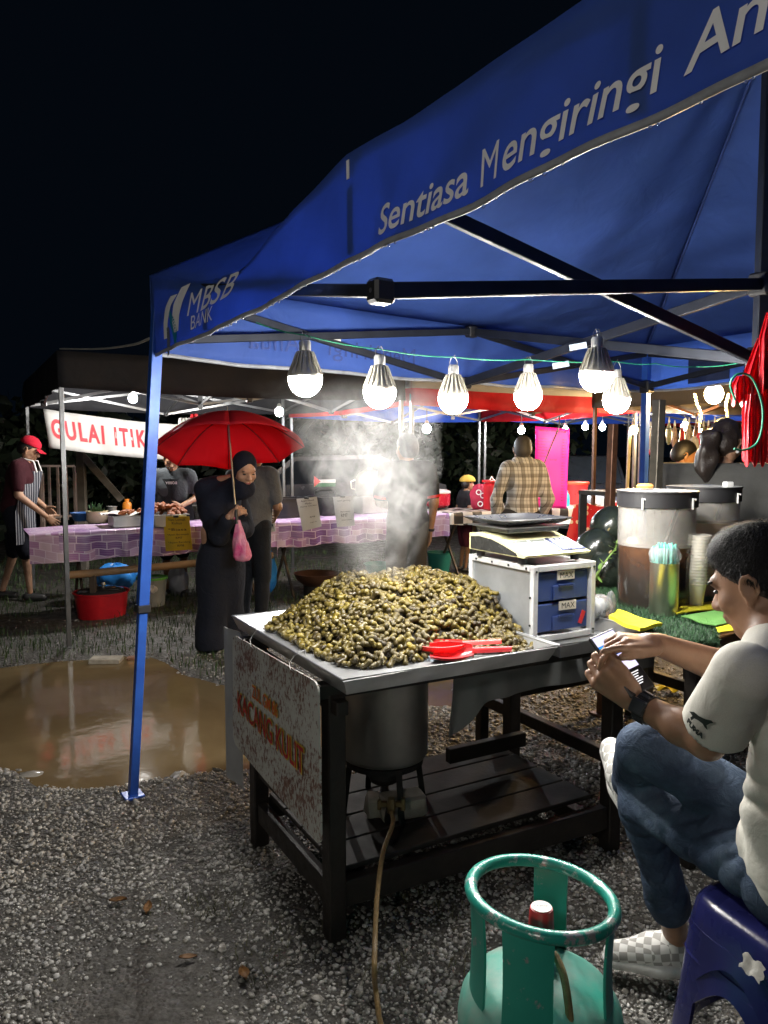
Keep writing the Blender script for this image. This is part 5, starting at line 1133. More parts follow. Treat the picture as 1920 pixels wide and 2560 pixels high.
def figure(label, base, face, H=1.65, lean=0.0, larm=None, rarm=None, skin_m=None, top=None, bottom=None, hairm=None, head_f=None, head_tilt=0.0, h=.013, sleeve=.5, legs='trousers', girth=1.0, stance=.09, shoe=None, hat=None, step=0.0, bare=None, hem=None, group='people at the market', eyes=True, low=0.0, name='person'):
    """standing figure: face = heading in degrees (0 = +x, 90 = away); arms = ((elbow),(wrist)) in (right, forward, up) metres"""
    p = thing(name, label, 'person', base, group=group); k = H / 1.65; b = A3(base); a = math.radians(face); f = A3((math.cos(a), math.sin(a), 0)); r = A3((math.sin(a), -math.cos(a), 0))
    def W_(x, y, z):
        z *= k; y2 = y + lean * max(0, z - .90 * k); return b + r * x * k + f * y2 * k + UP * (z - low)
    R_ = np.stack([r, f, UP], 1); g = girth
    sh = {-1: W_(-.165 * g, -.01, 1.345), 1: W_(.165 * g, -.01, 1.345)}
    arms = {-1: larm or ((-.23, -.03, 1.08), (-.22, .06, .86)), 1: rarm or ((.23, -.03, 1.08), (.22, .06, .86))}
    J = {q: [sh[q], W_(*arms[q][0]), W_(*arms[q][1])] for q in (-1, 1)}
    def torso(e=0.0): return [ell(W_(0, 0, .94), A3((.150 * g + e, .108 * g + e, .115 + e)) * k, R_, .06), ell(W_(0, .005 * g, 1.08), A3((.135 * g + e, .102 * g + e, .13 + e)) * k, R_, .06), ell(W_(0, 0, 1.24), A3((.155 * g + e, .112 * g + e, .15 + e)) * k, R_, .06), cap(W_(-.12 * g, -.01, 1.355), W_(.12 * g, -.01, 1.355), (.052 + e) * k, None, .05)]
    def arm(q, e=0.0, s0=1.0, s1=1.0):
        S0, E_, Wr = J[q]; o_ = [cap(S0, S0 + (E_ - S0) * min(1, s0), (.050 + e) * k, (.050 - .011 * min(1, s0) + e) * k, .035)]
        if s0 >= 1 and s1 > 0: o_.append(cap(E_, E_ + (Wr - E_) * s1, (.038 + e) * k, (.038 - .012 * s1 + e) * k, .02))
        return o_
    hip = {q: W_(q * .080, 0, .90) for q in (-1, 1)}; kn = {q: W_(q * stance * 1.0, .03 + (step if q > 0 else -step) * .5, .47) for q in (-1, 1)}; an = {q: W_(q * stance * 1.05, -.02 + (step if q > 0 else -step), .075) for q in (-1, 1)}
    def leg_(q, e=0.0, s0=1.0, s1=1.0):
        o_ = [cap(hip[q], hip[q] + (kn[q] - hip[q]) * s0, (.085 + e) * k, (.085 - .027 * s0 + e) * k, .03)]
        if s0 >= 1 and s1 > 0: o_.append(cap(kn[q], kn[q] + (an[q] - kn[q]) * s1, (.057 + e) * k, (.057 - .02 * s1 + e) * k, .02))
        return o_
    def foot(q, e=0.0): return [cap(an[q] - UP * .03 * k - f * .03, an[q] - UP * .045 * k + f * .12 * k, (.036 + e) * k, (.030 + e) * k, .02)]
    hc = W_(0, .02, 1.515); hf = math.radians(face if head_f is None else head_f); hd = A3((math.cos(hf) * math.cos(head_tilt), math.sin(hf) * math.cos(head_tilt), math.sin(head_tilt))); hp_, HP, HR = head_prims(hc, hd, UP + f * 0, k)
    sm_ = skin_m or skin('tan skin', (.30, .165, .095)); body = torso(-.012) + [cap(W_(0, -.01, 1.36), hc - UP * .05 * k, .050 * k, .048 * k, .03)] + leg_(-1, -.01) + leg_(1, -.01)
    for q in (-1, 1): body += arm(q)
    if shoe is None: body += foot(-1) + foot(1)
    hands = []
    for q in (-1, 1):
        d = norm(J[q][2] - J[q][1]); hands += hand_prims(J[q][2], d, norm(r * q + f * .3), k, .45, q if False else -q)
    fig_part('body', [(body, h), (hp_, .008), (hands, .006)], h, sm_, p)
    if hairm is not None:
        fig_part('hair', hair_prims(HP, HR, k), .008, hairm, p, cuts=((HP(0, .045, .045), HR @ norm((0, .80, -.60))), (HP(0, 0, -.065), HR @ A3((0, .1, -1)))))
    if eyes:
        for q in (-1, 1):
            mb = MB(); mb.ball(HP(q * .031, .077, .004), A3((.014, .010, .0055)) * k, 8, 6, HR); mb.build('eye', mat('dark eye', (.012, .009, .008), .25), p, 180)
            mb = MB(); mb.ball(HP(q * .033, .081, .024), A3((.020, .008, .004)) * k, 8, 6, HR); mb.build('eyebrow', mat('black hair', (.012, .011, .011), .45), p, 180)
    if top is not None:
        tp_ = torso(.016); 
        for q in (-1, 1): tp_ += arm(q, .016, min(1, sleeve), max(0, sleeve - 1))
        fig_part('shirt', tp_, h * .9, top, p, wr=.006, wf=26, cuts=((W_(0, 0, hem or .86), A3((0, 0, -1))),), seed=int(H * 1000))
    if bottom is not None:
        bt = [ell(W_(0, 0, .93), A3((.150 * g + .012, .108 * g + .012, .10)) * k, R_, .05)]
        s0, s1 = (1, .98) if legs == 'trousers' else (.96, 0)
        for q in (-1, 1): bt += leg_(q, .018, s0, s1)
        fig_part('trousers' if legs == 'trousers' else 'shorts', bt, h, bottom, p, wr=.006, wf=22, seed=3)
    if shoe is not None:
        for q in (-1, 1): fig_part('shoe', foot(q, .008), .010, shoe, p)
    return p, W_, HP, HR, J
# ================================================================== THE STALLS BEHIND (axes parallel to the peanut table)
SO = A3((-2.84, 6.72, 0))
def q3(u, v, z): return SO + TU * u + TV * v + UP * z
def quv(P): d = A3(P) - SO; return float(d @ TU), float(d @ TV)
GALV = mat('galvanised tube', (.20, .205, .21), .35, .8, .2, 10); DKCAN = cloth('charcoal polyester', (.022, .022, .026), .25, 7, .75, .2); REDC = cloth('red polyester', (.50, .02, .03), .45, 7, .7, .15); BLUC = cloth('bright blue polyester', (.03, .10, .55), .5, 7, .7, .15); GREYC = cloth('grey brown polyester', (.13, .11, .09), .4, 7, .7, .15)
WHST = cloth('pale stripe polyester', (.55, .55, .53), .45, 7, .7, .1)
def stall_tent(u0, v0, s, zb_, h, cloth_m, label, peak=2.75, legm=GALV, stripe=None, back=None):
    r = thing('canopy_tent', label, 'tent', q3(u0 + s / 2, v0 + s / 2, 0)); zt_ = zb_ + h
    C_ = [(u0, v0), (u0 + s, v0), (u0 + s, v0 + s), (u0, v0 + s)]; ct = (u0 + s / 2, v0 + s / 2)
    for i in range(4):
        a, b = C_[i], C_[(i + 1) % 4]; m_ = cloth_m if i != 2 or back is None else back
        def val(x, y, o=0.0):
            d = norm(A3((b[0] - a[0], b[1] - a[1], 0))); nn = A3((d[1], -d[0], 0)); w_ = .012 * math.sin(x * 40 + i) * (1 - y) + o
            return q3(a[0] + (b[0] - a[0]) * x + nn[0] * w_, a[1] + (b[1] - a[1]) * x + nn[1] * w_, zb_ + h * y - .03 * math.sin(math.pi * x) * (1 - y))
        mb = MB(); mb.slab(val, 48, 4, .002); mb.build('valance', m_, r, 180)
        if stripe is not None:
            mb = MB(); mb.slab(lambda x, y: val(x, .60 + .38 * y, .004), 48, 2, .002); mb.build('stripe', stripe, r, 180)
        def rf(x, y):
            p = (a[0] + (b[0] - a[0]) * x, a[1] + (b[1] - a[1]) * x); return q3(p[0] + (ct[0] - p[0]) * y, p[1] + (ct[1] - p[1]) * y, zt_ * (1 - y) + peak * y - .09 * math.sin(math.pi * y) * math.sin(math.pi * x))
        mb = MB(); mb.slab(rf, 24, 8, .002); mb.build('roof_panel', m_, r, 180)
        mb = MB(); mb.bar(q3(a[0] * .985 + ct[0] * .015, a[1] * .985 + ct[1] * .015, 0), q3(a[0] * .985 + ct[0] * .015, a[1] * .985 + ct[1] * .015, zt_ - .02), .034, bev=.003, up=TU); l_ = mb.build('leg', legm, r)
        mb = MB(); mb.box(q3(a[0] * .985 + ct[0] * .015, a[1] * .985 + ct[1] * .015, .005), (.08, .08, .01), RT, .002); mb.build('foot_plate', legm, l_, off=r['_o'])
        md = ((a[0] + b[0]) / 2, (a[1] + b[1]) / 2); ins = lambda p, z: q3(p[0] * .97 + ct[0] * .03, p[1] * .97 + ct[1] * .03, z)
        for (p, zp, q, zq) in ((a, zb_ + .02, md, zt_ - .03), (a, zt_ - .03, md, zb_ - .04), (b, zb_ + .02, md, zt_ - .03), (b, zt_ - .03, md, zb_ - .04), (md, zt_ - .03, ct, zb_ + .0), (md, zb_ - .04, ct, zt_ + .05)):
            mb = MB(); mb.bar(ins(p, zp), ins(q, zq), .014, .026); mb.build('truss_bar', legm, r)
        mb = MB(); mb.box(ins(md, zb_ - .04), (.05, .05, .05), RT, .006); mb.build('truss_joint', PLAST_K, r)
    mb = MB(); mb.bar(q3(ct[0], ct[1], zb_ - .05), q3(ct[0], ct[1], peak - .02), .04); mb.build('mast', legm, r); return r
stall_tent(-.10, -1.03, 3.0, 1.98, .27, DKCAN, 'charcoal canopy over the fried food stall with the white banner', 2.32, GALV)
stall_tent(2.97, -1.03, 3.0, 1.94, .27, REDC, 'red canopy with a pale stripe above the man in the checked shirt', 2.75, GALV, WHST, BLUC)
stall_tent(6.05, -1.0, 3.0, 1.97, .26, BLUC, 'bright blue canopy far behind the hanging sachets', 2.7, GALV)
stall_tent(4.9, -4.4, 3.0, 1.95, .32, GREYC, 'grey brown canopy beyond the drink barrels', 2.65, mat('rusty brown steel', (.11, .05, .028), .45, .5, .4, 20))
stall_tent(9.2, -1.0, 3.0, 1.97, .26, cloth('deep red polyester', (.30, .015, .02), .5, 7), 'deep red canopy farthest behind the red hanging bags', 2.7, GALV)
mb = MB(); mb.tube(spline([dp(150, 872, 5.9), dp(250, 872, 5.2), dp(330, 862, 4.3), dp(378, 845, 3.32)], 8), .006, 6); single('guy_rope', mb, mat('pale rope', (.45, .44, .40), .8), 'pale rope running from the charcoal canopy to the blue corner', 'rope', at=dp(150, 872, 5.9))
# banner
bn0, bn1 = dp(108, 1022, 8.05), dp(690, 1070, 9.55)
BANN = cloth('white banner vinyl', (.46, .455, .44), .3, 5, .6, .12, .4, .02); ban = thing('banner', 'white banner with red painted capitals under the charcoal canopy', 'banner', bn0 - UP * .5)
def bann(x, y, o=0.0):
    d = bn1 - bn0; nn = norm(np.cross(d, UP)); top = .0 - .07 * math.sin(math.pi * min(1, x * 1.3)) ; wv = .018 * math.sin(x * 21 + y * 3) + .01 * math.sin(x * 55)
    return bn0 + d * x + A3((0, 0, -1)) * ((1 - y) * .405 + .07 * math.sin(math.pi * x) * 1.0 - .03 * x) + nn * (wv + o) + A3((.045, 0, 0)) * (1 - y) * (1 - x)
mb = MB(); mb.slab(bann, 60, 8, .002); mb.build('cloth', BANN, ban, 180)
BTX = mat('red banner paint', (.50, .01, .02), .7, var=.2, vs=20)
def bt(txt, x0, x1, y0, y1):
    vs, fs = text_mesh(txt, 1.0, bold=0.0 if 'M' in txt else .034, spacing=1.25); xs_ = [p[0] for p in vs]; ys_ = [p[1] for p in vs]; bx, by, ww, hh_ = min(xs_), min(ys_), max(xs_) - min(xs_), max(ys_) - min(ys_)
    mb = MB(); mb.add([bann(x0 + (p[0] - bx) / ww * (x1 - x0), y0 + (p[1] - by) / hh_ * (y1 - y0), .005) for p in vs], fs); mb.build('lettering', BTX, ban, None)
bt('GULAI ITIK', .018, .395, .27, .78); bt('+', .462, .49, .42, .62); bt('KAMBING', .53, .93, .28, .78)
for px, py, ln, rd in ((455, 1045, .34, 0), (485, 1035, .22, 1), (470, 1045, .3, 0)):
    c = dp(px, py, 8.0); mb = MB(); mb.slab(lambda a, b: c + A3(((a - .5) * .12 * (.5 + b), .015 * math.sin(a * 14), -ln * b)), 12, 6, .003)
    single('hanging_cloth', mb, REDC if rd else WHST, 'red rag tied above the banner' if rd else ('white rag hanging over the banner' if px == 455 else 'short white cloth beside the red rag above the banner'), 'cloth', at=c, smooth=60)
# tables with patterned cloths
t = NT('purple patchwork vinyl'); v0_ = t.coord(rot=(0, 0, -TA)); sp_ = t.node('ShaderNodeSeparateXYZ'); t.link(v0_, sp_.inputs[0]); cb = t.node('ShaderNodeCombineXYZ'); t.link(sp_.outputs['X'], cb.inputs['X']); t.link(t.math('SUBTRACT', sp_.outputs['Z'], sp_.outputs['Y']), cb.inputs['Y'])
def brick(sc_, w_, h_, seed, c1, c2, mort):
    br = t.node('ShaderNodeTexBrick'); br.inputs['Scale'].default_value = sc_; br.inputs['Brick Width'].default_value = w_; br.inputs['Row Height'].default_value = h_; br.inputs['Mortar Size'].default_value = mort; br.offset_frequency = 2; br.squash = 1.6; br.squash_frequency = 3; br.inputs['Bias'].default_value = 0.0
    br.inputs['Color1'].default_value = lin(c1); br.inputs['Color2'].default_value = lin(c2); br.inputs['Mortar'].default_value = (.62, .52, .66, 1)
    mp = t.node('ShaderNodeMapping'); mp.inputs['Location'].default_value = (seed, seed * .37, 0); t.link(cb.outputs[0], mp.inputs['Vector']); t.link(mp.outputs[0], br.inputs['Vector']); return br.outputs['Color']
bA = brick(1.0, .135, .068, .0, (.14, .045, .22), (.52, .36, .55), .004); bB = brick(1.0, .09, .068, 1.7, (.30, .11, .34), (.55, .42, .52), .004)
msk = brick(1.0, .27, .136, 3.3, (0, 0, 0), (1, 1, 1), .0)
st1 = t.math('LESS_THAN', t.math('FRACT', t.math('MULTIPLY', sp_.outputs['Z'], 60)), .35)
colr = t.mix(t.math('GREATER_THAN', msk, .5), bA, bB); t.base(t.mix(t.math('MULTIPLY', st1, .25), colr, (.58, .48, .62))); t.set(rough=.35); t.bump(t.noise(t.coord(), 6, 3), .3, .02); PURP = t.m
TABW = mat('grey folding table', (.20, .20, .20), .5); TZ = .80
def folding_table(u0, u1, label, v0=0, v1=.62, z=TZ - .012):
    r = thing('folding_table', label, 'table', q3((u0 + u1) / 2, .31, 0))
    mb = MB(); mb.box(q3((u0 + u1) / 2, (v0 + v1) / 2, z - .015), (u1 - u0, v1 - v0, .025), RT, .004); mb.build('table_top', TABW, r)
    for u in (u0 + .18, u1 - .18):
        for (va, vb) in ((v0 + .06, v1 - .06), (v1 - .06, v0 + .06)):
            o = .012 if va < vb else -.012; mb = MB(); mb.bar(q3(u + o, va, 0), q3(u + o, vb, z - .03), .024, bev=.003); mb.build('leg', mat('brown leg steel', (.10, .075, .055), .5, .4), r)
    return r
def tablecloth(u0, u1, label, m, v0=-.012, v1=.63, drop=.26, corner=None, z=TZ, at=None):
    def f(a, b):
        u = u0 - .05 + (u1 - u0 + .10) * a; s_ = b * (v1 - v0 + drop)
        if s_ <= drop: v = v0 - .012 * math.sin(u * 14) * (1 - s_ / drop) - .010 * math.sin(u * 37) * (1 - s_ / drop); zz = z - (drop - s_) - .01 * math.sin(u * 9)
        else: v = v0 + (s_ - drop); zz = z + .0015 * math.sin(u * 20 + v * 15)
        sd_ = u0 - u
        P = q3(max(u, u0 - .012) if corner is None else u, v, zz - (max(0, sd_) * 2.2 if corner is None else 0))
        if corner is not None:
            w_ = max(0, 1 - a * 9); P = P + A3(corner) * w_ * w_
        return P
    mb = MB(); mb.slab(f, 90, 26, .002); return single('tablecloth', mb, m, label, 'tablecloth', at=q3((u0 + u1) / 2, .3, z), smooth=60)
folding_table(0, 1.98, 'folding table of the fried food stall beside the man in the red cap'); folding_table(2.03, 4.05, 'folding table carrying the black pans behind the steam')
tablecloth(0, 1.98, 'purple patchwork tablecloth under the fried food trays', PURP, corner=(-.20, -.05, -.02)); tablecloth(2.03, 4.05, 'purple patchwork tablecloth under the black pans and kettle', PURP)
t = NT('black and white checked vinyl'); v0_ = t.coord(rot=(0, 0, -TA)); ck = t.node('ShaderNodeTexChecker'); ck.inputs['Scale'].default_value = 7.5; t.link(v0_, ck.inputs['Vector']); ck.inputs['Color1'].default_value = (.02, .018, .016, 1); ck.inputs['Color2'].default_value = (.52, .48, .42, 1); t.base(ck.outputs[0]); t.set(rough=.4); CHK = t.m
folding_table(4.12, 6.6, 'folding table in front of the man in the checked shirt', z=TZ - .002); tablecloth(4.12, 6.6, 'black and white checked tablecloth under the red rice cooker', CHK, drop=.14, z=TZ + .01)
# bamboo rail under the first table
mb = MB(); mb.tube([q3(.05, -.05, .42), q3(.9, -.06, .44), q3(1.95, -.05, .47)], .035, 12); single('bamboo_rail', mb, mat('weathered bamboo', (.26, .16, .08), .6, var=.3), 'thick bamboo pole lying across under the patchwork tablecloth', 'pole', at=q3(.9, 0, .42))
for u in (.25, 1.6):
    mb = MB(); mb.bar(q3(u, -.05, 0), q3(u, -.05, .41), .05, bev=.004); single('wood_stake', mb, mat('brown leg steel', (.10, .075, .055), .5, .4), 'dark stake propping the bamboo pole ' + ('near the red tub' if u < 1 else 'behind the woman with the umbrella'), 'stake', at=q3(u, -.05, 0))
def onT(px, py, z=TZ + .004): return gp(px, py, z)
def pot_(name, c, prof, m, label, cat, n=32, **kw):
    mb = MB(); mb.lathe(prof, c, n, cap=False); return single(name, mb, m, label, cat, at=c, smooth=45, **kw)
def bowl_prof(r, h, th=.004, b=.7): return [(0, 0), (r * b, 0), (r * (b + .15), h * .3), (r, h), (r + th * 2, h), (r + th * 2, h - .006), (r - th, h - .006), (r * (b + .12), h * .32), (r * b * .95, th), (0, th)]
pot_('plastic_bowl', onT(205, 1302), bowl_prof(.105, .085), mat('blue bowl plastic', (.03, .10, .28), .4), 'blue plastic bowl at the corner end of the fried food table', 'bowl')
pot_('plastic_basin', onT(243, 1306), bowl_prof(.10, .115, b=.85), mat('cream basin plastic', (.52, .45, .28), .45), 'cream plastic basin holding green leaves', 'basin')
c = onT(243, 1306); lv = thing('leaf_bunch', 'bunch of dark green leaves sticking out of the cream basin', 'leaves', c + UP * .07)
for k in range(22):
    d = norm(A3((RNG.normal(0, .8), RNG.normal(0, .8), 1))); x_, y_, d_ = frame(d); s_ = RNG.uniform(.06, .15); cc = c + UP * .07 + RNG.normal(0, .03, 3) * A3((1, 1, .2)); mb = MB()
    mb.slab(lambda a, b: cc + d_ * s_ * a + x_ * (b - .5) * s_ * .4 * math.sin(math.pi * (a * .94 + .03)) + y_ * .25 * s_ * a * a, 5, 2, .001); mb.build('leaf', mat('herb leaf', (.03, .09, .03), .5), lv)
def pan(px0, px1, py, dv, h, label, m=ALU):
    a = onT(px0, py); b = onT(px1, py); u0, v0 = quv(a); u1, _ = quv(b); r = thing('food_pan', label, 'pan', q3((u0 + u1) / 2, v0 + dv / 2, TZ)); L_ = u1 - u0
    for (cu, cv, su, sv) in ((L_ / 2, 0, L_, .004), (L_ / 2, dv, L_, .004), (0, dv / 2, .004, dv), (L_, dv / 2, .004, dv)):
        mb = MB(); mb.box(q3(u0 + cu, v0 + cv, TZ + .006 + h / 2), (su, sv, h), RT); mb.build('pan_side', m, r)
    mb = MB(); mb.box(q3(u0 + L_ / 2, v0 + dv / 2, TZ + .008), (L_, dv, .004), RT); mb.build('pan_floor', m, r)
    for (p, q_) in (((-.02, -.015), (L_ + .02, -.015)), ((-.02, dv + .015), (L_ + .02, dv + .015)), ((-.015, -.015), (-.015, dv + .015)), ((L_ + .015, -.015), (L_ + .015, dv + .015))):
        mb = MB(); mb.bar(q3(u0 + p[0], v0 + p[1], TZ + .006 + h), q3(u0 + q_[0], v0 + q_[1], TZ + .006 + h), .026, .006); mb.build('pan_rim', m, r)
    return u0, u1, v0
u0, u1, v0 = pan(285, 395, 1319, .30, .10, 'aluminium pan lined with white paper next to the orange bottle')
mb = MB(); mb.slab(lambda a, b: q3(u0 - .08 + (u1 - u0 + .10) * a, v0 - .02 + .38 * b, TZ + .118 + .018 * math.sin(a * 11 + b * 4) * math.cos(b * 6) + .05 * max(0, .16 - a)), 22, 14, .002); single('paper_liner', mb, mat('greaseproof paper', (.66, .65, .60), .6), 'crumpled white paper lining the aluminium pan', 'paper', at=q3(u0, v0, TZ + .1), smooth=60)
FRY = mat('fried crust', (.30, .085, .022), .55, var=.5, vs=40, bump=.9, bs=70, bd=.012)
def fried(c, n, rx, ry, hz, label, s0=.028, s1=.045, group=None):
    for k in range(n):
        a = RNG.random() * 6.28; q_ = math.sqrt(RNG.random()); p = A3(c) + TU * rx * q_ * math.cos(a) + TV * ry * q_ * math.sin(a) + UP * (hz * (1 - q_ * q_) * RNG.uniform(.7, 1) + .015); r_ = RNG.uniform(s0, s1); mb = MB()
        sd_ = RNG.random() * 6; mb.ball((0, 0, 0), (1.2 * r_, .8 * r_, .62 * r_), 10, 7); v_ = np.array(mb.v); v_ *= (1 + .16 * np.sin(v_ @ RNG.normal(0, 70, 3) + sd_) + .1 * np.sin(v_ @ RNG.normal(0, 130, 3)))[:, None]; v_ = v_ @ euler(RNG.normal(0, .5), RNG.normal(0, .5), RNG.random() * 6).T; mb.v = [tuple(x) for x in v_]
        o = mb.build('fried_piece', FRY, None, 180); o.location = tuple(p); tag(o, label, 'fried food', group)
fried(q3((u0 + u1) / 2 + .05, v0 + .10, TZ + .12), 9, .17, .08, .01, 'browned piece lying on the white paper liner', group='pieces on the paper liner')
pot_('sauce_bottle', onT(318, 1281), [(0, 0), (.048, 0), (.052, .01), (.052, .085), (.044, .115), (.024, .125), (.022, .135), (.026, .137), (.026, .155), (0, .157)], mat('orange plastic', (.62, .20, .02), .35), 'orange plastic bottle standing behind the papered pan', 'bottle')
pot_('metal_cup', onT(280, 1283), bowl_prof(.055, .08, b=.8), STEEL, 'small steel cup behind the white paper', 'cup')
u0, u1, v0 = pan(388, 478, 1319, .34, .11, 'aluminium pan heaped with red fried chicken')
fried(q3((u0 + u1) / 2 - .02, v0 + .19, TZ + .10), 46, .20, .16, .10, 'piece of red fried chicken in the heaped pan', group='fried chicken in the heaped pan')
for k in range(5): pot_('steel_plate', onT(490, 1285) + A3((0, .05, .012 * k + .03)), [(0, 0), (.08, .002), (.12, .014), (.122, .016), (.08, .006), (0, .004)], STEEL, 'steel plate in the small stack beside the fried chicken', 'plate', group='plates beside the fried chicken')
PAPER = mat('white paper', (.62, .62, .60), .6, var=.1); YPAP = mat('yellow paper', (.62, .42, .015), .55, var=.15)
def notice(px, m, label, lines, Yd=None, tilt=.0, extra=None):
    (x0, y0), (x1, y1), (x2, y2), (x3, y3) = px; c = gp((x0 + x1) / 2, (y0 + y1) / 2, TZ + .10) if Yd is None else None; Yd = Yd or float(c[1]) - .06
    Q = [dp(x, y, Yd) for x, y in px]; r = thing('notice', label, 'notice', (Q[2] + Q[3]) / 2)
    def f(a, b, o=0.0): return (Q[0] * (1 - a) + Q[1] * a) * (1 - b) + (Q[3] * (1 - a) + Q[2] * a) * b + A3((0, -1, 0)) * (.006 * math.sin(a * 4 + b * 2) + o)
    mb = MB(); mb.slab(f, 8, 8, .0015); mb.build('sheet', m, r, 60)
    for (txt, a0, a1, b0, b1) in lines:
        vs, fs = text_mesh(txt, 1.0, res=2); xs_ = [p[0] for p in vs]; ys_ = [p[1] for p in vs]; bx, by, ww, hh_ = min(xs_), min(ys_), max(xs_) - min(xs_), max(ys_) - min(ys_)
        mb = MB(); mb.add([f(a0 + (p[0] - bx) / ww * (a1 - a0), b1 - (p[1] - by) / hh_ * (b1 - b0), .0035) for p in vs], fs); mb.build('lettering', BLK, r, None)
    mb = MB(); mb.box(f(.5, .0, .004), (.05, .012, .022), None, .003); mb.build('binder_clip', PLAST_K, r); return r, f
notice([(408, 1291), (473, 1291), (481, 1374), (415, 1378)], YPAP, 'yellow notice clipped to the pan of fried chicken', Yd=7.12, lines=[('Nasi Lemak', .18, .85, .05, .13), ('Kukus', .32, .70, .16, .23), ('*Biasa', .15, .85, .34, .42), ('*Ayam Berempah', .10, .92, .50, .57), ('RM7', .42, .66, .60, .66), ('*Ayam Rendang', .12, .95, .73, .80), ('RM8', .45, .7, .83, .89)])
notice([(741, 1247), (792, 1242), (804, 1316), (757, 1328)], PAPER, 'white notice for honey chicken clipped to a black pan', Yd=7.78, lines=[('Ayam Masak', .2, .85, .06, .13), ('Madu', .38, .68, .15, .21), ('Honey Chicken', .12, .92, .24, .30), ('RM8', .5, .75, .60, .65), ('single set', .45, .8, .78, .82)])
notice([(832, 1242), (882, 1240), (887, 1314), (843, 1318)], PAPER, 'white notice hanging right of the honey chicken notice, near the steam', Yd=7.98, lines=[('ayam goreng', .2, .85, .12, .18), ('Berempah', .3, .8, .48, .54), ('RM7', .3, .65, .57, .68), ('takeaway', .3, .85, .76, .81)])
nr, nf = notice([(655, 1283), (685, 1278), (689, 1328), (660, 1333)], PAPER, 'small white notice with a black cow drawing beside the grey shirt', Yd=7.58, lines=[('set', .5, .8, .12, .2), ('RM9', .45, .8, .28, .36)])
cow = [(.30, .70), (.36, .62), (.46, .60), (.80, .60), (.84, .66), (.83, .86), (.79, .86), (.78, .74), (.58, .75), (.56, .86), (.52, .86), (.50, .74), (.42, .72), (.34, .76)]
mb = MB(); mb.add([nf(x, y, .004) for x, y in cow], [tuple(range(len(cow)))[::-1]]); mb.build('cow_drawing', BLK, nr, None)
# black pans, kettle, cooker
BLKM = mat('black enamel', (.022, .022, .026), .35)
for (px0, px1, py, lab) in ((694, 792, 1296, 'deep black pan behind the honey chicken notice'), (806, 890, 1290, 'deep black pan right of the first, half lost in the steam')):
    pan(px0, px1, py, .34, .20, lab, BLKM)
ket_c = gp(924, 1282, TZ) ; kt = thing('steam_kettle', 'big shiny aluminium kettle pot standing in the steam', 'kettle', ket_c)
mb = MB(); mb.lathe([(0, .20), (.14, .20), (.16, .23), (.165, .34), (.155, .42), (.12, .47), (.06, .49), (.03, .50), (.03, .52), (0, .525)], ket_c, 36); mb.build('kettle_body', TIN, kt, 50)
for q_ in (-1, 1):
    mb = MB(); mb.tube([ket_c + A3((q_ * .165, 0, .27)), ket_c + A3((q_ * .21, 0, .28)), ket_c + A3((q_ * .215, 0, .36)), ket_c + A3((q_ * .165, 0, .38))], .009, 8); mb.build('handle', TIN, kt)
mb = MB(); mb.box(ket_c + UP * .10, (.34, .3, .19), RT, .01); mb.build('stove', STEEL, kt)
fl = dp(812, 1203, 8.4); flg = thing('table_flag', 'small striped flag with red triangle propped behind the pans', 'flag', fl - UP * .06)
for k, m_ in enumerate((BLKM, PAPER, mat('flag green', (.01, .14, .04), .7))):
    mb = MB(); mb.box(fl + UP * (.04 - .04 * k), (.26, .004, .0385), RT); mb.build('stripe', m_, flg)
mb = MB(); mb.add([fl - TU * .13 - TV * .004 + UP * .06, fl - TU * .13 - TV * .004 - UP * .06, fl - TU * .05 - TV * .004], [(0, 1, 2)]); mb.build('triangle', RED_P, flg)
pot_('gas_stove', gp(812, 1245, TZ + .05) , [(0, 0), (.13, 0), (.14, .02), (.14, .10), (.10, .12), (0, .12)], BLKM, 'squat black stove behind the honey chicken notice', 'stove')
cc = gp(1092, 1268, TZ + .03); ck_ = thing('rice_cooker', 'red rice cooker with pale lid on the checked cloth', 'rice cooker', cc)
mb = MB(); mb.lathe([(0, 0), (.12, 0), (.16, .03), (.165, .15), (.16, .17), (0, .17)], cc, 32); mb.build('cooker_body', mat('red enamel', (.40, .012, .03), .25), ck_, 50)
mb = MB(); mb.lathe([(.163, .170), (.168, .175), (.165, .195), (.12, .215), (.03, .222), (.03, .24), (0, .242)], cc, 32); mb.build('lid', mat('pale lid', (.55, .5, .48), .3), ck_, 50)
# under and around the tables
rt = gp(255, 1540); tub = thing('red_tub', 'round red plastic tub with a dark pot lid under the table', 'tub', rt)
mb = MB(); mb.lathe([(0, 0), (.205, 0), (.235, .22), (.25, .225), (.25, .235), (.232, .235), (.20, .01), (0, .008)], rt, 40, cap=False); mb.build('tub_wall', mat('red tub plastic', (.52, .012, .02), .35), tub, 45)
mb = MB(); mb.lathe([(.215, .225), (.20, .245), (.12, .268), (0, .275)], rt, 36, cap=False); mb.build('pot_lid', mat('dark glass lid', (.05, .045, .045), .15, .3), tub, 60); mb = MB(); mb.lathe([(.012, .27), (.012, .29), (.025, .30), (.02, .315), (0, .318)], rt + A3((.03, -.03, 0)), 16); mb.build('lid_knob', STEEL, tub)
bn = gp(382, 1515); bin_ = thing('waste_bin', 'grey bin with a bright green rim under the stall table', 'bin', bn)
mb = MB(); mb.lathe([(0, 0), (.11, 0), (.14, .27), (.136, .27), (.105, .01), (0, .01)], bn, 28, cap=False); mb.build('bin_wall', mat('milky grey plastic', (.30, .32, .31), .5), bin_, 45); mb = MB(); mb.lathe([(.137, .265), (.15, .27), (.15, .29), (.135, .29), (.135, .265)], bn, 28, cap=False); mb.build('rim', mat('lime plastic', (.15, .50, .08), .4), bin_)
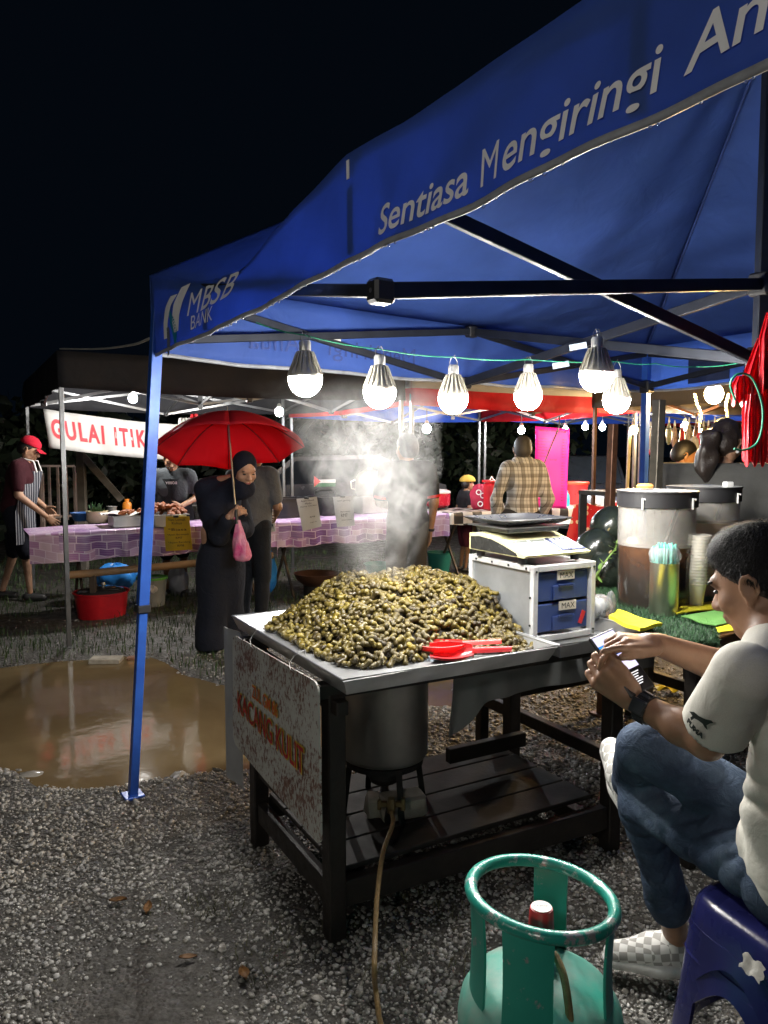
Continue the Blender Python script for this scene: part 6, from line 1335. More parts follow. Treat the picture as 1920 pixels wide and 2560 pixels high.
def bagthing(px, py, r, m, label, seed, z=0.0, name='carrier_bag'):
    c = gp(px, py) + UP * z; mb = MB(); mb.grid(crump(c + UP * r[2] * .95, r, seed), 26, 14); return single(name, mb, m, label, 'bag', at=c, smooth=60)
BLUB = mat('blue bag plastic', (.03, .22, .62), .35, var=.2); WHB = mat('white bag plastic', (.52, .52, .55), .4, var=.2)
bagthing(290, 1478, (.22, .10, .14), BLUB, 'blue plastic bag behind the red tub', 1, .03); bagthing(446, 1490, (.10, .08, .17), WHB, 'white printed sack standing behind the bin', 2); bagthing(380, 1520, (.06, .06, .05), WHB, 'crumpled white bag inside the green-rimmed bin', 5, .14); bagthing(668, 1482, (.10, .09, .24), BLUB, 'tall blue bag under the table beside the grey trousers', 4); bagthing(365, 1385, (.13, .08, .05), mat('pink bag plastic', (.55, .32, .36), .4), 'pinkish bag stuffed under the tablecloth', 6, .33)
bagthing(315, 1398, (.16, .08, .10), mat('black bag plastic', (.015, .015, .018), .25), 'black plastic bag hanging under the patchwork cloth', 9, .30)
wk = gp(790, 1492); wok = thing('wok_pan', 'round blackened wok on a burner under the second table', 'wok', wk); mb = MB(); mb.lathe([(0, .10), (.12, .12), (.20, .19), (.23, .25), (.225, .25), (.19, .20), (0, .115)], wk, 32, cap=False); mb.build('wok_bowl', mat('burnt copper steel', (.16, .08, .05), .35, .7), wok, 60); mb = MB(); mb.lathe([(.12, 0), (.13, .0), (.13, .15), (.12, .15), (.12, 0)], wk, 20, cap=False); mb.build('burner_ring', IRON, wok)
TEALP2 = mat('teal bucket plastic', (.03, .25, .20), .4)
for px, py, lab in ((1098, 1440, 'teal bucket beneath the checked tablecloth'), (945, 1475, 'teal bucket seen through the steam')): 
    c = gp(px, py); b_ = thing('bucket', lab, 'bucket', c); mb = MB(); mb.lathe([(0, 0), (.11, 0), (.15, .28), (.158, .285), (.158, .295), (.146, .295), (.106, .01), (0, .01)], c, 28, cap=False); mb.build('bucket_wall', TEALP2, b_, 45); mb = MB(); mb.tube([c + A3((.152 * math.cos(a), -.02 - .05 * math.sin(a), .285 - .10 * math.sin(a))) for a in np.linspace(0, math.pi, 12)], .004, 6); mb.build('bucket_handle', STEEL, b_)
mb = MB(); c = gp(755, 1528); mb.box(c + UP * .015, (.22, .16, .03), RT, .01); single('dish_tray', mb, mat('cream basin plastic', (.52, .45, .28), .45), 'flat cream dish lying on the grass behind the tray', 'dish', at=c)
mb = MB(); mb.bar(gp(700, 1548) + UP * .02, gp(790, 1540) + UP * .02, .03); single('timber_plank', mb, mat('pale plank', (.42, .38, .30), .7), 'pale narrow plank on the grass beside the cream dish', 'plank', at=gp(745, 1545))
# second stall: menu, bucket, bottles, boxes
def at_q(px, py, z): return gp(px, py, z)
mz = dp(1378, 1070, 9.3); PINK = cloth('pink menu vinyl', (.72, .03, .36), .25, 5, .5, .06, .15, .01); men = thing('menu_banner', 'tall pink menu banner hanging beside the man in the checked shirt', 'menu', dp(1378, 1275, 9.3))
Q = [dp(1338, 1066, 9.2), dp(1424, 1072, 9.4), dp(1416, 1272, 9.4), dp(1338, 1268, 9.2)]
def mf(a, b, o=0.0): return (Q[0] * (1 - a) + Q[1] * a) * (1 - b) + (Q[3] * (1 - a) + Q[2] * a) * b + A3((0, -1, 0)) * (.012 * math.sin(a * 6) + .01 * math.sin(b * 9) + o)
mb = MB(); mb.slab(mf, 10, 24, .002); mb.build('sheet', PINK, men, 180); MTX = mat('maroon print', (.16, .01, .07), .6)
items = ['Nasi Goreng Kampung', 'Nasi Goreng Cina', 'Mee Goreng', 'Kuey Teow', 'Bihun Sup', 'Nasi Ayam', 'Tomyam Ayam', 'Tomyam Daging', 'Sup Ekor', 'Paprik Ayam', 'Sambal Udang']
def ml(txt, a0, a1, b0, hgt):
    vs, fs = text_mesh(txt, 1.0, bold=.01, res=1); xs_ = [p[0] for p in vs]; ww = max(xs_) - min(xs_); mb = MB(); mb.add([mf(a0 + (p[0] - min(xs_)) / ww * (a1 - a0), b0 - p[1] * hgt, .006) for p in vs], fs); mb.build('lettering', MTX, men, None)
ml('MENU TOMYAM', .12, .9, .055, .035); ml('Special', .42, .64, .405, .03)
for k in range(22):
    b0 = .15 + k * .036
    if abs(b0 - .405) < .02: continue
    ml(items[k % 11], .06, .06 + (.28, .36, .22)[k % 3], b0, .022); ml('RM%d.00' % (5 + k * 5 % 7), .80, .92, b0, .022)
mb = MB(); mb.tube(spline([dp(1400, 1040, 9.2), dp(1396, 1070, 9.1), dp(1380, 1110, 9.1), dp(1358, 1165, 9.0)], 6), .008, 6); single('power_flex', mb, PLAST_K, 'black cable dangling in front of the pink menu', 'cable', at=dp(1400, 1040, 9.2))
c = gp(1440, 1262, TZ); bk = thing('bucket', 'bright red bucket with lid right of the pink menu', 'bucket', c); mb = MB(); mb.lathe([(0, 0), (.12, 0), (.155, .27), (.16, .29), (.16, .30), (0, .305)], c, 28); mb.build('bucket_wall', RED_P, bk, 45); mb = MB(); mb.lathe([(.157, .27), (.17, .275), (.17, .305), (.157, .31)], c, 28, cap=False); mb.build('lid_rim', mat('orange red plastic', (.62, .07, .03), .35), bk)
pot_('drink_bottle', gp(1417, 1268, TZ), [(0, 0), (.035, 0), (.035, .12), (.028, .16), (.014, .18), (.014, .21), (0, .21)], mat('cyan bottle', (.05, .45, .62), .3), 'cyan bottle between the pink menu and the red bucket', 'bottle')
pot_('water_bottle', gp(1362, 1270, TZ), [(0, 0), (.04, 0), (.04, .16), (.03, .2), (.015, .22), (.015, .25), (0, .25)], mat('pale blue bottle', (.35, .55, .75), .25), 'pale blue water bottle at the elbow of the checked shirt', 'bottle')
pot_('sauce_bottle', gp(1248, 1284, TZ), [(0, 0), (.05, 0), (.052, .10), (.03, .16), (.014, .26), (.010, .32), (0, .325)], mat('cream bottle', (.55, .50, .40), .35), 'cream squeeze bottle left of the checked shirt', 'bottle')
fk = gp(1228, 1278, TZ); mb = MB(); mb.box(fk + UP * .17, (.16, .16, .34), RT, .03); fl_ = thing('cool_box', 'upright red plastic cool box with pale patch on the table', 'cool box', fk); mb.build('box_body', mat('red cooler', (.42, .012, .02), .35), fl_); mb = MB(); mb.box(fk + UP * .355, (.165, .165, .03), RT, .01); mb.build('lid', mat('red cooler lid', (.5, .03, .03), .3), fl_); mb = MB(); mb.tube([fk + A3((-.03, -.02, .36)), fk + A3((0, -.02, .41)), fk + A3((.03, -.02, .36))], .01, 8); mb.build('handle', WLAB, fl_)
c = gp(1200, 1275, TZ); bg2 = thing('cloth_bag', 'crimson cloth bag with white prints beside the red cool box', 'bag', c); mb = MB(); mb.grid(crump(c + UP * .15, (.12, .09, .16), 4), 26, 14); mb.build('bag_body', mat('crimson cloth', (.36, .015, .05), .8), bg2, 60)
for dx_, dz_ in ((-.03, .22), (.02, .18), (-.01, .08)):
    mb = MB(); mb.lathe([(.022, 0), (.034, 0), (.034, .003), (.022, .003), (.022, 0)], c + A3((dx_, -.095, dz_)), 16, axis=(0, -1, 0), cap=False); mb.build('print', WLAB, bg2)
for (px, py, sz, m_, lab, cat) in ((1466, 1272, (.20, .14, .05), mat('cardboard', (.25, .15, .08), .8), 'shallow brown carton right of the red bucket', 'carton'), (1502, 1262, (.13, .12, .09), WHB, 'white lidded food box beside the brown pole', 'box'), (1530, 1275, (.10, .10, .08), RED_P, 'red box half hidden by the brown pole', 'box')):
    c = gp(px, py, TZ + .012); mb = MB(); mb.box(c + UP * sz[2] / 2, sz, RT, .006); v_ = thing('storage_box', lab, cat, c); mb.build('box_body', m_, v_); mb = MB(); mb.box(c + UP * (sz[2] + .004), (sz[0] * 1.04, sz[1] * 1.04, .012), RT, .003); mb.build('lid', m_, v_)
c = dp(1472, 1262, 6.6); mb = MB(); mb.slab(lambda a, b: c + TU * (a - .4) * .42 + A3((.02 * math.sin(a * 9), -.03 * b - .02 * math.sin(a * 13) * b, -.36 * b + .02 * math.sin(a * 6))) + TU * -.12 * b * (1 - a), 20, 12, .002)
t = NT('red dotted cloth'); v = t.coord(); vo = t.node('ShaderNodeTexVoronoi'); vo.inputs['Scale'].default_value = 14; t.link(v, vo.inputs['Vector']); t.base(t.mix(t.math('LESS_THAN', vo.outputs['Distance'], .28), (.46, .012, .035), (.62, .55, .52))); t.set(rough=.6)
single('patterned_cloth', mb, t.m, 'red cloth with pale spots hanging beyond the weighing scale', 'cloth', at=c, smooth=60)
bagthing(1500, 1300, (.12, .08, .10), mat('pink white bag', (.62, .50, .50), .4), 'pale bag lying on the red spotted cloth', 8, .62)
# far lamps
def far_bulb(px, py, Yd, col, k, label, r=.042):
    c = dp(px, py, Yd); b = thing('light_bulb', label, 'light bulb', c, group='lamps of the far stalls'); mb = MB(); mb.ball(c, (r, r, r * 1.1), 14, 10); mb.build('globe', emit('far lamp %s %s' % (col, k), col, FARB * k), b, 180)
    mb = MB(); mb.lathe([(r * .55, r * .8), (r * .5, r * 1.8), (r * .3, r * 2.1), (0, r * 2.12)], c, 12); mb.build('cap', CAPM, b); mb = MB(); mb.tube([c + UP * r * 2.1, c + UP * (r * 2.1 + .12)], .004, 6); mb.build('flex', PLAST_K, b)
WC, YC, BC = (1.0, .97, .92), (1.0, .62, .22), (.80, .92, 1.0)
for (px, py, Yd, col, k, lab) in ((332, 996, 7.6, WC, 1.3, 'lamp under the charcoal canopy left of the blue post'), (698, 1030, 8.1, WC, 1.2, 'lamp beside the tip of the red umbrella'), (1067, 1072, 8.3, BC, .8, 'bluish lamp shining through the steam'), (1303, 1076, 9.4, WC, .7, 'lamp right above the bald head of the man in the checked shirt'), (1413, 1076, 9.9, WC, .7, 'lamp behind the top corner of the pink menu'),
                                   (1463, 1067, 10.4, WC, .7, 'left lamp of the pair right of the pink menu'), (1506, 1068, 10.6, WC, .7, 'right lamp of the pair right of the pink menu'), (1584, 1075, 8.4, YC, .8, 'yellow lamp on a pale pole beside the far blue leg'), (1785, 985, 5.1, YC, .9, 'large yellow lamp just under the edge of the blue canopy'), (1700, 1117, 9.0, WC, .5, 'white lamp above the head of the man in long sleeves'),
                                   (1712, 1066, 8.6, WC, .5, 'white lamp among the hanging sachets'), (1760, 1088, 8.2, YC, .8, 'yellow lamp below the hanging sachets'), (1746, 1080, 8.8, YC, .4, 'small yellow lamp at the end of the first twisted flex'), (1640, 1072, 9.0, WC, .4, 'white lamp between the blue leg and the steel pole')):
    far_bulb(px, py, Yd, col, k, lab, .058 if px == 1785 else .042)
for pts, lab in (([(1736, 985, 5.2), (1742, 1010, 5.2), (1752, 1035, 5.2), (1748, 1065, 5.2)], 'twisted pale flex hanging left of the red bags, nearer the steel pole'), ([(1822, 985, 5.1), (1816, 1015, 5.1), (1820, 1045, 5.1), (1816, 1068, 5.1)], 'twisted pale flex hanging close to the red bags')):
    P_ = [dp(*p) for p in pts]; mb = MB(); sp2 = spline(P_, 10)
    for ph in (0, math.pi): mb.tube([p + A3((.006 * math.cos(i * .9 + ph), .006 * math.sin(i * .9 + ph), 0)) for i, p in enumerate(sp2)], .005, 6)
    single('twisted_flex', mb, mat('cream flex', (.55, .48, .32), .5), lab, 'cable', at=P_[0])
pp = dp(1575, 1075, 8.4); mb = MB(); mb.bar((pp[0] - .04, pp[1], 0), pp, .03); single('lamp_pole', mb, mat('cream flex', (.55, .48, .32), .5), 'pale thin pole under the yellow lamp', 'pole', at=(pp[0], pp[1], 0))
# hanging sachets
for k, px in enumerate((1617, 1626, 1638, 1672, 1686, 1705, 1722, 1740, 1758, 1770, 1786, 1802, 1816)):
    c = dp(px, 1090 + 6 * math.sin(k * 1.7), 7.4 + .1 * (k % 2)); cl_ = [(.45, .03, .03), (.50, .45, .35), (.16, .08, .05), (.30, .33, .20), (.42, .30, .22)][k % 5]; s_ = thing('drink_sachet', ['red', 'cream', 'brown', 'olive', 'tan'][k % 5] + ' sachet in the hanging row, ' + ['first', 'second', 'third', 'fourth', 'fifth', 'sixth', 'seventh', 'eighth', 'ninth', 'tenth', 'eleventh', 'twelfth', 'thirteenth'][k] + ' from the blue leg', 'sachet', c, group='sachets hung in a row')
    mb = MB(); mb.lathe([(.006, .11), (.016, .10), (.034, .05), (.040, -.02), (.030, -.08), (.010, -.105), (0, -.108)], c, 12, wob=lambda a, z: 1 - .35 * abs(math.sin(a))); mb.build('pouch', mat('sachet %d' % (k % 5), cl_, .3, var=.5, vs=40), s_, 60); mb = MB(); mb.lathe([(.007, .105), (.011, .12), (.004, .16), (0, .165)], c, 8); mb.build('tie', WLAB, s_)
mb = MB(); mb.tube(spline([dp(1560, 1062, 7.5), dp(1650, 1070, 7.45), dp(1750, 1072, 7.45), dp(1860, 1060, 7.5)], 8), .006, 6); single('hanging_line', mb, WIRE, 'wire line from which the row of sachets hangs', 'wire', at=dp(1650, 1070, 7.45))
for (px, py, Yd, m_, lab) in ((1735, 1120, 7.0, WHB, 'white carrier bag hanging behind the ponytail'), (1752, 1108, 7.1, mat('pink red bag', (.55, .05, .08), .4), 'red and white carrier bag hanging behind the ponytail'), (1628, 1126, 7.6, RED_P, 'small red bag hanging left of the steel pole')):
    c = dp(px, py, Yd); s_ = .5 if px == 1628 else 1; mb = MB(); mb.grid(crump(c, (.05 * s_, .04 * s_, .10 * s_), px), 20, 12); single('carrier_bag', mb, m_, lab, 'bag', at=c, smooth=60)
c = dp(1680, 1210, 5.6); mb = MB(); mb.box(c, (.09, .05, .09), rotz(.2), .004); pk = thing('snack_packet', 'pink and green packet standing behind the tea barrels', 'packet', c - UP * .045); mb.build('carton', mat('green packet', (.22, .33, .12), .5), pk); mb = MB(); mb.box(c + UP * .037 - A3((0, .002, 0)), (.092, .052, .022), rotz(.2), .003); mb.build('top_band', mat('pink packet', (.62, .10, .20), .5), pk)
# counter that carries these things, and a back counter in the right stall
ctr = thing('stall_counter', 'dark counter behind the tea barrels carrying the pink and green packet', 'counter', (1.95, 5.65, 0)); mb = MB(); mb.box((2.05, 5.7, 1.055 if False else float(c[2]) - .06), (1.2, .45, .03), RT); mb.build('counter_top', WOOD_D, ctr)
for dx_, dy_ in ((-.5, -.4), (.55, .1), (-.6, -.1), (.45, .4)):
    mb = MB(); mb.bar((2.05 + dx_, 5.7 + dy_, 0), (2.05 + dx_, 5.7 + dy_, float(c[2]) - .07), .05); mb.build('leg', WOOD_D, ctr)
# picket fence, posts, trees, parked car in the dark
PICK = mat('weathered pink-white paint', (.50, .40, .36), .7, var=.3); fc0, fc1 = dp(100, 1165, 10.4), dp(185, 1165, 10.9); fen = thing('picket_fence', 'short pale picket fence in the dark behind the red cap', 'fence', (fc0[0], fc0[1], 0))
for k in range(5):
    p = fc0 + (fc1 - fc0) * k / 4; mb = MB(); mb.bar((p[0], p[1], .55), (p[0], p[1], p[2]), .03); mb.build('picket', PICK, fen)
mb = MB(); mb.bar(fc0, fc1, .03); mb.build('rail', PICK, fen); mb = MB(); mb.bar(fc0 - UP * .7, fc1 - UP * .7, .03); mb.build('rail', PICK, fen)
for q_ in (fc0, fc1):
    mb = MB(); mb.bar((q_[0], q_[1] + .03, 0), (q_[0], q_[1] + .03, q_[2] - .1), .05); mb.build('post', PICK, fen)
OLDW = mat('old grey timber', (.14, .12, .095), .8, var=.4, bump=.5); p = dp(202, 1130, 9.6); pf = thing('timber_post', 'old timber post with a diagonal brace behind the banner', 'post', (p[0], p[1], 0)); mb = MB(); mb.bar((p[0], p[1], 0), p, .09); mb.build('post', OLDW, pf); mb = MB(); mb.bar(dp(208, 1140, 9.6), dp(305, 1250, 9.7), .08); mb.build('brace', OLDW, pf)
def tree(px, Yd, H_, R_, label, nm='tree', n_=2600):
    b = dp(px, 1200, Yd) * A3((1, 1, 0)); tr_ = thing(nm, label, 'tree', b); rr = np.random.default_rng(int(px + 5000)); mb = MB(); mb.tube([b, b + A3((.05, 0, H_ * .3)), b + A3((-.05, .1, H_ * .6)), b + A3((.1, 0, H_ * .85))], [.16, .13, .09, .04], 10); trunk = mb.build('trunk', OLDW, tr_, 60)
    for k in range(6):
        a = k * 1.1; s_ = b + UP * H_ * (.35 + .07 * k); e_ = s_ + A3((math.cos(a) * R_ * .7, math.sin(a) * R_ * .7, H_ * .2)); mb = MB(); mb.tube([s_, (s_ + e_) / 2 + UP * .1, e_], [.06, .04, .015], 6); mb.build('limb', OLDW, trunk, 60, off=tr_['_o'])
    cen = [b + A3((rr.normal(0, R_ * .45), rr.normal(0, R_ * .45), H_ * rr.uniform(.45, 1.0))) for _ in range(16)]; ci = rr.integers(0, 16, n_); P = np.array(cen)[ci] + rr.normal(0, R_ * .22, (n_, 3)); d = rr.normal(0, 1, (n_, 3)); d /= np.linalg.norm(d, axis=1)[:, None]; e_ = np.cross(d, rr.normal(0, 1, (n_, 3))); e_ /= np.linalg.norm(e_, axis=1)[:, None]; s_ = rr.uniform(.08, .18, n_)[:, None]
    V_ = np.stack([P - d * s_, P + e_ * s_ * .45, P + d * s_, P - e_ * s_ * .45], 1).reshape(-1, 3) - b; k4 = np.arange(n_)[:, None] * 4; me = np_mesh('crown', V_, k4 + np.array([[0, 1, 2, 3]]), mat('night leaf', (.012, .022, .009), .6, var=.4, vs=2)); obj('crown', me, tr_)
tree(120, 13.5, 1.9, 1.5, 'dark bushy tree behind the picket fence'); tree(560, 15.5, 2.3, 2.0, 'dark tree behind the red umbrella'); tree(1230, 17.0, 2.3, 2.0, 'dark tree far behind the checked shirt'); tree(860, 16.5, 2.3, 1.8, 'dark tree beyond the steam'); tree(-60, 12.0, 1.7, 1.4, 'dark tree at the edge behind the man in the red cap')
def car(c, rz, colr, label):
    r = local(thing('parked_car', label, 'car', c, rz=rz)); paint = mat('car paint ' + label[:9], colr, .25, .3, .05, 2, 0); gl = mat('car glass', (.02, .025, .03), .08)
    prof = [(-2.05, .35), (-2.1, .62), (-2.0, .85), (-1.15, .95), (-.55, 1.42), (.9, 1.45), (1.75, 1.02), (2.05, .95), (2.1, .6), (2.05, .35)]
    mb = MB(); n_ = len(prof); ws = [.74, .80, .80, .80, .66, .66, .78, .80, .80, .74]
    mb.add([(x, -w_, z) for (x, z), w_ in zip(prof, ws)] + [(x, w_, z) for (x, z), w_ in zip(prof, ws)], [tuple(range(n_)), tuple(range(n_, 2 * n_))[::-1]] + [(i, n_ + i, n_ + (i + 1) % n_, (i + 1) % n_) for i in range(n_)]); mb.build('body', paint, r, 40)
    for q_ in (-1, 1):
        mb = MB(); mb.add([(-1.0, q_ * .795, .98), (-.5, q_ * .69, 1.36), (.85, q_ * .69, 1.39), (1.5, q_ * .785, 1.05)], [(0, 1, 2, 3)]); mb.build('side_window', gl, r, None)
        for x in (-1.3, 1.3):
            mb = MB(); mb.lathe([(.0, -.1), (.30, -.1), (.32, -.06), (.32, .06), (.30, .1), (0, .1)], (x, q_ * .74, .32), 24, axis=(0, 1, 0)); wl = mb.build('wheel', PLAST_K, r); mb = MB(); mb.lathe([(0, .0), (.19, 0), (.2, .012), (0, .014)], (x, q_ * .845, .32), 18, axis=(0, q_, 0)); mb.build('rim', GALV, wl)
        mb = MB(); mb.box((-2.08, q_ * .6, .72), (.05, .26, .12), None, .02); mb.build('headlight', mat('lamp glass', (.5, .52, .55), .1), r); mb = MB(); mb.box((2.08, q_ * .62, .8), (.05, .22, .14), None, .02); mb.build('tail_light', RED_P, r)
    mb = MB(); mb.add([(-1.1, -.72, .98), (-.58, -.62, 1.40), (-.58, .62, 1.40), (-1.1, .72, .98)], [(0, 1, 2, 3)]); w_ = mb.build('windscreen', gl, r, None); w_.location = (-.03, 0, .02)
    mb = MB(); mb.add([(.95, -.6, 1.43), (1.7, -.7, 1.04), (1.7, .7, 1.04), (.95, .6, 1.43)], [(0, 1, 2, 3)]); w_ = mb.build('rear_window', gl, r, None); w_.location = (.02, 0, .02); mb = MB(); mb.box((-2.12, 0, .48), (.02, .5, .11)); mb.build('number_plate', WLAB, r)
car(dp(1440, 1300, 13.5) * A3((1, 1, 0)), math.radians(75), (.05, .055, .065), 'dark grey parked car behind the far stalls'); car(dp(790, 1300, 13.0) * A3((1, 1, 0)), math.radians(20), (.05, .052, .06), 'dark parked car behind the steam')
# ================================================================== PEOPLE
SK1 = skin('tan skin', (.30, .165, .095)); SK2 = skin('warm brown skin', (.24, .125, .07)); SK3 = skin('light tan skin', (.38, .22, .14)); HAIR = mat('black hair', (.012, .011, .011), .45, bump=.5, bs=140, bd=.004)
SHOEK = mat('black rubber shoe', (.016, .016, .017), .5)
def zg(x, y): return float(ground_z([x], [y])[0])
def ground_at(px, py): c = gp(px, py); return A3((c[0], c[1], zg(c[0], c[1])))
# 1 man in red cap and striped apron, walking up to the first table
NAVY = fabric('navy shorts', (.012, .013, .020)); MAROON = fabric('dark maroon shirt', (.040, .010, .014))
b = dp(45, 1470, 7.75) * A3((1, 1, 0)); b[2] = 0
p, W_, HP, HR, J = figure('man in red cap and striped apron reaching for the tablecloth corner', b, 10, 1.66, .22, larm=((-.22, .02, 1.08), (-.18, .24, .92)), rarm=((.22, .06, 1.07), (.14, .33, .85)), skin_m=SK3, top=MAROON, bottom=NAVY, hairm=HAIR, legs='shorts', step=.16, sleeve=.75, girth=1.15, head_tilt=-.45, shoe=SHOEK)
t = NT('striped apron'); v = t.coord(); sp_ = t.node('ShaderNodeSeparateXYZ'); t.link(v, sp_.inputs[0]); t.base(t.mix(t.math('LESS_THAN', t.math('FRACT', t.math('MULTIPLY', t.math('ADD', sp_.outputs['X'], t.math('MULTIPLY', sp_.outputs['Y'], .8)), 30)), .16), (.020, .022, .035), (.42, .42, .44))); t.set(rough=.8); t.bump(t.noise(v, 14, 3), .4, .01)
def apr(a, b_):
    x = (a - .5) * (.20 + .26 * min(1, b_ * 3)); z = 1.30 - .72 * b_; return W_(x, .155 + .03 * math.cos(a * 3 - 1.5) - abs(a - .5) * .18 + .01 * math.sin(a * 16) * b_, z)
mb = MB(); mb.slab(apr, 20, 20, .004); mb.build('apron', t.m, p, 60)
for q in (-1, 1):
    mb = MB(); mb.tube([W_(q * .09, .155, 1.29), W_(q * .08, .10, 1.40), W_(q * .05, -.03, 1.43)], .008, 6); mb.build('apron_strap', WLAB, p)
REDCAP = fabric('red cap cloth', (.42, .012, .03), bump=.2)
fig_part('cap', [ell(HP(0, -.012, .055), (.090, .105, .085), HR, .02)], .008, REDCAP, p, cuts=((HP(0, 0, .045), HR @ A3((0, 0, -1))),))
mb = MB(); mb.slab(lambda a, b_: HP((a - .5) * .15, .075 + .085 * b_ * math.sqrt(max(0, 1 - (2 * a - 1) ** 2 * .75)), .048 - .02 * b_ - .012 * (2 * a - 1) ** 2), 12, 6, .004); mb.build('cap_brim', REDCAP, p, 60)
# 2 stall keeper in a grey T-shirt with dark apron
b = dp(440, 1500, 7.95) * A3((1, 1, 0))
p, W_, HP, HR, J = figure('stall keeper in grey shirt and apron serving fried chicken', b, -80, 1.55, .24, larm=((-.25, .02, 1.10), (-.10, .24, 1.02)), rarm=((.26, .05, 1.08), (.12, .30, .98)), skin_m=SK1, top=fabric('charcoal T-shirt', (.055, .062, .068)), bottom=NAVY, hairm=HAIR, legs='shorts', sleeve=.62, girth=1.12, head_tilt=-.5, shoe=SHOEK)
mb = MB(); mb.slab(lambda a, b_: W_((a - .5) * (.22 + .22 * min(1, b_ * 2)), .135 + .02 * math.cos(a * 3 - 1.5) - abs(a - .5) * .12, 1.31 - .72 * b_), 14, 16, .004); mb.build('apron', fabric('black apron', (.018, .02, .022)), p, 60)
vs, fs = text_mesh('BOBBY', .038, bold=.0012, align='CENTER'); mb = MB(); mb.add([W_(-x if False else -x * -1, .168, 1.255 + y) for x, y, z in vs], fs); mb.build('lettering', WLAB, p, None)
mb = MB(); mb.tube([J[1][2] + A3((0, -.05, -.02)), J[1][2] + A3((-.02, -.12, -.14))], .009, 8); mb.build('serving_tongs', STEEL, p)
fig_part('moustache', [cap(HP(-.022, .094, -.044), HP(.022, .094, -.044), .006)], .004, HAIR, p)
# 3 man in grey shirt with his back turned
b = ground_at(640, 1600); b = dp(632, 1600, 6.35) * A3((1, 1, 0))
DKTR = fabric('black trousers', (.016, .018, .022))
figure('man in grey T-shirt and black trousers behind the woman with the umbrella', b, 75, 1.60, .10, rarm=((.22, .04, 1.08), (.14, .20, 1.00)), larm=((-.22, .06, 1.08), (-.10, .22, 1.00)), skin_m=SK1, top=fabric('mid grey T-shirt', (.10, .105, .115)), bottom=DKTR, hairm=HAIR, sleeve=.75, girth=1.1, head_tilt=-.4, shoe=SHOEK, hem=.78)
# 4 woman in black headscarf and robe under a red umbrella
BLACKR = fabric('black robe cloth', (.014, .016, .024), wr=12, bump=.9); SCARF = fabric('navy headscarf', (.013, .015, .026), wr=14)
b = A3((*gp(552, 1618)[:2], 0)); Yw = float(b[1])
wm = thing('person', 'woman in black headscarf and long black robe holding the red umbrella', 'person', b, group='people at the market')
a = math.radians(-58); f = A3((math.cos(a), math.sin(a), 0)); r = A3((math.sin(a), -math.cos(a), 0)); R_ = np.stack([r, f, UP], 1)
def Ww(x, y, z): return b + r * x + f * y + UP * z
hc = dp(612, 1176, Yw - .14); hf = norm(A3((.48, -.80, -.36))); hp_, HP, HR = head_prims(hc, hf, UP, 1.06, ears=False)
hand_w = dp(590, 1276, Yw - .32); el_r = dp(548, 1338, Yw - .16); sh_r = dp(543, 1240, Yw + .0)
gd = norm(dp(569, 1040, Yw - .12) - hand_w); wr_ = hand_w + A3((-.055, .02, -.045))
armp = [cap(el_r, wr_, .036, .027, .02)]
hp2 = hand_prims(wr_, norm(A3((.80, -.12, .50))), norm(A3((-.35, -.93, .30))), 1.05, 1.15, 1, .0, curls=[1.0, 1.1, 1.15, 1.2], thumb_dir=(.25, -.25, 1))
tors = [ell(Ww(0, 0, .95), (.09, .075, .10), R_, .05), ell(Ww(0, .01, 1.10), (.09, .07, .12), R_, .05), cap(Ww(0, .03, 1.27), hc - UP * .06, .05, .048, .03), cap(Ww(-.07, 0, .9), Ww(-.06, 0, .09), .07, .04, .03), cap(Ww(.07, 0, .9), Ww(.06, 0, .09), .07, .04, .03), cap(Ww(.06, -.03, .06), Ww(.06, .11, .035), .034, .03, .02), cap(Ww(-.06, -.03, .06), Ww(-.06, .11, .035), .034, .03, .02)]
fig_part('body', [(tors + armp, .014), (hp_, .0065), (hp2, .005)], .01, skin('fair tan skin', (.44, .25, .165)), wm)
for q in (-1, 1):
    mb = MB(); mb.ball(HP(q * .031, .079, .003), (.0155, .010, .0060), 10, 7, HR); mb.build('eye', mat('dark eye', (.012, .009, .008), .25), wm, 180); mb = MB(); mb.ball(HP(q * .033, .083, .026), (.021, .008, .0042), 8, 6, HR); mb.build('eyebrow', HAIR, wm, 180)
mb = MB(); mb.ball(HP(0, .090, -.058), (.021, .010, .0095), 10, 7, HR); mb.build('lips', mat('lip colour', (.36, .10, .09), .4), wm, 180)
sc_ = [ell(HP(0, -.022, .035), (.090, .104, .104), HR, .03), ell(HP(0, -.03, -.05), (.088, .090, .09), HR, .03), ell(HP(0, .005, -.13), (.080, .075, .05), HR, .03)]
low_ = [cap(hc - UP * .11, Ww(0, .02, 1.17), .08, .125, .05), cap(Ww(-.09, .0, 1.225), Ww(.09, .0, 1.225), .08, .08, .06), cap(Ww(-.04, .02, 1.06), Ww(.04, .02, 1.06), .13, .13, .06), cap(Ww(.02, .10, 1.15), Ww(.04, .13, .98), .08, .03, .06)]
F1, l1 = field(sc_, .008)
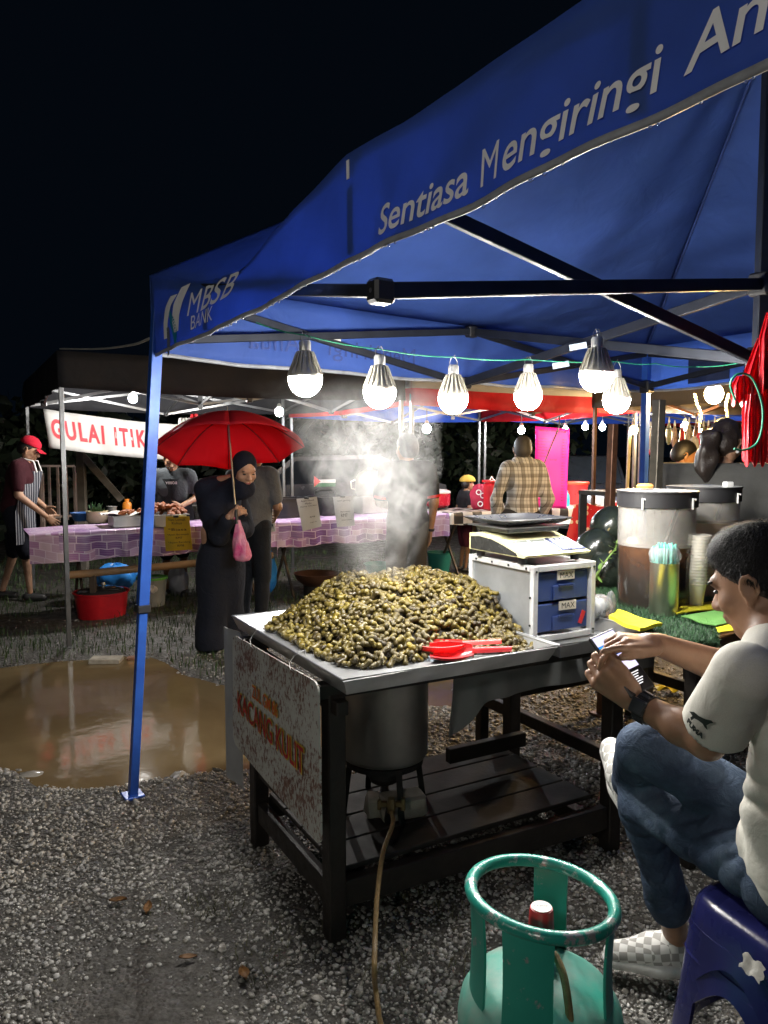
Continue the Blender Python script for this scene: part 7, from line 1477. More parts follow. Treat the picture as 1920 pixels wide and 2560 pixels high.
# open the scarf round the face
Gx = np.stack(np.meshgrid(*[l1[i] + .008 * np.arange(F1.shape[i]) for i in range(3)], indexing='ij'), -1) - HP(0, .10, -.022); lx = Gx @ HR; face_ = np.sqrt((lx[..., 0] / .068) ** 2 + (lx[..., 1] / .105) ** 2 + (lx[..., 2] / .088) ** 2) - 1
V1, Q1 = nets(np.maximum(F1, -face_ * .06), l1, .008); F2, l2 = field(low_, .013, wr=.012, wf=22); V2, Q2 = nets(F2, l2, .013)
obj('headscarf', np_mesh('headscarf', np.concatenate([V1, V2]) - b, np.concatenate([Q1, Q2 + len(V1)]), SCARF, 180), wm)
robe = [cap(Ww(0, 0, 1.10), Ww(-.02, -.02, .66), .125, .155, .06), cap(Ww(.03, .0, .70), Ww(.10, .04, .03), .125, .105, .05), cap(Ww(-.06, -.02, .70), Ww(-.11, -.08, .03), .125, .115, .05), cap(sh_r, el_r, .075, .068, .04), cap(el_r, wr_ + (el_r - wr_) * .25, .068, .046, .03), cap(Ww(-.15, -.01, 1.18), Ww(-.19, .05, .92), .065, .06, .05), cap(Ww(-.19, .05, .92), Ww(-.08, .18, .93), .055, .045, .03)]
fig_part('robe', robe, .012, BLACKR, wm, wr=.014, wf=17, cuts=((b + UP * .015, A3((0, 0, -1))),), seed=4)
# umbrella
tip = dp(570, 1012, Yw - .12); hub = dp(569, 1040, Yw - .12); um = thing('umbrella', 'open red umbrella held by the woman in the headscarf', 'umbrella', hand_w); ax_ = norm(hub - hand_w); ux, uy, _ = frame(ax_, (0, 1, 0)); ax_ = norm(ax_ + A3((.035, 0, 0))); ux = norm(A3((1, 0, 0)) - ax_ * ax_[0]); uy = np.cross(ax_, ux); RU = .55
def canopy(a, b_):
    th = 2 * math.pi * a; seg = (a * 8) % 1; sc2 = math.cos((seg - .5) * math.pi / 4) ; rr_ = RU * b_ * (1 - .045 * math.sin(math.pi * seg) * b_); dropz = .255 * (b_ ** 2.1) - .022 * math.sin(math.pi * seg) * b_ ** 2
    return hub + ux * rr_ * math.cos(th + .2) + uy * rr_ * math.sin(th + .2) - ax_ * dropz
t = NT('red umbrella cloth'); t.base((.66, .02, .04)); t.set(rough=.6); v = t.coord(); bm = t.bump(t.noise(v, 9, 3), .25, .01); tr = t.node('ShaderNodeBsdfTranslucent'); tr.inputs['Color'].default_value = (.75, .03, .05, 1); mx = t.node('ShaderNodeMixShader'); mx.inputs[0].default_value = .5; t.link(t.b.outputs[0], mx.inputs[1]); t.link(tr.outputs[0], mx.inputs[2]); t.link(mx.outputs[0], t.out.inputs['Surface'])
for k in range(8):
    mb = MB(); mb.slab(lambda a, b_: canopy((k + a) / 8 - 1e-6 * a, .02 + .98 * b_), 8, 12, .0015); mb.build('canopy_panel', t.m, um, 180)
    mb = MB(); mb.tube([canopy(k / 8, x) - ax_ * .006 for x in np.linspace(.03, 1.0, 9)], .0028, 6); mb.build('rib', STEEL_D, um)
mb = MB(); mb.tube([hand_w - ax_ * .08, hub + ax_ * .0], .0065, 8); mb.build('shaft', STEEL, um); mb = MB(); mb.tube([hub - ax_ * .01, hub + ax_ * .075], .004, 8); mb.build('ferrule', STEEL, um)
mb = MB(); mb.tube([hand_w + ax_ * .04, hand_w - ax_ * .10], .013, 10); mb.build('grip', PLAST_K, um)
# pink bag on her wrist
pb = dp(604, 1400, Yw - .34); pbt = thing('carrier_bag', 'pink plastic bag hanging from the hand of the woman with the umbrella', 'bag', pb)
t = NT('pink film'); v = t.coord(); t.base(t.ramp(t.noise(v, 14, 4), [(.35, (.62, .06, .22)), (.65, (.70, .30, .40))])); t.set(rough=.3, alpha=.9); t.bump(t.noise(t.coord(scale=(1, 1, .4)), 40, 4, .6, 1), .8, .01)
def pbf(a, b_):
    th = a * 6.2832; w_ = np.interp(b_, [0, .12, .3, .55, .85, .97, 1], [.016, .022, .036, .054, .066, .045, .0]); y = 1300 + (1405 - 1300) * b_; x = np.interp(b_, [0, 1], [594, 607]); c_ = dp(x, y, Yw - .34); return c_ + A3((w_ * math.cos(th), w_ * .6 * math.sin(th), 0)) * (1 + .12 * math.sin(th * 5 + b_ * 9))
mb = MB(); mb.tube([hand_w + A3((-.01, -.02, -.05)), dp(592, 1302, Yw - .34)], .008, 8); mb.build('bag_handle', t.m, pbt); mb = MB(); mb.grid(pbf, 30, 24); mb.build('bag_body', t.m, pbt, 60)
# 5 man in black shirt half hidden by the steam
b = dp(1018, 1480, 6.3) * A3((1, 1, 0)); p, W_, HP, HR, J = figure('man in black shirt with red cuffs standing behind the steam', b, 100, 1.66, .03, rarm=((.22, -.02, 1.08), (.20, .03, .84)), larm=((-.22, .04, 1.08), (-.06, .25, 1.02)), skin_m=SK1, top=fabric('black polo', (.018, .018, .02)), bottom=fabric('grey brown trousers', (.06, .055, .05)), hairm=HAIR, sleeve=.8, girth=1.1, shoe=SHOEK, head_f=120)
for q in (1, -1):
    e0 = J[q][0] + (J[q][1] - J[q][0]) * .78; e1 = J[q][0] + (J[q][1] - J[q][0]) * .86; mb = MB(); mb.tube([e0, e1], .063, 16, cap=False); mb.build('cuff', fabric('red cuff', (.55, .02, .02)), p)
mb = MB(); mb.tube([J[1][2] - (J[1][2] - J[1][1]) * .10, J[1][2] - (J[1][2] - J[1][1]) * .02], .034, 14); mb.build('wristwatch', PLAST_K, p)
# 6 man in checked shirt, back turned
t = NT('checked shirt'); v = t.coord(rot=(0, 0, -TA)); sp_ = t.node('ShaderNodeSeparateXYZ'); t.link(v, sp_.inputs[0])
def lines(o, fq, w_): return t.math('LESS_THAN', t.math('FRACT', t.math('MULTIPLY', o, fq)), w_)
c_ = t.mix(t.math('MULTIPLY', lines(sp_.outputs['X'], 13, .34), .62), (.66, .655, .64), (.14, .13, .115)); c_ = t.mix(t.math('MULTIPLY', lines(sp_.outputs['Z'], 11, .32), .55), c_, (.12, .10, .075)); c_ = t.mix(t.math('MULTIPLY', lines(sp_.outputs['X'], 39, .18), .6), c_, (.07, .06, .045)); c_ = t.mix(t.math('MULTIPLY', lines(sp_.outputs['Z'], 33, .16), .4), c_, (.10, .085, .06)); t.base(c_); t.set(rough=.8); t.bump(t.noise(v, 14, 3, .5, .9), .5, .015)
b = dp(1302, 1480, 7.0) * A3((1, 1, 0)); p, W_, HP, HR, J = figure('balding man in a cream and brown checked shirt, back turned', b, 88, 1.66, .0, larm=((-.235, .0, 1.07), (-.20, .10, .86)), rarm=((.235, .0, 1.07), (.19, .12, .86)), skin_m=SK2, top=t.m, bottom=fabric('grey trousers', (.05, .05, .055)), hairm=None, sleeve=1.55, girth=.88, shoe=SHOEK, hem=.80, eyes=False)
GREYH = mat('grey hair', (.06, .055, .05), .6, bump=.5, bs=140)
fig_part('hair', hair_prims(HP, HR, 1.0, .006), .008, GREYH, p, cuts=((HP(0, .02, .05), HR @ norm((0, .75, .65))), (HP(0, 0, -.07), HR @ A3((0, .1, -1)))))
fig_part('collar', [cap(W_(-.05, -.02, 1.40), W_(.05, -.02, 1.40), .055, None, .03), cap(W_(-.05, .05, 1.395), W_(.05, .05, 1.395), .045, None, .03)], .01, t.m, p)
# 7 crouching helper with a yellow cap beyond the second table
b = dp(1160, 1420, 9.6) * A3((1, 1, 0)); p, W_, HP, HR, J = figure('small helper in yellow cap behind the checked table', b, 20, 1.20, .10, skin_m=SK1, top=fabric('black T-shirt', (.02, .02, .022)), bottom=fabric('maroon shorts', (.14, .03, .05)), hairm=HAIR, legs='shorts', sleeve=.6, shoe=SHOEK, eyes=False)
fig_part('cap', [ell(HP(0, -.012, .05), (.088, .104, .08), HR, .02)], .009, fabric('yellow cap', (.42, .30, .06), bump=.2), p, cuts=((HP(0, 0, .04), HR @ A3((0, 0, -1))),))
# 8 woman with ponytail behind the barrels
b = dp(1792, 1500, 4.15) * A3((1, 1, 0)); p, W_, HP, HR, J = figure('woman with a ponytail in a loose dark shirt behind the tea barrels', b, 55, 1.68, .08, larm=((-.26, .05, 1.10), (-.16, .30, 1.05)), rarm=((.27, .02, 1.08), (.20, .25, .98)), skin_m=SK3, top=None, bottom=DKTR, hairm=None, girth=1.35, shoe=SHOEK, eyes=False, head_f=40, head_tilt=-.45, h=.012)
k_ = 1.6 / 1.65; blouse = [ell(W_(0, 0, 1.2), (.245, .17, .24), np.stack([norm(W_(1, 0, 1) - W_(0, 0, 1)), norm(W_(0, 1, 1) - W_(0, 0, 1)), UP], 1), .08), ell(W_(0, 0, .98), (.24, .18, .22), np.stack([norm(W_(1, 0, 1) - W_(0, 0, 1)), norm(W_(0, 1, 1) - W_(0, 0, 1)), UP], 1), .08), cap(W_(-.17, -.01, 1.35), W_(.17, -.01, 1.35), .085, None, .07), cap(J[-1][0], J[-1][1], .10, .11, .06), cap(J[1][0], J[1][1], .10, .11, .06), cap(J[1][1], J[1][1] * .4 + J[1][2] * .6, .10, .08, .05), cap(J[-1][1], J[-1][1] * .4 + J[-1][2] * .6, .10, .08, .05)]
fig_part('blouse', blouse, .012, fabric('washed black blouse', (.085, .085, .08), wr=9), p, wr=.018, wf=17, cuts=((W_(0, 0, .80), A3((0, 0, -1))), (W_(0, -.02, 1.415), norm(A3((0, 0, 1))))), seed=8)
hr = hair_prims(HP, HR, 1.0, .013) + [ell(HP(.0, -.10, .01), (.035, .035, .035), HR, .02)]
HAIRB = mat('dark brown hair', (.030, .022, .018), .38, bump=.7, bs=120, bd=.005, spec=.6)
fig_part('hair', hr, .007, HAIRB, p, cuts=((HP(0, .055, .03), HR @ norm((0, .85, -.5))),), wr=.003, wf=90)
tb0 = HP(-.02, -.11, .01); pt = [tb0, tb0 + A3((-.03, -.04, -.03)), tb0 + A3((-.05, -.06, -.10)), tb0 + A3((-.055, -.06, -.18)), tb0 + A3((-.045, -.05, -.25))]; fig_part('ponytail', [cap(pt[i], pt[i + 1], [.028, .045, .052, .046][i], [.045, .052, .046, .018][i], .03) for i in range(4)], .008, HAIRB, p, wr=.008, wf=55)
mb = MB(); mb.ball(HP(.078, .0, -.045), .009, 10, 8); mb.build('earring', mat('pearl', (.75, .74, .70), .2), p, 180)
# 9 man in long dark sleeves in the right stall
b = dp(1650, 1450, 6.4) * A3((1, 1, 0)); figure('man in long dark sleeves leaning over in the stall beyond the steel pole', b, 10, 1.60, .30, larm=((-.20, .18, 1.12), (-.12, .42, 1.10)), rarm=((.20, .16, 1.10), (.14, .42, 1.10)), skin_m=skin('lit tan skin', (.38, .19, .09)), top=fabric('dark grey sweater', (.04, .042, .05)), bottom=DKTR, hairm=HAIR, sleeve=1.9, girth=1.05, shoe=SHOEK, head_tilt=-.35, head_f=-5)
# 10 customer at the picture's edge
b = dp(1990, 1450, 5.2) * A3((1, 1, 0)); p, W_, HP, HR, J = figure('customer in dark shirt with a wristwatch behind the red bags', b, 150, 1.68, .05, larm=((-.24, .05, 1.15), (-.16, .26, 1.22)), skin_m=SK2, top=fabric('black T-shirt', (.02, .02, .022)), bottom=DKTR, hairm=HAIR, sleeve=.6, girth=1.1, shoe=SHOEK)
mb = MB(); mb.tube([J[-1][2] - (J[-1][2] - J[-1][1]) * .16, J[-1][2] - (J[-1][2] - J[-1][1]) * .06], .034, 14); mb.build('wristwatch', STEEL, p)

# ---------------------------------------------------------------- 11 the seated man with the phone
JEANS = None
t = NT('faded denim'); v = t.coord(); n1 = t.noise(v, 7, 5, .6); t.base(t.mix(.35, t.ramp(n1, [(.3, (.020, .031, .060)), (.55, (.058, .085, .135)), (.75, (.13, .175, .24))]), t.ramp(t.noise(v, 420, 2), [(.3, .35), (.7, 1.)]), 'MULTIPLY')); t.set(rough=.85, spec=.2); t.bump(t.noise(v, 26, 4, .55, 1.0), .65, .012); JEANS = t.m
TEE = fabric('off-white T-shirt', (.66, .64, .57), .08, .35, 13); SKM = skin('seated skin', (.30, .165, .10))
hipL, hipR = A3((.835, 1.50, .61)), A3((.99, 1.62, .61)); base = A3((.91, 1.56, 0))
man = thing('person', 'man in white T-shirt and jeans sitting on the blue stool using his phone', 'person', base, group='people at the market')
fdir = norm(A3((-.60, .80, 0))); rdir = A3((.80, .60, 0))
head_c = dp(1900, 1460, 1.58); neck = dp(1940, 1608, 1.50); hf = norm(A3((-.60, .72, -.34)))
shL = dp(1856, 1690, 1.42); shR = shL + rdir * .36 + UP * .01
elL = dp(1768, 1854, 1.55); wrL = dp(1584, 1752, 1.70)
elR = dp(1895, 1700, 1.84); wrR = dp(1648, 1612, 1.86)
hp_, HP, HR = head_prims(head_c, hf, UP, .97)
chest = (shL + shR) / 2 - UP * .13 - fdir * .05 + rdir * .02; waist = (hipL + hipR) / 2 + UP * .16; RB = np.stack([rdir, fdir, UP], 1)
kneeL = dp(1606, 2005, 1.93); ankL = dp(1692, 2345, 2.06); kneeR = dp(1612, 1868, 1.80); ankR = dp(1566, 1962, 2.07)
body = [ell(chest, (.15, .10, .17), RB, .05), ell(waist, (.13, .10, .16), RB, .05), cap(neck, head_c - HR @ A3((0, .015, .055)), .056, .054, .03), cap(shL, elL, .036, .036, .03), cap(elL, elL + (wrL - elL) * .35, .036, .037, .015), cap(elL + (wrL - elL) * .35, wrL, .037, .0250, .015, None), cap(shR, elR, .036, .036, .03), cap(elR, elR * .65 + dp(1640, 1610, 1.765) * .35, .040, .042, .015), cap(elR * .65 + dp(1640, 1610, 1.765) * .35, dp(1640, 1610, 1.765), .042, .0265, .015),
        cap(hipL, kneeL, .058, .042, .03), cap(kneeL, ankL, .043, .034, .02), cap(hipR, kneeR, .058, .042, .03), cap(kneeR, ankR, .045, .034, .02), cap(waist, (hipL + hipR) / 2, .08, .08, .05)] + hp_
ph_c = dp(1553, 1656, 1.735); ph_up = norm(dp(1500, 1597, 1.78) - dp(1603, 1738, 1.70)); ph_n = norm(A3((.25, -.70, .66)) - ph_up * np.dot(A3((.25, -.70, .66)), ph_up)); ph_x = np.cross(ph_up, ph_n)
# left hand grips the phone's lower left edge from below, right hand taps the screen
hd = norm(dp(1504, 1686, 1.71) - wrL)
handL = hand_prims(wrL, hd, norm(A3((-.62, -.75, .15))), 1.04, .9, 1, .0, curls=[.95, 1.0, 1.0, 1.0], thumb_dir=dp(1503, 1632, 1.69) - dp(1560, 1722, 1.685))
wrR = dp(1640, 1610, 1.765)
hdR = norm(dp(1548, 1598, 1.725) - wrR); handR = hand_prims(wrR, hdR, norm(A3((.05, -.25, 1.0))), 1.04, .5, -1, .04, curls=[.10, .62, .75, .8], thumb_dir=dp(1536, 1650, 1.69) - dp(1612, 1632, 1.735))
fig_part('body', [(body, .0055), (handL + [cap(wrL - hd * .02, wrL + hd * .02, .0255, .024, .01)], .0036), (handR + [cap(wrR - hdR * .02, wrR + hdR * .02, .0255, .024, .01)], .0036)], .0055, SKM, man)
hair = hair_prims(HP, HR, .97, .007) + [ell(HP(0, .018, .085), (.060, .056, .036), HR, .03)]
SHORTH = mat('matte black hair', (.008, .007, .0065), .62, bump=.8, bs=260, bd=.004, spec=.25)
fig_part('hair', hair, .0055, SHORTH, man, cuts=((HP(0, .0, .018), HR @ norm((0, .60, -.80))),))
def strands(src, n_, ln, comb, m, parent, seed=1):
    rr = np.random.default_rng(seed); me = src.data; N_ = len(me.vertices); co = np.empty(N_ * 3); me.vertices.foreach_get('co', co); co = co.reshape(-1, 3); no = np.empty(N_ * 3); me.vertices.foreach_get('normal', no); no = no.reshape(-1, 3)
    i = rr.integers(0, N_, n_); p = co[i] + rr.normal(0, .002, (n_, 3)); nn = no[i]; c_ = np.asarray(comb(p)); d = c_ - nn * (c_ * nn).sum(1)[:, None]; d /= np.maximum(1e-6, np.linalg.norm(d, axis=1))[:, None]; d = d + rr.normal(0, .20, (n_, 3)); L_ = rr.uniform(.5, 1.1, n_)[:, None] * ln
    s_ = np.cross(d, nn); s_ /= np.maximum(1e-6, np.linalg.norm(s_, axis=1))[:, None]; s_ = s_ * .0007
    V_ = np.stack([p - s_, p + s_, p + d * L_ * .5 + nn * .0022 + s_ * .8, p + d * L_ * .5 + nn * .0022 - s_ * .8, p + d * L_ + nn * .0015], 1).reshape(-1, 3); k = np.arange(n_)[:, None] * 5
    o = obj('hair_strands', np_mesh('hair_strands', V_, np.concatenate([k + [[0, 1, 2]], k + [[0, 2, 3]], k + [[3, 2, 4]]]), m), parent); return tag(o, kind='stuff')
hr_o = [c for c in man.children if c.name.startswith('hair')][0]
cw = HP(0, -.05, .12) - A3(man['_o'])
strands(hr_o, 18000, .018, lambda p: (p - cw) + np.array(HR @ A3((0, .0, -.02))), SHORTH, man)
fig_part('hair_stubble', hair_prims(HP, HR, .97, .0035), .0055, mat('clipped hair', (.035, .026, .021), .8, bump=.5, bs=300), man, cuts=((HP(0, .004, .0), HR @ norm((0, .62, -.78))), (HP(0, 0, -.075), A3((0, 0, -1)))))
for q in (-1, 1):
    mb = MB(); mb.ball(HP(q * .031, .079, .004), (.014, .010, .0055), 10, 7, HR); mb.build('eye', mat('dark eye', (.012, .009, .008), .25), man, 180); mb = MB(); mb.ball(HP(q * .034, .083, .026), (.022, .007, .004), 8, 6, HR); mb.build('eyebrow', HAIR, man, 180)
hemL = elL * .74 + shL * .26; hemR = elR * .74 + shR * .26
tee = [ell(chest, (.155, .108, .18), RB, .06), ell(waist, (.165, .130, .19), RB, .09), ell((hipL + hipR) / 2 + UP * .02 - fdir * .03, (.180, .150, .14), RB, .10), cap(shL + rdir * .05, shR - rdir * .05, .054, None, .05), cap(shL, hemL, .066, .076, .035), cap(shR, hemR, .066, .076, .035), cap(neck - UP * .05, neck - UP * .01, .072, .062, .04)]
hz_ = norm(elL - shL); hzR = norm(elR - shR)
torso_ = [q for i, q in enumerate(tee) if i not in (4, 5)]
slL = [cap(shL + UP * .004, hemL + hz_ * .08, .061, .068, .03)]; slR = [cap(shR + UP * .004, hemR + hzR * .08, .061, .068, .03)]
cr_t = ((chest - fdir * .02 - UP * .16, UP + fdir * .5, .10, 85, .009), (shL - UP * .09 + rdir * .07, norm(UP + rdir), .06, 80, .008), (waist - rdir * .1, norm(UP - rdir * .4), .12, 70, .010), ((hipL + hipR) / 2 + UP * .06, UP, .14, 75, .010))
fig_part('t_shirt', [(torso_, .0065, (((0, 0, .515), A3((0, 0, -1))),)), (slL, .006, ((hemL, hz_),)), (slR, .0065, ((hemR, hzR),))], .0065, TEE, man, wr=.003, wf=22, seed=12, creases=cr_t)
jl = [cap(hipL, kneeL, .072, .057, .03), cap(kneeL, ankL + (kneeL - ankL) * .34, .056, .048, .02), cap(hipR, kneeR, .072, .058, .03), cap(kneeR, ankR + (kneeR - ankR) * .10, .062, .050, .025), ell((hipL + hipR) / 2 - UP * .0, (.155, .12, .10), RB, .05), cap(ankL + (kneeL - ankL) * .35, ankL + (kneeL - ankL) * .26, .056, .055, .004)]
th_d = norm(kneeL - hipL); sh_d = norm(ankL - kneeL)
cr_j = ((kneeL - UP * .05 - fdir * .02, sh_d, .09, 120, .009), (kneeL + (ankL - kneeL) * .55, norm(sh_d + rdir * .3), .12, 95, .007), (hipL + th_d * .10, norm(th_d + UP * .5), .11, 105, .011), (hipL + th_d * .27, norm(th_d + UP * .3), .10, 80, .008), (kneeR + UP * .0 + rdir * .05, norm(kneeR - hipR), .10, 90, .009), (hipL * .4 + kneeR * .6 + UP * .03, norm(kneeR - hipR), .10, 85, .008))
fig_part('jeans', jl, .0065, JEANS, man, wr=.003, wf=30, seed=5, creases=cr_j)
# shoes
t = NT('checked canvas'); v = t.coord(rot=(.2, .1, .6)); ck = t.node('ShaderNodeTexChecker'); ck.inputs['Scale'].default_value = 46; t.link(v, ck.inputs['Vector']); ck.inputs['Color1'].default_value = (.62, .61, .58, 1); ck.inputs['Color2'].default_value = (.30, .29, .27, 1); t.base(ck.outputs[0]); t.set(rough=.8); CHKS = t.m; SOLE = mat('scuffed white rubber', (.60, .59, .56), .6, var=.25, vs=18)
def shoe_(ank, toe_dir, up_):
    d = norm(toe_dir); u_ = norm(A3(up_) - d * np.dot(up_, d)); x_ = np.cross(d, u_); R2 = np.stack([x_, d, u_], 1); o = ank - u_ * .068; PP = lambda x, y, z: o + R2 @ A3((x, y, z))
    up = [cap(PP(0, -.03, .035), PP(0, .06, .045), .040, .040, .03), cap(PP(0, .06, .042), PP(0, .165, .018), .040, .034, .03), cap(PP(0, -.03, .05), PP(0, .01, .075), .036, .034, .02), cap(PP(0, -.045, .03), PP(0, -.035, .07), .030, .028, .02)]
    s_ = fig_part('shoe', up, .006, CHKS, man, cuts=((PP(0, 0, .012), -u_),))
    sole = [cap(PP(0, -.045, .004), PP(0, .05, .004), .044, .044, .02, (u_, .62)), cap(PP(0, .05, .004), PP(0, .165, .004), .046, .038, .02, (u_, .62))]
    so = fig_part('sole', sole, .006, SOLE, man); so.parent = s_; so.location = (0, 0, 0)
    for k in range(4):
        y0 = .045 + k * .018; mb = MB(); mb.tube([PP(-.022, y0, .076 - k * .006), PP(0, y0 + .004, .086 - k * .007), PP(.022, y0, .076 - k * .006)], .004, 6); lc = mb.build('lace', WLAB, s_, off=man['_o'])
shoe_(ankL - UP * .015, (-.95, .20, -.02), (0, 0, 1)); shoe_(ankR + A3((.0, -.02, -.01)), (-.10, .80, .55), (-.35, -.30, .85))
# watch
d = norm(wrL - elL); wc = wrL - d * .035; x_, y_, _ = frame(d, norm(A3((-.75, -.60, -.25))))
mb = MB(); mb.tube([wc - d * .014, wc + d * .014], .0345, 20); wt = mb.build('wristwatch', PLAST_K, man)
mb = MB(); nn = norm(A3((-.35, -.9, .15)) - d * np.dot(A3((-.35, -.9, .15)), d)); mb.box(wc + nn * .036, (.034, .036, .012), np.stack([np.cross(d, nn), d, nn], 1), .004); mb.build('watch_case', mat('dark resin', (.03, .035, .038), .35), wt, off=man['_o'])
for k in range(7):
    an_ = -1.2 + k * .4; n2 = nn * math.cos(an_) + np.cross(d, nn) * math.sin(an_)
    if abs(an_) < .5: continue
    mb = MB(); mb.box(wc + n2 * .0355, (.008, .026, .004), np.stack([np.cross(d, n2), d, n2], 1), .001); mb.build('strap_link', mat('dark resin', (.03, .035, .038), .35), wt, off=man['_o'])
# leaping-cat print and letters on the sleeve
sl_d = norm(hemL - shL); sn = norm(A3((-.80, -.58, .12)) - sl_d * np.dot(A3((-.80, -.58, .12)), sl_d)); sx = np.cross(sl_d, sn); s0 = shL + (hemL - shL) * .66
def on_sleeve(x, y): th = x / .080; return s0 - sl_d * y + (sn * math.cos(th) + sx * math.sin(th)) * .0715
cat_ = [(-.030, .000), (-.018, .014), (-.002, .019), (.012, .026), (.024, .034), (.030, .031), (.024, .024), (.020, .014), (.026, .004), (.018, .006), (.012, .010), (.000, .008), (-.010, .002), (-.014, -.010), (-.020, -.008), (-.017, .002)]
mb = MB(); mb.add([on_sleeve(-x, y) for x, y in cat_], [tuple(range(len(cat_)))]); mb.build('print', BLK, man, None)
lettering('print', 'PUMA', lambda x, y: on_sleeve(.024 - x, y - .026), BLK, man, .018, bold=.0012)
# the phone
phn = thing('mobile_phone', 'black mobile phone with a lit screen in the hands of the seated man', 'phone', ph_c); RP = np.stack([ph_x, ph_up, ph_n], 1)
mb = MB(); mb.box(ph_c, (.077, .160, .009), RP, .003); mb.build('phone_body', PLAST_K, phn)
def scr(x0, x1, y0, y1, col, s, nm, o=.0052):
    mb = MB(); P_ = lambda x, y: ph_c + ph_x * x * .077 + ph_up * y * .160 + ph_n * o; mb.add([P_(x0, y0), P_(x1, y0), P_(x1, y1), P_(x0, y1)], [(0, 1, 2, 3)]); mb.build(nm, emit('screen ' + nm + str(col), col, s), phn, None)
scr(-.45, .45, -.47, -.14, (.002, .002, .003), .2, 'screen_keyboard'); scr(-.45, .45, -.14, .12, (.62, .56, .80), .55, 'screen_chat'); scr(-.45, .45, .32, .47, (.60, .60, .78), .55, 'screen_bar')
scr(-.45, .45, .12, .32, (.02, .18, .70), .5, 'screen_picture'); scr(-.16, .14, .125, .30, (.01, .01, .03), .3, 'picture_figure', .0056); scr(-.10, .06, .20, .31, (.25, .15, .55), .5, 'picture_face', .006); scr(.22, .43, .13, .24, (.80, .60, .05), .5, 'picture_block', .0056); scr(-.43, -.28, .14, .30, (.05, .45, .70), .5, 'picture_block', .0056)
for k in range(6): scr(-.36, .30 - .06 * (k % 3), -.21 - k * .035, -.195 - k * .035, (.75, .75, .78), .5, 'text_line', .0056)
# ---------------------------------------------------------------- the stool
PUR = mat('indigo stool plastic', (.016, .018, .10), .28, var=.12, vs=4, spec=.6); stc = A3((.875, 1.56, 0)); SH = .53
stool = thing('plastic_stool', 'stacked indigo plastic stool with a torn label under the seated man', 'stool', stc)
def rnd(a, r_): # rounded square
    c_, s_ = math.cos(a), math.sin(a); n_ = 5.0; return r_ / ((abs(c_) ** n_ + abs(s_) ** n_) ** (1 / n_))
sa = math.radians(22)
def ring(mb, prof, n=48):
    vs = []; 
    for (r_, z) in prof:
        for k in range(n): a = 2 * math.pi * k / n; rr_ = rnd(a, r_); vs.append(stc + rotz(sa) @ A3((rr_ * math.cos(a), rr_ * math.sin(a), z)))
    fs = [(i * n + k, i * n + (k + 1) % n, (i + 1) * n + (k + 1) % n, (i + 1) * n + k) for i in range(len(prof) - 1) for k in range(n)] + [tuple(range((len(prof) - 1) * n, len(prof) * n))]
    mb.add(vs, fs); return mb
for j in range(2):
    dz = -.055 * j; mb = MB(); ring(mb, [(.172 + .006 * j, SH - .075 + dz), (.168, SH - .06 + dz), (.160, SH - .015 + dz), (.150, SH + dz), (.135, SH + .004 + dz)]); mb.build('seat', PUR, stool, 50)
    for k in range(4):
        ang = math.pi / 4 + k * math.pi / 2
        def lg(a, b_):
            an = ang + (a - .5) * (.62 - .10 * b_); rr_ = rnd(an, .165 + .045 * b_ + .004 * j); z = (SH - .06 + dz) * (1 - b_); return stc + rotz(sa) @ A3((rr_ * math.cos(an), rr_ * math.sin(an), max(z, .0) + (.002 if b_ == 1 else 0)))
        mb = MB(); mb.slab(lg, 8, 10, .008); mb.build('leg', PUR, stool, 50)
    for k in range(4):
        ang = k * math.pi / 2
        def br(a, b_):
            an = ang + (a - .5) * .98; arch = .05 * math.cos((a - .5) * math.pi); z0_ = SH - .06 + dz; z = z0_ - (.035 + .10 * (1 - math.cos((a - .5) * 2.6))) * b_; rr_ = rnd(an, .167 + .010 * b_ + .004 * j); return stc + rotz(sa) @ A3((rr_ * math.cos(an), rr_ * math.sin(an), z))
        mb = MB(); mb.slab(br, 16, 4, .007); mb.build('apron', PUR, stool, 50)
        def br2(a, b_):
            an = ang + (a - .5) * .80; z = .17 + .05 * b_ + .02 * math.cos((a - .5) * 3); rr_ = rnd(an, .205 - .012 * b_); return stc + rotz(sa) @ A3((rr_ * math.cos(an), rr_ * math.sin(an), z))
        if j == 0: mb = MB(); mb.slab(br2, 14, 3, .007); mb.build('stretcher', PUR, stool, 50)
lb = [gp(0, 0)] * 0; c = stc + rotz(sa) @ A3((-.173, -.07, 0)); mb = MB()
mb.slab(lambda a, b_: stc + rotz(sa) @ A3((-(rnd(math.pi + .25, .165) + .006 + .014 * b_) , -.03 - .05 * a + .004 * math.sin(b_ * 9), SH - .028 - .028 * b_ + .004 * math.sin(a * 11))), 8, 5, .001); mb.build('torn_label', mat('torn paper', (.55, .53, .48), .7, var=.4, vs=30), stool, 60)
# ================================================================== FILL LAMPS ADDED OUT OF VIEW (behind the camera, to light the near side)
for (x, y, z, lab) in ((-2.7, -1.0, 2.7, 'lamp of the stall across the lane, beyond the gravel'), (-1.0, -3.0, 2.8, 'lamp of the stall across the lane, nearer the seated man')):
    c = A3((x, y, z)); b = thing('light_bulb', lab, 'light bulb', c, group='lamps across the lane'); mb = MB(); mb.ball(c, (.06, .06, .066), 14, 10); mb.build('globe', emit('fill lamp', (1.0, .95, .87), FILL), b, 180)
    mb = MB(); mb.lathe([(.034, .05), (.03, .1), (.018, .12), (0, .125)], c, 12); mb.build('cap', CAPM, b); mb = MB(); mb.bar((x, y - .08, 0), (x, y - .08, z + .25), .04); mb.bar((x, y - .08, z + .24), (x, y + .01, z + .24), .03); mb.build('post', GALV, b); mb = MB(); mb.tube([c + UP * .12, c + UP * .24], .004, 6); mb.build('flex', PLAST_K, b)
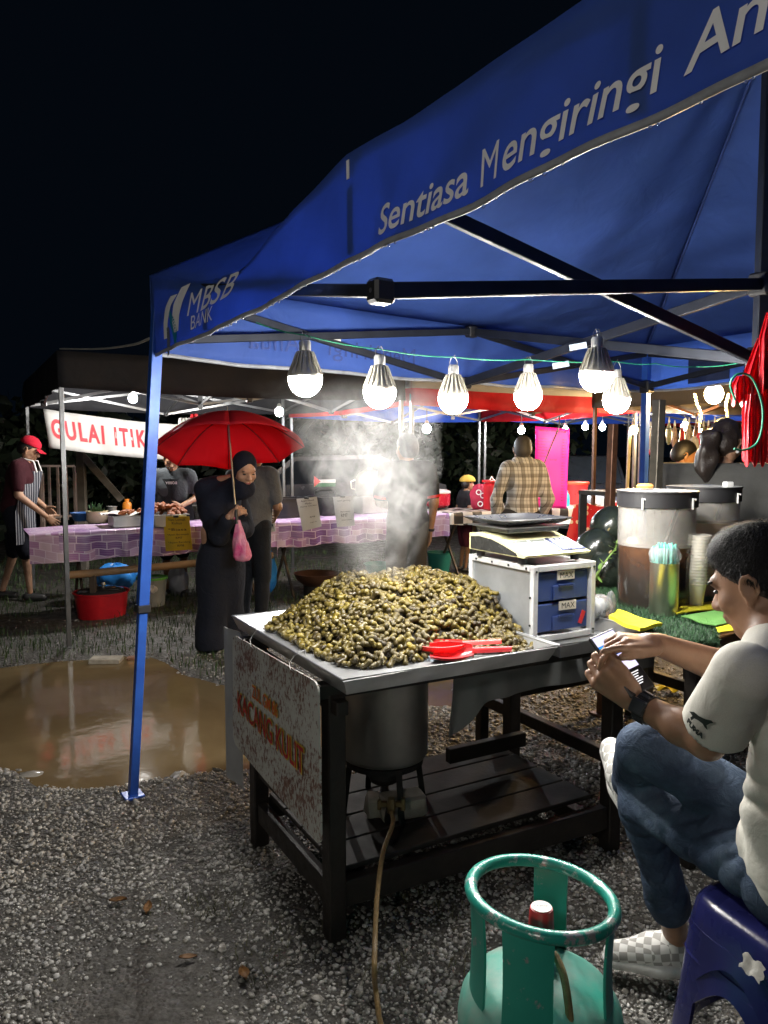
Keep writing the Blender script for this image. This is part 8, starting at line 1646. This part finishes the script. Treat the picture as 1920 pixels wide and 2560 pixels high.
# ================================================================== STEAM RISING FROM THE HEAP
t = NT('steam'); t.n.remove(t.b); v = t.coord('Object'); pv = t.node('ShaderNodeVolumePrincipled'); pv.inputs['Color'].default_value = (.95, .96, .97, 1); pv.inputs['Anisotropy'].default_value = .15
sep = t.node('ShaderNodeSeparateXYZ'); t.link(v, sep.inputs[0]); X_, Y_, Z_ = sep.outputs
cx = t.math('MULTIPLY', t.math('SINE', t.math('ADD', t.math('MULTIPLY', Z_, 5.0), .4)), .05)
cx = t.math('ADD', cx, t.math('MULTIPLY', t.math('SUBTRACT', t.noise(v, 2.5, 2), .5), .22))
dx = t.math('SUBTRACT', X_, cx); wid = t.math('ADD', .12, t.math('MULTIPLY', t.math('POWER', t.math('MAXIMUM', Z_, 0.0), 1.2), .34))
q = t.math('DIVIDE', t.math('SQRT', t.math('ADD', t.math('MULTIPLY', dx, dx), t.math('MULTIPLY', t.math('MULTIPLY', Y_, Y_), 1.6))), wid)
fall = t.math('MAXIMUM', t.math('SUBTRACT', 1.0, q), 0.0); fall = t.math('POWER', fall, .7)
n1 = t.noise(t.coord('Object', (1, 1, .8)), 9.5, 7, .62, 1.8); n2 = t.math('MINIMUM', t.math('MAXIMUM', t.math('MULTIPLY', t.math('SUBTRACT', n1, .40), 5.5), 0.0), 1.4)
top = t.math('MULTIPLY', t.math('MINIMUM', t.math('MAXIMUM', t.math('MULTIPLY', t.math('SUBTRACT', .84, Z_), 2.6), 0.0), 1.0), t.math('MINIMUM', t.math('MAXIMUM', t.math('MULTIPLY', t.math('ADD', Z_, .0), 12), 0.0), 1.0))
t.link(t.math('MULTIPLY', t.math('MULTIPLY', t.math('MULTIPLY', fall, n2), top), STEAM_D), pv.inputs['Density']); t.link(pv.outputs[0], t.out.inputs['Volume'])
sc0_ = dp(915, 1478, 2.95); mb = MB(); mb.lathe([(.2, -.02), (.30, .2), (.52, .6), (.62, .85), (.55, 1.02)], (0, 0, 0), 16); o = mb.build('steam', t.m, None, None); o.location = tuple(sc0_ - UP * .03); tag(o, 'white steam curling up from the heap of peanuts', 'steam', kind='stuff')
for o in bpy.data.objects:
    if '_o' in o.keys(): del o['_o']
